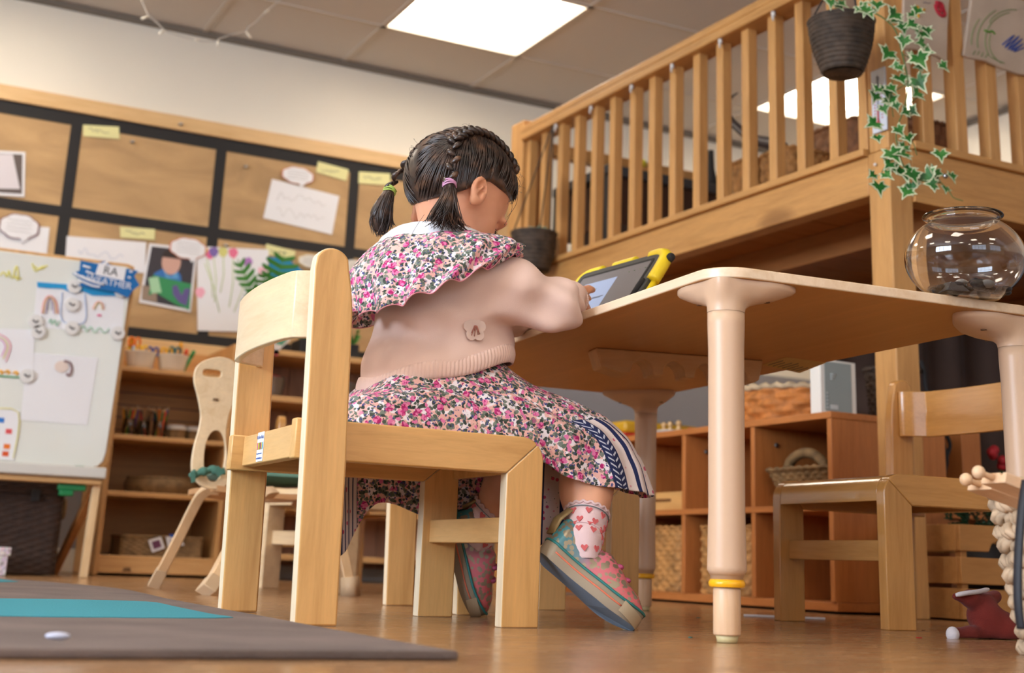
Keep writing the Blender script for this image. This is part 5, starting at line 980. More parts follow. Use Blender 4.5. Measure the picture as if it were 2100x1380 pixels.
MB().box(2.27,3.15,ya,ya+.40,zt2-.035,zt2).build('top',GY,dt,.004); MB().box(2.30,3.14,ya+.02,ya+.39,zt2-.20,zt2-.0355).build('body',BR_,dt,.003)
for x in (2.275,3.115):
    for y in (ya+.003,ya+.37): MB().box(x,x+.03,y,y+.03,DZ+.0005,zt2-.0355).build('leg',GY,dt,.002)
MB().box(2.31,3.13,ya+.10,ya+.14,DZ+.0005,DZ+.10).build('white_panel',WHITE,dt,.003)
p=(2.31,ya+.05,zt2); bt=thing('yellow_ball_toy','small yellow ball with green leaves on the dark play unit on the loft','toy',p); q1=PX(1318,317,2.10*LK); MB().ball((2.10*LK,float(q1[1]),zt2+.0145),.014,10).build('ball',mat('ball_yellow',(224,216,40),.5),bt); b=MB()
for i in range(14):
    a=np.array((2.10*LK,float(q1[1])+.012,zt2+.010)); d=rng.normal(size=3); d[2]=abs(d[2]); d/=np.linalg.norm(d); cut_leaf(b,a,a+d*.026,.009,np.array((0,-1,.3)),2)
b.build('leaves',LFG,bt)
lm=thing('black_lamp','slim black flared stand on the dark play unit on the loft','lamp',(3.05,ya+.1,zt2)); q2=PY(1458,322,ya+.1); MB().lathe([(.001,.0006),(.05,.001),(.022,.05),(.014,.09),(.011,.16)],(float(q2[0]),ya+.1,zt2),20,0,True,True).build('flared_base',BLACK,lm)
# red soft toy
# ================================================================ implicit-surface sculpting (smooth unions, surface nets)
class Vol:
    def __init__(s,lo,hi,h):
        s.lo=np.array(lo,float); s.h=h; s.n=np.ceil((np.array(hi)-s.lo)/h).astype(int)+1; s.D=np.full(s.n,.05,np.float32)
    def region(s,lo,hi):
        a=np.clip(np.floor((np.array(lo)-s.lo)/s.h).astype(int),0,s.n); b=np.clip(np.ceil((np.array(hi)-s.lo)/s.h).astype(int)+1,0,s.n)
        sl=tuple(slice(i,j) for i,j in zip(a,b)); ax=[s.lo[i]+s.h*np.arange(a[i],b[i]) for i in range(3)]
        return sl,np.meshgrid(*ax,indexing='ij',sparse=True)
    def put(s,fn,lo,hi,k=.0,sub=False):
        pad=max(k,.012)+.008; sl,(x,y,z)=s.region(np.array(lo)-pad,np.array(hi)+pad); d=np.asarray(fn(x,y,z),np.float32); D=s.D[sl]
        if sub: D=-D
        if k>0:
            q=np.clip(.5+.5*(D-d)/k,0,1); r=D*(1-q)+d*q-k*q*(1-q)
        else: r=np.minimum(D,d)
        s.D[sl]=-r if sub else r
    def cap(s,a,b,ra,rb,k=.01,sub=False):
        a,b=np.array(a,float),np.array(b,float); ab=b-a; L=np.dot(ab,ab)+1e-12
        def f(x,y,z):
            t=np.clip(((x-a[0])*ab[0]+(y-a[1])*ab[1]+(z-a[2])*ab[2])/L,0,1)
            return np.sqrt((x-a[0]-t*ab[0])**2+(y-a[1]-t*ab[1])**2+(z-a[2]-t*ab[2])**2)-(ra+(rb-ra)*t)
        m_=max(ra,rb); s.put(f,np.minimum(a,b)-m_,np.maximum(a,b)+m_,k,sub)
    def ell(s,c,r,axes=None,k=.01,sub=False):
        c=np.array(c,float); A=np.eye(3) if axes is None else np.array(axes,float); r=np.array(r,float)
        def f(x,y,z):
            q=[((x-c[0])*A[i][0]+(y-c[1])*A[i][1]+(z-c[2])*A[i][2]) for i in range(3)]
            k0=np.sqrt(sum((q[i]/r[i])**2 for i in range(3))); k1=np.sqrt(sum((q[i]/r[i]**2)**2 for i in range(3)))+1e-9
            return k0*(k0-1)/k1
        m_=r.max(); s.put(f,c-m_,c+m_,k,sub)
    def chain(s,P,R,k=.01):
        for i in range(len(P)-1): s.cap(P[i],P[i+1],R[i],R[i+1],k)
    def mesh(s,smooth=1):
        D=s.D; inside=D<0; n=np.array(D.shape); cnt=np.zeros(n-1,np.int8)
        for i in (0,1):
            for j in (0,1):
                for k in (0,1): cnt+=inside[i:n[0]-1+i,j:n[1]-1+j,k:n[2]-1+k]
        act=(cnt>0)&(cnt<8); idx=np.argwhere(act); ids=np.full(n-1,-1,np.int64); ids[act]=np.arange(len(idx))
        acc=np.zeros((len(idx),3)); w_=np.zeros(len(idx)); co=[(i,j,k) for i in (0,1) for j in (0,1) for k in (0,1)]
        val={c:D[idx[:,0]+c[0],idx[:,1]+c[1],idx[:,2]+c[2]].astype(float) for c in co}
        for a in co:
            for d in range(3):
                if a[d]==0:
                    b=tuple(a[i]+(i==d) for i in range(3)); va,vb=val[a],val[b]; cr=(va<0)!=(vb<0); t=np.where(cr,va/np.where(cr,va-vb,1),0)
                    p=np.array(a,float)[None,:]+np.zeros((len(idx),3)); p[:,d]+=t; acc+=p*cr[:,None]; w_+=cr
        V_=(idx+acc/w_[:,None])*s.h+s.lo; F_=[]
        for d in range(3):
            e,g=[i for i in range(3) if i!=d]; sa=[slice(None)]*3; sb=[slice(None)]*3; sa[d]=slice(0,-1); sb[d]=slice(1,None)
            A=inside[tuple(sa)]; B=inside[tuple(sb)]; q=np.argwhere(A!=B); q=q[(q[:,e]>0)&(q[:,g]>0)&(q[:,e]<n[e]-1)&(q[:,g]<n[g]-1)&(q[:,d]<n[d]-1)]
            flip=A[q[:,0],q[:,1],q[:,2]]
            def c(de,dg): w2=q.copy(); w2[:,e]-=de; w2[:,g]-=dg; return ids[w2[:,0],w2[:,1],w2[:,2]]
            qd=np.stack([c(1,1),c(0,1),c(0,0),c(1,0)],1); 
            if d==1: flip=~flip
            qd[~flip]=qd[~flip][:,::-1]; F_.append(qd)
        F_=np.concatenate(F_); F_=F_[(F_>=0).all(1)]
        for _ in range(smooth):                                # light Laplacian relax
            S_=np.zeros_like(V_); W2=np.zeros(len(V_))
            for a,b in ((0,1),(1,2),(2,3),(3,0)):
                np.add.at(S_,F_[:,a],V_[F_[:,b]]); np.add.at(S_,F_[:,b],V_[F_[:,a]]); np.add.at(W2,F_[:,a],1); np.add.at(W2,F_[:,b],1)
            V_=V_*.5+.5*S_/np.maximum(W2,1)[:,None]
        return V_,F_
def npmesh(name,V_,F_,m_,parent,attr=None):
    me=bpy.data.meshes.new(name); inv=np.array(WM[parent.name].inverted()); L=V_@inv[:3,:3].T+inv[:3,3]
    me.vertices.add(len(L)); me.vertices.foreach_set('co',L.ravel()); k=F_.shape[1]
    me.loops.add(F_.size); me.loops.foreach_set('vertex_index',F_.ravel().astype(np.int32)); me.polygons.add(len(F_)); me.polygons.foreach_set('loop_start',np.arange(0,F_.size,k,dtype=np.int32))
    me.update(calc_edges=True); me.validate(); me.polygons.foreach_set('use_smooth',np.ones(len(me.polygons),bool)); me.materials.append(m_)
    b=bmesh.new(); b.from_mesh(me); bmesh.ops.recalc_face_normals(b,faces=b.faces); b.to_mesh(me); b.free()
    if attr is not None: 
        for an,av in attr.items(): a=me.attributes.new(an,'FLOAT','POINT'); a.data.foreach_set('value',np.asarray(av,np.float32))
    o=bpy.data.objects.new(name,me); C.objects.link(o); o.parent=parent; WM[o.name]=WM[parent.name]; return o
def surf(name,fn,nu,nv,m_,parent,cu=True,uvf=None,solid=0):     # open or closed sheet with a UV map
    nuv=nu if cu else nu+1; vs=[fn(i/nu,j/nv) for i in range(nuv) for j in range(nv+1)]; W_=nv+1
    fs=[(i*W_+j,((i+1)%nuv)*W_+j,((i+1)%nuv)*W_+j+1,i*W_+j+1) for i in range(nu) for j in range(nv)]
    me=bpy.data.meshes.new(name); inv=WM[parent.name].inverted(); me.from_pydata([tuple(inv@Vector(p)) for p in vs],[],fs); uv=me.uv_layers.new(name='uv')
    dat=[]
    for i in range(nu):
        for j in range(nv):
            for a,c in ((i,j),(i+1,j),(i+1,j+1),(i,j+1)): u,v=a/nu,c/nv; dat+= list(uvf(u,v) if uvf else (u,v))
    uv.data.foreach_set('uv',dat); me.polygons.foreach_set('use_smooth',[True]*len(me.polygons)); me.materials.append(m_)
    o=bpy.data.objects.new(name,me); C.objects.link(o); o.parent=parent; WM[o.name]=WM[parent.name]
    if solid: d=o.modifiers.new('thickness','SOLIDIFY'); d.thickness=solid; d.offset=0
    return o
# ================================================================ the girl
girl=thing('person','seated child with dark braided pigtails in pink cardigan and floral dress using a tablet','person',(.78,1.893,0))
SKIN=mat('skin',(226,164,128),.5); k=NT(SKIN); k.b.inputs['Subsurface Weight'].default_value=.18; k.b.inputs['Subsurface Radius'].default_value=(.012,.005,.003); k.b.inputs['Subsurface Scale'].default_value=.6
n=k.n('ShaderNodeTexNoise',Scale=16,Detail=3); k.l(k.coord(),n.inputs['Vector']); k.l(k.ramp(n.outputs[0],[(.35,lin((218,152,116))),(.65,lin((232,172,138)))]),k.b.inputs['Base Color'])
c0=np.array((.846,1.893,.660)); yw,pt=math.radians(12),math.radians(33)
hf=np.array((cos(pt)*cos(yw),cos(pt)*sin(yw),-sin(pt))); hu=np.array((sin(pt)*cos(yw),sin(pt)*sin(yw),cos(pt))); hr=np.cross(hf,hu)
def HL(f,r,u): return c0+hf*f+hr*r+hu*u
AX=(hf,hr,hu); vol=Vol((.66,1.68,-.004),(1.24,2.17,.78),.0027)
vol.ell(c0,(.086,.0715,.0775),AX,0); vol.ell(HL(.030,0,-.052),(.056,.052,.058),AX,.03); vol.ell(HL(.056,0,-.096),(.020,.022,.014),AX,.022)
for s in (-1,1):
    vol.ell(HL(.050,s*.031,-.056),(.026,.022,.024),AX,.018); vol.ell(HL(.074,s*.027,-.030),(.012,.016,.010),AX,.010,True)
    vol.ell(HL(.069,s*.027,-.031),(.0115,.0115,.0110),AX,.004); vol.ell(HL(.079,s*.027,-.014),(.010,.020,.006),AX,.010)
    ea=(hf*.94+hu*.34,hr,hu*.94-hf*.34); ec=HL(-.004,s*.0735,-.034)
    vol.ell(ec+hr*s*.004,(.0155,.0070,.0245),ea,.005); vol.ell(ec+hr*s*.0115+hu*.003+hf*.001,(.0108,.0095,.0165),ea,.002,True); vol.ell(ec+hr*s*.0045-hu*.021+hf*.001,(.0075,.005,.0085),ea,.004); vol.ell(ec+hr*s*.0055+hf*.009-hu*.004,(.0042,.004,.0075),ea,.002); vol.cap(ec+hr*s*.0065-hf*.003-hu*.008,ec+hr*s*.0065+hf*.001+hu*.009,.0028,.0026,.002)
vol.cap(HL(.084,0,-.030),HL(.094,0,-.052),.006,.0085,.012); 
for s in (-1,1): vol.ell(HL(.087,s*.008,-.055),(.007,.006,.005),AX,.006)
vol.ell(HL(.079,0,-.074),(.009,.016,.0045),AX,.006); vol.ell(HL(.076,0,-.083),(.009,.014,.005),AX,.006)
nb_,nt_=np.array((.835,1.893,.548)),c0+hf*-.012+hu*-.045; vol.cap(nb_,nt_,.036,.034,.02)
spine=[(.768,1.893,.312),(.782,1.893,.37),(.802,1.893,.44),(.822,1.893,.50),(.836,1.893,.545)]
for s in (-1,1): vol.chain([(p[0],p[1]+s*q,p[2]) for p,q in zip(spine,(.044,.036,.036,.036,.030))],[.046,.040,.040,.036,.028],.02)
SH=[np.array((.852,1.893-.080,.498)),np.array((.852,1.893+.080,.500))]
EL_R,WR_R=np.array((.972,1.792,.466)),np.array((1.092,1.955,.517)); EL_L,WR_L=np.array((.980,2.010,.475)),np.array((1.105,2.075,.499))
vol.chain([SH[0],EL_R,np.array((1.024,1.866,.490)),WR_R],[.034,.022,.021,.0190],.012); vol.chain([SH[1],EL_L,np.array((1.030,2.04,.499)),WR_L],[.034,.022,.020,.0190],.012)
KN_R,AN_R=np.array((1.048,1.798,.258)),np.array((1.000,1.742,.124)); KN_L,AN_L=np.array((1.045,1.975,.258)),np.array((.972,2.05,.140))
for hy,KN,AN in ((1.845,KN_R,AN_R),(1.941,KN_L,AN_L)):
    vol.chain([np.array((.78,hy,.300)),KN],[.046,.036],.03); vol.cap(KN,AN,.036,.025,.015); m_=KN+(AN-KN)*.42; vol.ell(m_+np.array((-.010,0,-.004)),(.038,.038,.05),None,.02)
# feet inside the shoes
dR=np.array((.698,-.3625,-.6157)); nR=np.array((.56,.03,.79)); nR-=dR*np.dot(nR,dR); nR/=np.linalg.norm(nR); HR=np.array((.926,1.752,.0985)); dL=np.array((.34,.05,-.935)); dL/=np.linalg.norm(dL); nL=np.array((.87,-.46,.3)); nL-=dL*np.dot(dL,nL); nL/=np.linalg.norm(nL); HL_=np.array((.914,2.062,.1575))
for Hq,d,n_,AN in ((HR,dR,nR,AN_R),(HL_,dL,nL,AN_L)): vol.chain([AN,Hq+d*.045+n_*.034,Hq+d*.115+n_*.024],[.024,.018,.011],.010)
def hand(W,fw,dn,side,curl,point=None,sc=1.0):
    """W wrist, fw towards the fingers, dn palm normal, side=+1/-1 thumb side; curl in radians per finger"""
    fw=fw/np.linalg.norm(fw); dn=dn-fw*np.dot(fw,dn); dn/=np.linalg.norm(dn); th=np.cross(dn,fw)*side
    vol.cap(W-fw*.01,W+fw*.012,.0175*sc,.0165*sc,.01)
    for o in (-.012,-.004,.004,.012): vol.cap(W+fw*.010+th*o*.7,W+fw*.043+th*o*1.12,.0105,.0092,.008)
    for i,(o,L_) in enumerate(((.0165,.037),(.0055,.041),(-.0055,.038),(-.0160,.030))):
        p=W+fw*.046+th*o; a=0
        for j,fr in enumerate((.46,.30,.24)):
            a+=curl[i]*(.75,1.0,.7)[j]; d=fw*cos(a)+dn*sin(a); q=p+d*L_*fr; vol.cap(p,q,.0068-.0006*j,.0064-.0007*j,.0025); p=q
    t0=W+fw*.014+th*.015; t1=t0+fw*.016+th*.013+dn*.006; t2=t1+fw*.016+th*.004+dn*.006; vol.cap(t0,t1,.0095,.0075,.008); vol.cap(t1,t2,.0072,.0060,.003)
hand(WR_R,np.array((.46,.84,.26)),np.array((.75,-.05,-.65)),1,(.45,.95,1.05,1.1)); hand(WR_L,np.array((.93,.25,-.26)),np.array((-.2,0,-1)),-1,(.16,.14,.16,.2))
V_,F_=vol.mesh(2); body=npmesh('body',V_,F_,SKIN,girl); del vol
# ---- eyes, brows and mouth
EYW=mat('eye_white',(232,226,222),.25); IRIS=mat('dark_iris',(40,26,20),.2); LASH=mat('lash_hair',(30,20,16),.5); LIP=mat('lip_pink',(196,110,100),.45)
for s in (-1,1):
    e=MB(); e.ball(tuple(HL(.0712,s*.027,-.0350)),.0098,14); eo=e.build('eye',EYW,girl); MB().ball(tuple(HL(.0712,s*.027,-.0350)+(hf*.80-hu*.60)*.0062),.0050,12).build('iris',IRIS,eo)
    V2=[HL(.0822-.010*(q*q)*1.0,s*(.027+.0135*q),-.0350+.0025*(1-q*q)-.003) for q in np.linspace(-1,1,9)]; MB().tube(V2,.0011,5).build('eyelash',LASH,eo)
    for q in np.linspace(-.8,1,7): pass
    b=MB()
    for q in np.linspace(-.7,1,8): a=HL(.0822-.010*q*q,s*(.027+.0135*q),-.0355); b.tube([a,a+hf*.0055-hu*.002+hr*s*.003*q],[.0006,.0002],4)
    b.build('lashes',LASH,eo)
    MB().tube([HL(.0885-.012*q*q,s*(.027+.018*q),-.0125+.003*(1-q*q)) for q in np.linspace(-1,1,9)],[.0008+.0012*(1-abs(q)) for q in np.linspace(-1,1,9)],6,0,True,False,.6).build('eyebrow',LASH,girl)
MB().tube([HL(.0870-.004*q*q*1.5,q*.0150,-.0782-.0012*q*q) for q in np.linspace(-1,1,9)],[.0008+.0022*(1-q*q) for q in np.linspace(-1,1,9)],8).tube([HL(.0845-.004*q*q*1.5,q*.0125,-.0835) for q in np.linspace(-1,1,9)],[.0008+.0024*(1-q*q) for q in np.linspace(-1,1,9)],8).build('lips',LIP,girl)
# ---- hair
HAIR=mat('dark_brown_hair',(46,32,26),.36,spec=.6); k=NT(HAIR); n=k.n('ShaderNodeTexNoise',Scale=60,Detail=4); k.l(k.coord(),n.inputs['Vector']); k.l(k.ramp(n.outputs[0],[(.35,lin((34,23,18))),(.55,lin((60,41,31))),(.75,lin((108,76,54)))]),k.b.inputs['Base Color'])
hv=Vol(c0-.125,c0+.125,.003); hv.ell(c0-hf*.003,(.0925,.0785,.0855),AX,0)
HLX,HLY=(-.10,-.06,-.042,-.026,-.016,-.006,.004,.03,.06,.08,.1),(-.10,-.095,-.078,-.056,-.040,-.016,-.004,.004,.018,.032,.05)
hairok=lambda q,m_=0: q[2]>np.interp(q[0],HLX,HLY)+m_
def facecut(x,y,z): 
    q=(x-c0[0],y-c0[1],z-c0[2]); F1=q[0]*hf[0]+q[1]*hf[1]+q[2]*hf[2]; U1=q[0]*hu[0]+q[1]*hu[1]+q[2]*hu[2]; R1=q[0]*hr[0]+q[1]*hr[1]+q[2]*hr[2]
    return (U1-np.interp(F1.ravel(),HLX,HLY).reshape(F1.shape)-.25*np.clip(.03-np.abs(R1),0,1)*(F1>.04))*.7
hv.put(facecut,c0-.125,c0+.125,.004,True)
V_,F_=hv.mesh(2); hair=npmesh('hair',V_,F_,HAIR,girl)
def on_scalp(f,r,u,k=1.0): v=np.array((f/.0935,r/.0795,u/.0865)); v/=np.linalg.norm(v); return np.array((v[0]*.0935,v[1]*.0795,v[2]*.0865))*k
def slp(a,b,n,k0=1.0): return [HL(*(on_scalp(*(a+(b-a)*t),k0+.035*sin(PI*t)))) for t in np.linspace(0,1,n)]
TIE_R=PY(922,376,1.805); TIE_L=PY(801,388,1.955)
braid_loc={}
for s,tie in ((1,TIE_R),(-1,TIE_L)):
    lp_=[np.array(q) for q in ((.045,s*.030,.072),(.010,s*.036,.083),(-.030,s*.042,.074),(-.062,s*.048,.048),(-.075,s*.055,.012))]
    L1=[on_scalp(*q,1.03) for q in spl(lp_,6)]; W1=[HL(*q) for q in L1]; Pb=spl(W1[::3]+[W1[-1]*.5+tie*.5+hr*s*.004,tie],4); braid_loc[s]=(L1,Pb)
    b=MB(); N=len(Pb); tot=sum(np.linalg.norm(Pb[i+1]-Pb[i]) for i in range(N-1)); M_=int(tot/.0072); 
    def at_(t): 
        q=t*(N-1); i=min(int(q),N-2); return Pb[i]+(Pb[i+1]-Pb[i])*(q-i)
    for j in range(M_):
        t=(j+.5)/M_; p=at_(t); d=at_(min(1,t+.02))-at_(max(0,t-.02)); d/=np.linalg.norm(d)+1e-9; o=p-c0; o/=np.linalg.norm(o); sd=np.cross(d,o); sd/=np.linalg.norm(sd)+1e-9; sg=1 if j%2 else -1; w_=.0125*(1-.35*t)
        a=p+sd*sg*w_-d*.006+o*.000; e=p-sd*sg*w_*.25+d*.008+o*.004; m1=(a+e)/2+o*.004+sd*sg*w_*.25
        b.tube(spl([a,m1,e],4),[w_*.25,w_*.42,w_*.55,w_*.62,w_*.62,w_*.6,w_*.5,w_*.35,w_*.2],8,0,True,False,.8)
    br_=b.build('braid',HAIR,girl)
    if s==1: PT=[tie,PY(921,398,1.80),PY(914,424,1.80),PY(905,450,1.805)]; rad=[.0075,.0105,.0135,.010]; tail=[PY(x,y,1.80) for x,y in ((880,455),(893,462),(905,468),(918,466),(930,470),(944,462),(958,474),(890,450))]
    else: PT=[tie,PY(790,412,1.955),PY(778,440,1.96),PY(779,474,1.96)]; rad=[.0075,.012,.0155,.007]; tail=[PY(x,y,1.96) for x,y in ((768,452),(774,472),(780,484),(786,478),(792,470),(800,462),(783,480),(776,478))]
    pt_=MB().tube(spl(PT,6),[np.interp(i/18,(0,.33,.66,1),rad) for i in range(19)],12); 
    for j in range(150):
        tl=tail[j%len(tail)]+rng.normal(size=3)*.004; q=2*PI*rng.random(); o=np.array((cos(q),sin(q),0)); mid1=PT[1]+o*rad[1]*(.75+.35*rng.random()); mid2=PT[2]*.6+tl*.4+o*rad[2]*(.6+.4*rng.random())
        pt_.tube(spl([tie+o*.005,mid1,mid2,tl],4),[.0009]*10+[.0007,.0005,.0003],4,0,False)
    pt_.build('ponytail',HAIR,girl)
    tm=mat('hair_tie_%d'%s,(206,150,186) if s==1 else (176,200,96),.5); b=MB()
    ax=(PT[1]-tie); ax/=np.linalg.norm(ax); e1=np.cross(ax,(0,1,0)); e1/=np.linalg.norm(e1); e2=np.cross(ax,e1)
    for j in range(3): b.tube([tie+ax*(.003*j-.001+.0015*sin(q*2+j))+(e1*cos(q)+e2*sin(q))*.0098 for q in [2*PI*i/20 for i in range(20)]],.0014,5,0,False,True)
    b.build('hair_tie',tm,girl)
b=MB()
for j in range(1500):                                          # combed strands running from the hairline into each plait
    s=1 if j%5<3 else -1; L1,_=braid_loc[s]; v=rng.normal(size=3); v/=np.linalg.norm(v); q=np.array((v[0]*.0935,v[1]*.0795,v[2]*.0865))
    if q[1]*s<0: q[1]*=-1
    if not hairok(q,-.002): continue
    i=int(np.clip((.05-q[0]*.8+.35*(.05-q[2]))/.15*len(L1)+rng.normal()*1.2,0,len(L1)-1)); e=L1[i]
    if np.linalg.norm(q-e)<.012: continue
    P=slp(q,e*.985,8,1.004+.012*rng.random()); b.tube(P,[.0004]+[.0009+.0006*rng.random()]*6+[.0005],4,0,False)
b.build('combed_strands',HAIR,girl); b=MB()
for j in range(46):                                            # flyaway hairs
    v=rng.normal(size=3); v/=np.linalg.norm(v); q=on_scalp(v[0],v[1],abs(v[2])*.9+.0,1.0)
    if not hairok(q,.01): continue
    p=HL(*q); o=p-c0; o/=np.linalg.norm(o); t_=np.cross(o,rng.normal(size=3)); t_/=np.linalg.norm(t_); L_=.02+.03*rng.random(); b.tube(spl([p,p+o*.006+t_*L_*.4,p+o*.010+t_*L_*.8,p+o*.006+t_*L_],3),.00022,4,0,False)
for x0,y0,pts in ((1040,385,((1050,420),(1046,440),(1034,462))),(1056,365,((1062,392),(1058,420),(1040,446))),(1050,350,((1066,372),(1064,384))),(880,440,((868,470),(850,492),(832,500))),(870,440,((850,470),(842,486))),(940,420,((950,450),(960,474))),(935,430,((942,455),(938,476)))):
    P=[PY(x0,y0,1.84)]+[PY(x,y,1.83) for x,y in pts]; b.tube(spl(P,4),.00035,4,0,False)
tag(b.build('flyaway_hair',HAIR,girl),kind='stuff')
# ---- fabrics
def floral(name,uvband=None):
    k=mat(name,(226,170,160),.85,sheen=.05); t=NT(k); co=t.coord()
    wn=t.n('ShaderNodeTexNoise',Scale=130,Detail=3); t.l(co,wn.inputs['Vector']); ad=t.n('ShaderNodeVectorMath',_operation='MULTIPLY_ADD'); ad.inputs[1].default_value=(.009,.009,.009); t.l(wn.outputs['Color'],ad.inputs[0]); t.l(co,ad.inputs[2]); cw=ad.outputs[0]
    def vor(scale,feat='F1'): v=t.n('ShaderNodeTexVoronoi',Scale=scale,Randomness=1); v.feature=feat; t.l(cw,v.inputs['Vector']); return v
    def less(sock,a,soft=.03): return t.ramp(sock,[(max(0,a-soft),(1,1,1)),(a+soft,(0,0,0))])
    def mask(v,thr,lo,soft=.03):
        m_=t.n('ShaderNodeMath',_operation='MULTIPLY'); t.l(less(v.outputs['Distance'],thr,soft),m_.inputs[0]); t.l(t.ramp(v.outputs['Color'],[(lo,(0,0,0)),(lo+.02,(1,1,1))]),m_.inputs[1]); return m_.outputs[0]
    n1=t.n('ShaderNodeTexNoise',Scale=75,Detail=1); t.l(co,n1.inputs['Vector'])
    c=t.mix(t.ramp(n1.outputs[0],[(.52,(0,0,0)),(.57,(1,1,1))]),lin((232,180,170)),lin((238,228,232)))
    l3=vor(120); c=t.mix(mask(l3,.46,.38),c,lin((120,128,116)))
    l1=vor(165); lc=t.ramp(l1.outputs['Color'],[(.36,lin((62,74,60))),(.5,lin((98,110,94))),(.66,lin((46,58,50)))]); c=t.mix(mask(l1,.52,.37,.05),c,lc)
    l2=vor(230); c=t.mix(mask(l2,.40,.60,.05),c,lin((66,70,126)))
    f1=vor(66); pv=vor(300); pc=t.ramp(pv.outputs['Color'],[(.35,lin((170,20,98))),(.5,lin((204,46,128))),(.70,lin((232,128,174)))]); c=t.mix(mask(f1,.36,.42,.03),c,pc)
    f2=vor(105); c=t.mix(mask(f2,.34,.60),c,lin((222,118,166)))
    if uvband:
        u_=t.n('ShaderNodeUVMap'); sx=t.n('ShaderNodeSeparateXYZ'); t.l(u_.outputs[0],sx.inputs[0])
        def between(sock,a,b_): 
            m1=t.n('ShaderNodeMath',_operation='GREATER_THAN'); m1.inputs[1].default_value=a; t.l(sock,m1.inputs[0]); m2=t.n('ShaderNodeMath',_operation='LESS_THAN'); m2.inputs[1].default_value=b_; t.l(sock,m2.inputs[0]); m3=t.n('ShaderNodeMath',_operation='MULTIPLY'); t.l(m1.outputs[0],m3.inputs[0]); t.l(m2.outputs[0],m3.inputs[1]); return m3.outputs[0]
        for (a,b_,s0,s1,v0) in uvband:                                # [navy leaf band start, end, end of the striped panel]
            wv=t.n('ShaderNodeTexWave',Scale=.32,Distortion=0); wv.bands_direction='DIAGONAL'; mp=t.n('ShaderNodeMapping'); mp.inputs['Scale'].default_value=(900*.55,150,1); t.l(u_.outputs[0],mp.inputs[0])
            ctr=(a+b_)/2; ab=t.n('ShaderNodeMath',_operation='SUBTRACT'); ab.inputs[1].default_value=ctr; t.l(sx.outputs[0],ab.inputs[0]); aa=t.n('ShaderNodeMath',_operation='ABSOLUTE'); t.l(ab.outputs[0],aa.inputs[0])
            ph=t.n('ShaderNodeMath',_operation='MULTIPLY_ADD'); ph.inputs[1].default_value=1.3/(b_-a)*1.6; t.l(aa.outputs[0],ph.inputs[0]); pv2=t.n('ShaderNodeMath',_operation='MULTIPLY'); pv2.inputs[1].default_value=105; t.l(sx.outputs[1],pv2.inputs[0]); t.l(pv2.outputs[0],ph.inputs[2]); fr=t.n('ShaderNodeMath',_operation='FRACT'); t.l(ph.outputs[0],fr.inputs[0])
            lf=between(fr.outputs[0],.28,.62); inb=between(aa.outputs[0],(b_-a)*.05,(b_-a)*.36); lm_=t.n('ShaderNodeMath',_operation='MULTIPLY'); t.l(lf,lm_.inputs[0]); t.l(inb,lm_.inputs[1])
            nv_=t.mix(lm_.outputs[0],lin((22,34,82)),lin((206,210,224))); mk=t.n('ShaderNodeMath',_operation='MULTIPLY'); t.l(between(sx.outputs[0],a,b_),mk.inputs[0]); t.l(between(sx.outputs[1],v0*.24,9),mk.inputs[1]); c=t.mix(mk.outputs[0],c,nv_)
            st=t.n('ShaderNodeMath',_operation='MULTIPLY'); st.inputs[1].default_value=3.6/(s1-s0); t.l(sx.outputs[0],st.inputs[0]); fs_=t.n('ShaderNodeMath',_operation='FRACT'); t.l(st.outputs[0],fs_.inputs[0]); stc=t.mix(between(fs_.outputs[0],.0,.26),lin((228,212,206)),lin((22,34,82)))
            fv=t.n('ShaderNodeTexVoronoi',Scale=70); t.l(co,fv.inputs['Vector']); dm=t.n('ShaderNodeMath',_operation='MULTIPLY'); t.l(less(fv.outputs['Distance'],.26,.03),dm.inputs[0]); t.l(between(fs_.outputs[0],.42,.86),dm.inputs[1]); stc=t.mix(dm.outputs[0],stc,lin((206,92,120))); mk=t.n('ShaderNodeMath',_operation='MULTIPLY'); t.l(between(sx.outputs[0],s0,s1),mk.inputs[0]); t.l(between(sx.outputs[1],v0*.24,9),mk.inputs[1]); c=t.mix(mk.outputs[0],c,stc)
    t.l(c,t.b.inputs['Base Color']); n=t.n('ShaderNodeTexNoise',Scale=900,Detail=1); t.l(co,n.inputs['Vector']); t.bump(n.outputs[0],.2,.0006); return k
FLO=floral('floral_cotton'); 
def keyed(cols,rows_t=None):
    A=np.array(cols,float); NC,NR=A.shape[:2]
    def cr(a,b,c,d,t): return .5*(2*b+(c-a)*t+(2*a-5*b+4*c-d)*t*t+(3*b-a-3*c+d)*t**3)
    def row(q,j):
        i=int(q)%NC; t=q-int(q); return cr(A[(i-1)%NC,j],A[i,j],A[(i+1)%NC,j],A[(i+2)%NC,j],t)
    def f(u,v):
        q=(u%1)*NC; w_=v*(NR-1); j=min(int(w_),NR-2); t=w_-j; return cr(row(q,max(j-1,0)),row(q,j),row(q,j+1),row(q,min(j+2,NR-1)),t)
    return f
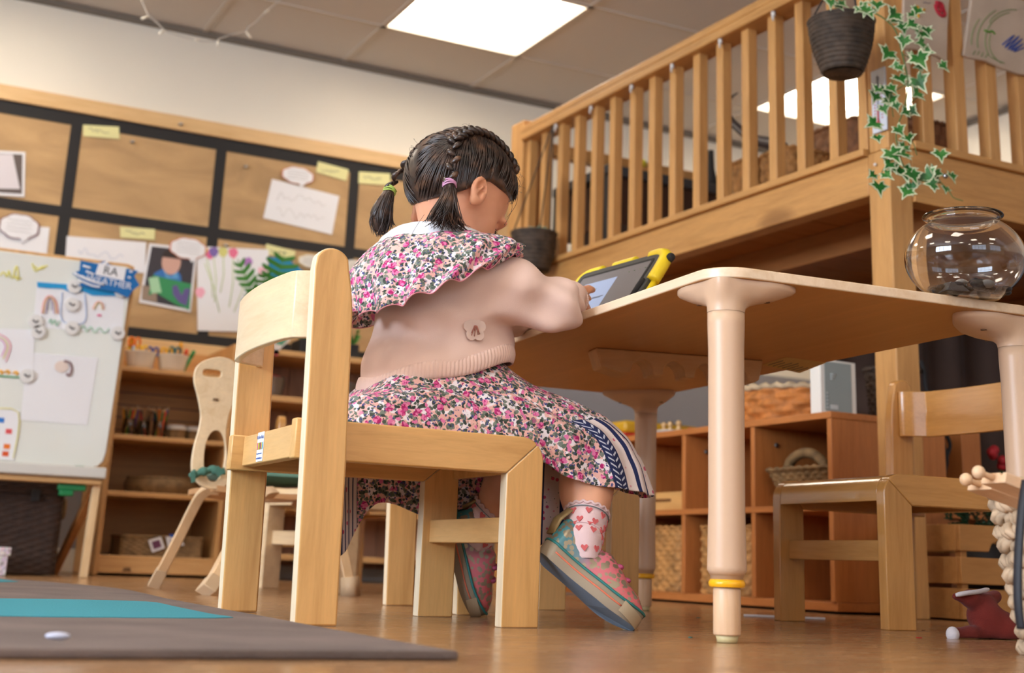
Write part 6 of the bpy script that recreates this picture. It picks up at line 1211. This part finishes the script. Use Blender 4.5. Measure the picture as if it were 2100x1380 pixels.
SKC=[[(.900,1.893,.395),(.965,1.893,.348),(1.050,1.893,.312),(1.092,1.893,.286),(1.118,1.893,.250),(1.124,1.893,.205)],
[(.885,1.845,.395),(.950,1.830,.348),(1.040,1.806,.314),(1.086,1.796,.288),(1.110,1.782,.242),(1.128,1.772,.188)],
[(.850,1.820,.392),(.905,1.792,.345),(.985,1.766,.310),(1.044,1.747,.278),(1.074,1.738,.238),(1.088,1.733,.194)],
[(.810,1.818,.390),(.828,1.784,.344),(.895,1.754,.306),(.955,1.740,.276),(.972,1.734,.237),(.982,1.730,.203)],
[(.775,1.822,.385),(.772,1.782,.330),(.790,1.755,.308),(.815,1.747,.286),(.832,1.742,.268),(.842,1.740,.253)],
[(.752,1.840,.375),(.704,1.806,.318),(.668,1.780,.302),(.657,1.768,.284),(.653,1.760,.268),(.650,1.757,.253)],
[(.742,1.893,.370),(.692,1.893,.312),(.640,1.893,.295),(.632,1.893,.278),(.628,1.893,.266),(.626,1.893,.253)],
[(.752,1.946,.375),(.708,1.982,.318),(.690,2.025,.296),(.735,2.090,.272),(.752,2.118,.190),(.760,2.122,.086)],
[(.760,1.998,.385),(.770,2.022,.332),(.800,2.060,.300),(.820,2.102,.270),(.826,2.120,.215),(.830,2.122,.172)],
[(.790,1.998,.390),(.830,2.016,.336),(.880,2.050,.308),(.925,2.092,.270),(.945,2.108,.205),(.955,2.110,.145)],
[(.825,1.986,.392),(.890,1.998,.344),(.990,2.016,.322),(1.045,2.030,.280),(1.056,2.040,.232),(1.060,2.042,.195)],
[(.885,1.942,.395),(.950,1.960,.348),(1.040,1.978,.314),(1.090,1.984,.288),(1.114,1.984,.250),(1.120,1.984,.205)]]
skf=keyed(SKC)
def skirt_fn(u,v):
    p=skf(u,v); e=np.array(skf(u+.004,v))-np.array(skf(u-.004,v)); w_=np.array(skf(u,min(1,v+.02)))-np.array(skf(u,max(0,v-.02))); n_=np.cross(e,w_); n_/=np.linalg.norm(n_)+1e-9
    if np.dot(n_,p-np.array((.85,1.893,.2)))<0: n_=-n_
    fold=.0035*sin(2*PI*u*26+1.5*sin(v*4+u*30))*(.35+.65*abs(v-.25))+.0022*sin(2*PI*u*11+6*v)+.0025*sin(40*v-50*u)*v*(1-v)
    fold*=min(1,max(0,(v-.12)/.25))
    seat=1 if not (.36<u<.56 and v>.6) else .3
    return tuple(p+n_*fold*seat)
skirt=surf('dress_skirt',skirt_fn,288,56,floral('floral_skirt',[(.575,.600,.600,.632,.55),(.186,.209,.090,.186,.50),(.440,.470,.470,.4705,.8)]),girl,True,lambda u,v:(u,v*.24),.0016)
# side panel of the skirt: navy leaf band and striped gusset opening at the knee
def panel(u,v):
    a=np.array(skirt_fn(.108-.03*u,.46+.54*v)); o=np.array((.0015+.012*u*v*v, -.0025-.008*u*v, -.014*u*v*v+.003*sin(PI*u))); return tuple(a+o)
STP=mat('striped_gusset',(228,212,206),.85); t=NT(STP); u_=t.n('ShaderNodeUVMap'); sx=t.n('ShaderNodeSeparateXYZ'); t.l(u_.outputs[0],sx.inputs[0]); fs_=t.n('ShaderNodeMath',_operation='MULTIPLY'); fs_.inputs[1].default_value=2.6; t.l(sx.outputs[0],fs_.inputs[0]); fr=t.n('ShaderNodeMath',_operation='FRACT'); t.l(fs_.outputs[0],fr.inputs[0])
fv=t.n('ShaderNodeTexVoronoi',Scale=78); t.l(t.coord(),fv.inputs['Vector']); c=t.mix(t.ramp(fv.outputs['Distance'],[(.18,(1,1,1)),(.24,(0,0,0))]),lin((226,208,202)),lin((204,84,116))); fv2=t.n('ShaderNodeTexVoronoi',Scale=120); t.l(t.coord(),fv2.inputs['Vector']); c=t.mix(t.ramp(fv2.outputs['Distance'],[(.10,(.7,.7,.7)),(.15,(0,0,0))]),c,lin((70,90,70)))
c=t.mix(t.ramp(fr.outputs[0],[(.0,(1,1,1)),(.24,(1,1,1)),(.25,(0,0,0))],'CONSTANT'),c,lin((22,34,82))); t.l(c,t.b.inputs['Base Color'])
def panel2(u,v):
    a=np.array((.990,1.800,.232)); b_=np.array((1.005,1.83,.215)); return tuple(np.array((.955+.075*u,1.815+.02*sin(5*u)+.05*u,.245-.155*v+.05*u*v)))
surf('striped_gusset',panel2,14,20,STP,girl,False,None,.0014)
# ---- cardigan
CAR=cloth('pink_knit',(238,206,192),.92,1300,.35,.94); k=NT(CAR)
cv=Vol((.60,1.66,.30),(1.20,2.20,.62),.0036)
def tors(c,rx,ry): return c,rx,ry
secs=[((.812,1.893,.315),.104,.110),((.820,1.893,.37),.105,.111),((.827,1.893,.42),.104,.109),((.832,1.893,.47),.099,.104),((.840,1.893,.51),.088,.098),((.848,1.893,.545),.055,.080)]
zs=np.array([s_[0][2] for s_ in secs]); 
def torso(x,y,z):
    cxx=np.interp(z.ravel(),zs,[s_[0][0] for s_ in secs]).reshape(z.shape); rx=np.interp(z.ravel(),zs,[s_[1] for s_ in secs]).reshape(z.shape); ry=np.interp(z.ravel(),zs,[s_[2] for s_ in secs]).reshape(z.shape)
    q=(np.abs((x-cxx)/rx)**2.4+np.abs((y-1.893)/ry)**2.4)**(1/2.4); d=(q-1)*np.minimum(rx,ry); return np.maximum(d,z-.548)
cv.put(torso,(.66,1.74,.30),(.99,2.05,.56),0)
cv.chain([np.array((.846,1.815,.490)),np.array((.904,1.799,.482)),np.array((.966,1.790,.464)),np.array((1.024,1.866,.490)),WR_R-np.array((.004,.006,-.001))],[.045,.044,.038,.030,.025],.02)
cv.chain([SH[1]+np.array((-.012,-.012,-.012)),EL_L+np.array((-.04,.004,.014)),EL_L,np.array((1.030,2.04,.499)),WR_L-np.array((.008,.004,-.001))],[.046,.043,.036,.028,.025],.02)
# hollow cuffs
for W,E in ((WR_R,EL_R),(WR_L,EL_L)): d=(W-E)/np.linalg.norm(W-E); cv.cap(W-d*.004,W+d*.03,.0215,.0215,.003,True)
# cut below the tilted hem, then folds
hem0=np.array((.709,0,.330)); hem1=np.array((.915,0,.398)); sl_=(hem1[2]-hem0[2])/(hem1[0]-hem0[0])
def hem_z(x): return hem0[2]+.004+sl_*(x-hem0[0])*.92
cv.put(lambda x,y,z: z-hem_z(x)+y*0,(.60,1.72,.28),(.955,2.09,.43),.004,True)
sl,(x,y,z)=cv.region((.60,1.66,.30),(1.20,2.20,.62))
fold=.0052*np.sin(80*(z-.42*(x-.8))+7*np.sin(9*y)+3*np.sin(14*x))*np.clip((z-.33)/.05,0,1)*np.clip((.50-z)/.06,0,1)*np.clip((x-.60)/.2,0.15,1)+.0022*np.sin(60*x-40*z+30*y)+.0040*np.sin(75*(x*.8+z*1.4)+10*y)*np.clip((x-.9)/.08,0,1)
cv.D[sl]+=fold.astype(np.float32)
V_,F_=cv.mesh(2); card=npmesh('cardigan',V_,F_,CAR,girl); del cv
def hemfn(u,v):
    q=2*PI*u; xx=.818; 
    for _ in range(4): z0=hem_z(xx); rx=float(np.interp(z0,zs,[s_[1] for s_ in secs])); ry=float(np.interp(z0,zs,[s_[2] for s_ in secs])); cx_=float(np.interp(z0,zs,[s_[0][0] for s_ in secs])); rr=(abs(cos(q))**2.4+abs(sin(q))**2.4)**(-1/2.4); xx=cx_+rx*rr*cos(q)
    fl_=.0012+.0007*sin(q*120)+.0030*sin(PI*v); k_=1+fl_/.105; return (cx_+rx*rr*cos(q)*k_,1.893+ry*rr*sin(q)*k_,z0+.008-.027*v+.003*sin(q*5))
surf('ribbed_hem',hemfn,720,6,CAR,girl,True,None,.003)
def nkfn(u,v):                                                # ribbed button band seen at the shoulder
    a=PY(1000+46*u,548-26*u+12*sin(3*u),1.765); return tuple(a+np.array((.003*sin(60*u)*0,-.004-.0012*sin(u*150),0))+np.array((.004,0,-.018))*v)
MB_R=MB(); WRd=(WR_R-EL_R)/np.linalg.norm(WR_R-EL_R)
for W,E,nm in ((WR_R,EL_R,'cuff'),(WR_L,EL_L,'cuff')):
    d=(W-E)/np.linalg.norm(W-E); a=W-d*.026; e1=np.cross(d,(0,0,1)); e1/=np.linalg.norm(e1); e2=np.cross(d,e1)
    surf(nm,lambda u,v: tuple(a+d*.026*v+(e1*cos(2*PI*u)+e2*sin(2*PI*u))*(.0262-.0025*v+.0007*sin(2*PI*u*40))),160,5,CAR,girl,True,None,.003)
fp_=PY(980,672,1.772); b=MB(); 
for qi,q in enumerate((.4,1.65,2.9,4.15,5.4)): b.prism([(fp_[0]+.010*cos(q)+.0085*cos(a),fp_[2]+.011*sin(q)+.0085*sin(a)) for a in [2*PI*i/14 for i in range(14)]],lambda p,r,t:(p,1.7832-t-.0003*qi,r),0,.0016)
af=b.build('flower_patch',cloth('patch_pale',(232,204,190)),card); b=MB()
for q in range(7): b.tube([(fp_[0]+.002*cos(q),1.7796,fp_[2]+.004),(fp_[0]+.007*cos(q*.9),1.7793,fp_[2]-.008+.004*sin(q))],.0007,4)
b.ball((fp_[0],1.7797,fp_[2]+.003),.0025,8,0,(1,.4,.7)); b.build('flower_stitch',mat('stitch_rust',(176,112,96),.8),af)
# ---- cape ruffle, collar and necklace
RF=[[(.897,1.893,.562),(.920,1.893,.545),(.938,1.893,.520),(.945,1.893,.490)],
[(.890,1.862,.566),(.908,1.838,.556),(.915,1.815,.545),tuple(PY(1040,522,1.80))],
[(.868,1.842,.570),(.885,1.806,.562),(.895,1.780,.546),tuple(PY(1004,546,1.757))],
[(.838,1.836,.573),(.838,1.796,.563),(.842,1.762,.540),tuple(PY(938,574,1.740)+np.array((0,0,0)))],
[(.805,1.845,.572),(.785,1.806,.558),(.768,1.778,.520),tuple(PY(862,608,1.762))],
[(.760,1.862,.567),(.726,1.840,.548),(.706,1.822,.500),tuple(PY(795,634,1.800))],
[(.748,1.893,.566),(.710,1.893,.545),(.684,1.886,.494),tuple(PY(752,646,1.872))],
[(.760,1.924,.567),(.726,1.946,.548),(.694,1.955,.494),tuple(PY(716,640,1.955))],
[(.805,1.941,.572),(.785,1.985,.555),(.760,2.022,.505),(.730,2.045,.440)],
[(.838,1.950,.573),(.838,1.992,.560),(.835,2.035,.525),(.830,2.065,.475)],
[(.868,1.944,.570),(.885,1.982,.558),(.895,2.015,.535),(.905,2.035,.505)],
[(.890,1.924,.566),(.925,1.952,.550),(.925,1.970,.530),(.935,1.980,.500)]]
rff=keyed(RF)
def ruffle_fn(u,v):
    p=rff(u,v); o=p-np.array((.84,1.893,p[2])); o/=np.linalg.norm(o)+1e-9; w_=v**1.6
    return tuple(p+o*(.0085*sin(2*PI*u*15+.8*sin(9*u))*w_+.004*sin(2*PI*u*7)*w_+.006*v)+np.array((0,0,.004*sin(2*PI*u*15+1.5)*w_)))
surf('dress_ruffle',ruffle_fn,300,30,FLO,girl,True,None,.0016)
b=MB(); e_=[ruffle_fn(i/300,1.0) for i in range(300)]; b.tube(e_,.0011,5,0,False,True); b.build('ruffle_piping',mat('pink_piping',(220,150,160),.85),girl)
COL=cloth('white_cotton',(226,228,236),.9,900)
def collar(u,v):
    q=2*PI*u; back=(.5-.5*cos(q))**1.3; p0=np.array((.834+.043*cos(q),1.893+.045*sin(q),.570+.012*back-.004*(1-back))); out=np.array((cos(q),sin(q),0))
    L_=.024+.046*back; w_=math.sin(min(1,v*1.4)*PI/2); return tuple(p0+out*(L_*w_)+np.array((0,0,.006*sin(PI*min(1,v*2))-L_*.62*v**1.4)))
surf('blouse_collar',collar,96,12,COL,girl,True,None,.004)
nk=MB(); bd=MB(); NP=[(.832+.042*cos(q),1.893+.043*sin(q),.594+.022*(.5-.5*cos(q))) for q in [2*PI*i/48 for i in range(48)]]; nk.tube(NP,.0011,5,0,False,True); nco=nk.build('necklace',mat('necklace_cord',(60,40,70),.6),girl)
for i,(cc,r) in enumerate((((230,214,222),.0042),((120,70,120),.0036),((214,176,90),.0036),((206,190,214),.0046),((90,80,96),.0036),((226,210,216),.004))):
    p=NP[(26+2*i)%48]; MB().ball((p[0]-.002,p[1]-.002,p[2]+.001),r,10).build('bead',mat('bead_%d'%i,cc,.3),nco)
# ---- socks and shoes
SOCK=cloth('sock_pink',(226,196,196),.92,1200,.3,.95); HEART=mat('heart_coral',(206,96,96),.85)
def heart(b,c,x,y,n_,s_):
    P=[(.0,-.9),(.55,-.25),(.92,.25),(.80,.68),(.42,.80),(.08,.50),(-.08,.50),(-.42,.80),(-.80,.68),(-.92,.25),(-.55,-.25)]; c=np.array(c); vs=[c+x*p*s_+y*q*s_ for p,q in P]; m=len(P); b.add([tuple(v+n_*.0007) for v in vs]+[tuple(v-n_*.001) for v in vs],[tuple(range(m)),tuple(range(2*m-1,m-1,-1))]+[(i,(i+1)%m,m+(i+1)%m,m+i) for i in range(m)])
TEAL=mat('teal_trim',(44,120,118),.5); RUBB=mat('sole_rubber',(158,142,120),.7); CORAL=mat('coral_stripe',(226,120,90),.5); TOEC=mat('glitter_toe',(186,166,136),.4,.3); BOWM=mat('pink_bow',(184,80,120),.5); SOLB=mat('sole_underside',(112,126,142),.7); HTAB=mat('gold_tab',(160,138,96),.45,.4)
UP=mat('shoe_upper',(120,160,160),.4); t=NT(UP); at=t.n('ShaderNodeAttribute'); at.attribute_name='along'; bc_=t.ramp(at.outputs['Fac'],[(.0,lin((60,130,136))),(.28,lin((110,140,150))),(.46,lin((206,110,120))),(.8,lin((214,106,110)))]); vo=t.n('ShaderNodeTexVoronoi',Scale=125,Randomness=.9); t.l(t.coord(),vo.inputs['Vector']); sp_=t.ramp(vo.outputs['Distance'],[(.44,(1,1,1)),(.50,(0,0,0))]); t.l(t.mix(sp_,bc_,lin((170,158,136))),t.b.inputs['Base Color']); mm=t.n('ShaderNodeMath',_operation='MULTIPLY'); mm.inputs[1].default_value=.75; t.l(sp_,mm.inputs[0]); t.l(mm.outputs[0],t.b.inputs['Metallic'])
def shoe(Hp,d,n_,AN,KN,side):
    w_=np.cross(n_,d); L_=.172; 
    def half(l): # half width along the sole
        t=l/L_; return .0245*(1-.0)*min(1,(t/.10+.02)**.5 if t<.10 else 1)*(1+.22*math.exp(-((t-.68)/.2)**2)-.10*math.exp(-((t-.32)/.16)**2))*(1 if t<.80 else max(.02,1-((t-.80)/.205)**2.2)**.5)
    def bot(l): t=l/L_; return .010*max(0,(t-.66)/.34)**1.7*1.0+.003*max(0,(.12-t)/.12)
    def W(l,a,h): return Hp+d*l+w_*a+n_*h
    NL=40; ls=[L_*(.5-.5*cos(PI*i/NL)) for i in range(NL+1)]; TH=.0235
    ring=lambda h,k:[W(l,half(l)*k,bot(l)+h) for l in ls]+[W(l,-half(l)*k,bot(l)+h) for l in ls[::-1][1:-1]]
    R=[ring(.0015,.90),ring(0.004,.97),ring(.012,1.03),ring(TH-.002,1.02),ring(TH,.97)]; m=len(R[0]); vs=sum(R,[]); fs=[(j*m+i,j*m+(i+1)%m,(j+1)*m+(i+1)%m,(j+1)*m+i) for j in range(4) for i in range(m)]
    tops={0:.0,1:.0}
    # upper: arches from the sole rim to the throat
    def hgt(t): return float(np.interp(t,(0,.04,.14,.24,.34,.42,.50,.62,.76,.88,.96,1),(.040,.054,.060,.054,.047,.050,.053,.046,.034,.025,.013,.004)))
    def upf(u,v):
        l=L_*(.012+.976*v); t=l/L_; q=PI*u; hh=hgt(t)*1.0; a=cos(q); hw=half(l)*.96; e=.70; return W(l,hw*math.copysign(abs(a)**e,a)*(1-.30*sin(q)**2*(1 if t<.45 else .3)),bot(l)+TH-.004+hh*sin(q)**.8)
    nu,nv=28,44; V2=np.array([upf(i/nu,j/nv) for i in range(nu+1) for j in range(nv+1)]); F2=np.array([(i*(nv+1)+j,(i+1)*(nv+1)+j,(i+1)*(nv+1)+j+1,i*(nv+1)+j+1) for i in range(nu) for j in range(nv)]); al=np.array([j/nv for i in range(nu+1) for j in range(nv+1)])
    up=npmesh('shoe',V2,F2,UP,girl,{'along':al})
    b=MB(); b.add([tuple(p) for p in vs],fs,0,True); b.add([tuple(p) for p in R[4]],[tuple(range(m))],0); b.add([tuple(p) for p in R[0]],[tuple(range(m-1,-1,-1))],1); so=b.build('sole',[RUBB,SOLB],up)
    b=MB(); b.tube([W(l,half(l)*.985,bot(l)+TH+.0015) for l in ls]+[W(l,-half(l)*.985,bot(l)+TH+.0015) for l in ls[::-1][1:-1]],.0020,6,0,False,True); b.build('teal_trim',TEAL,up)
    b=MB()
    for s_ in (-1,1): b.tube([W(l,s_*half(l)*1.035,bot(l)+.0145) for l in ls if .02<l<.80*L_],.0013,6)
    b.build('coral_stripe',CORAL,up)
    b=MB(); tl=[l for l in ls if l>.80*L_]; b.grid(lambda u,v:(lambda i: W(*i))((lambda s_:(L_*(.995-.20*abs(s_)**1.0)+.0025*(1-abs(s_)),half(L_*(.995-.20*abs(s_)))*1.06*(1 if s_>0 else -1) if abs(s_)>.02 else 0,bot(L_*.93)+.002+.0175*v))(2*u-1)),40,4); tcap=b.build('toe_bumper',TOEC,up)
    p=W(L_*.90,half(L_*.90)*1.085*side,bot(L_*.9)+.0115); p2=W(L_*.97,half(L_*.97)*1.085*side,bot(L_*.97)+.0115); xd=(p2-p)*side*0+ (d if side>0 else d); 
    if side>0: text('toe_lettering','Twinkle Toes',.0075,frame(W(L_*.895,half(L_*.895)*1.10*side+.0008,bot(L_*.9)+.0115),W(L_*.96,half(L_*.96)*1.1,0)-W(L_*.84,half(L_*.84)*1.1,0),n_),mat('toe_print',(190,110,100),.5),up,.0003)
    b=MB()
    for i in range(60):
        t=.80+.17*rng.random(); a=(rng.random()*2-1)*.8; l=L_*t; b.ball(tuple(W(l,half(l)*a*.9,bot(l)+TH-.004+hgt(t)*max(.1,1-abs(a)**2.5)**.5)),.0011,4)
    b.build('toe_glitter',mat('silver_glitter',(220,210,190),.2,.9),up)
    b=MB()
    for t in (.60,.71): 
        l=L_*t; c_=W(l,0,bot(l)+TH+hgt(t)-.002)
        for s_ in (-1,1): b.ball(tuple(c_+w_*s_*.009-n_*.005),.0075,10,0,(1.0,1.0,.6))
        b.ball(tuple(c_-n_*.004),.0045,8); b.tube([W(l,half(l)*.7*a,bot(l)+TH-.003+hgt(t)*(1-a*a*.55)) for a in np.linspace(-1,1,9)],.0045,6,0,True,False,.5)
    b.build('bow',BOWM,up)
    b=MB(); b.tube([W(-.001,0,bot(0)+TH+.012),W(-.006,0,TH+.038),W(-.001,0,TH+.060),W(.012,0,TH+.064),W(.014,0,TH+.050)],[.010,.011,.010,.009,.007],8,0,True,False,.35); b.build('heel_tab',HTAB,up)
    # sock: from inside the shoe to just above the ankle
    ax=(KN-AN)/np.linalg.norm(KN-AN); P=[Hp+d*.060+n_*.040,Hp+d*.042+n_*.062,AN+ax*.004,AN+ax*.025,AN+ax*.040]; S_=spl(P,6); rs=[np.interp(i/24,(0,.25,.5,.75,1),(.022,.027,.0285,.0300,.0325)) for i in range(25)]
    sk=MB().tube(S_,[r+.0008*sin(i*2.1) for i,r in enumerate(rs)],28,0,False); ed=AN+ax*.040; e1=np.cross(ax,(0,1,0)); e1/=np.linalg.norm(e1); e2=np.cross(ax,e1); so_=sk.build('sock',SOCK,girl)
    MB().tube([ed+(e1*cos(q)+e2*sin(q))*.0325+ax*.0015*sin(q*18) for q in [2*PI*i/108 for i in range(108)]],.0021,6,0,False,True).build('scalloped_edge',SOCK,so_)
    MB().tube([ed-ax*.006+(e1*cos(q)+e2*sin(q))*.0326 for q in [2*PI*i/60 for i in range(60)]],.0008,5,0,False,True).build('silver_thread',mat('lurex_thread',(130,150,156),.3,.6),so_)
    b=MB()
    for r_ in range(5):
        for j in range(8):
            i=3+r_*4; c_=S_[i]; q=2*PI*(j+.5*(r_%2))/8+.3; tdir=S_[i+1]-S_[i-1]; tdir/=np.linalg.norm(tdir); f1=np.cross(tdir,(0,1,0)); f1/=np.linalg.norm(f1); f2=np.cross(tdir,f1); o=f1*cos(q)+f2*sin(q); tg=np.cross(tdir,o); heart(b,c_+o*(rs[i]+.0004),tg,tdir,o,.0055)
    b.build('heart_print',HEART,so_)
    return up
shoe(HR,dR,nR,AN_R,KN_R,1); shoe(HL_,dL,nL,AN_L,KN_L,1)
# ================================================================ red soft toy by the rope basket
tv=Vol((1.46,1.50,-.004),(1.74,1.78,.16),.003); tb0=PZ(2000,1300,.04)
ta_=np.array((1.60,1.585,.0)); e_r=np.array((.886,-.46,0)); 
def TP(x,y,dep=0): p=PY(x,y,1.60); return p+np.array((.46,.886,0))*dep
tv.ell(TP(2018,1262),(.024,.028,.024),None,.0); tv.ell(TP(2048,1288),(.034,.04,.026),None,.02); tv.chain([TP(2022,1238),TP(1990,1228),TP(1958,1223)],[.013,.012,.005],.010); tv.chain([TP(2022,1236,.01),TP(2050,1224,.02)],[.014,.010],.010); tv.chain([TP(2020,1297,-.005),TP(1985,1300,-.008),TP(1952,1300,-.008)],[.014,.0105,.0102],.010)
tv.put(lambda x,y,z: (z-.0012)+0*x+0*y,(1.46,1.50,-.004),(1.74,1.78,.003),0,True)
V_,F_=tv.mesh(2); sof=thing('soft_toy','dark red plush toy with white edged ears slumped on the floor by the rope basket','soft toy',(1.60,1.59,0)); PLR=cloth('red_plush',(122,36,24),.95,500,.6,.7); npmesh('plush_body',V_,F_,PLR,sof)
WPL=cloth('white_plush',(214,206,208),.95,500,.6); 
MB().tube(spl([TP(1957,1220,-.008),TP(1975,1216,-.014),TP(2000,1213,-.014),TP(2025,1208,-.006)],5),[.0025,.003]+[.0036]*12+[.003,.002],8).build('ear_edge',WPL,sof); p=TP(1950,1300,-.009); MB().ball(tuple(p),.0112,12,0,(.8,1,1)).build('foot_tip',WPL,sof)
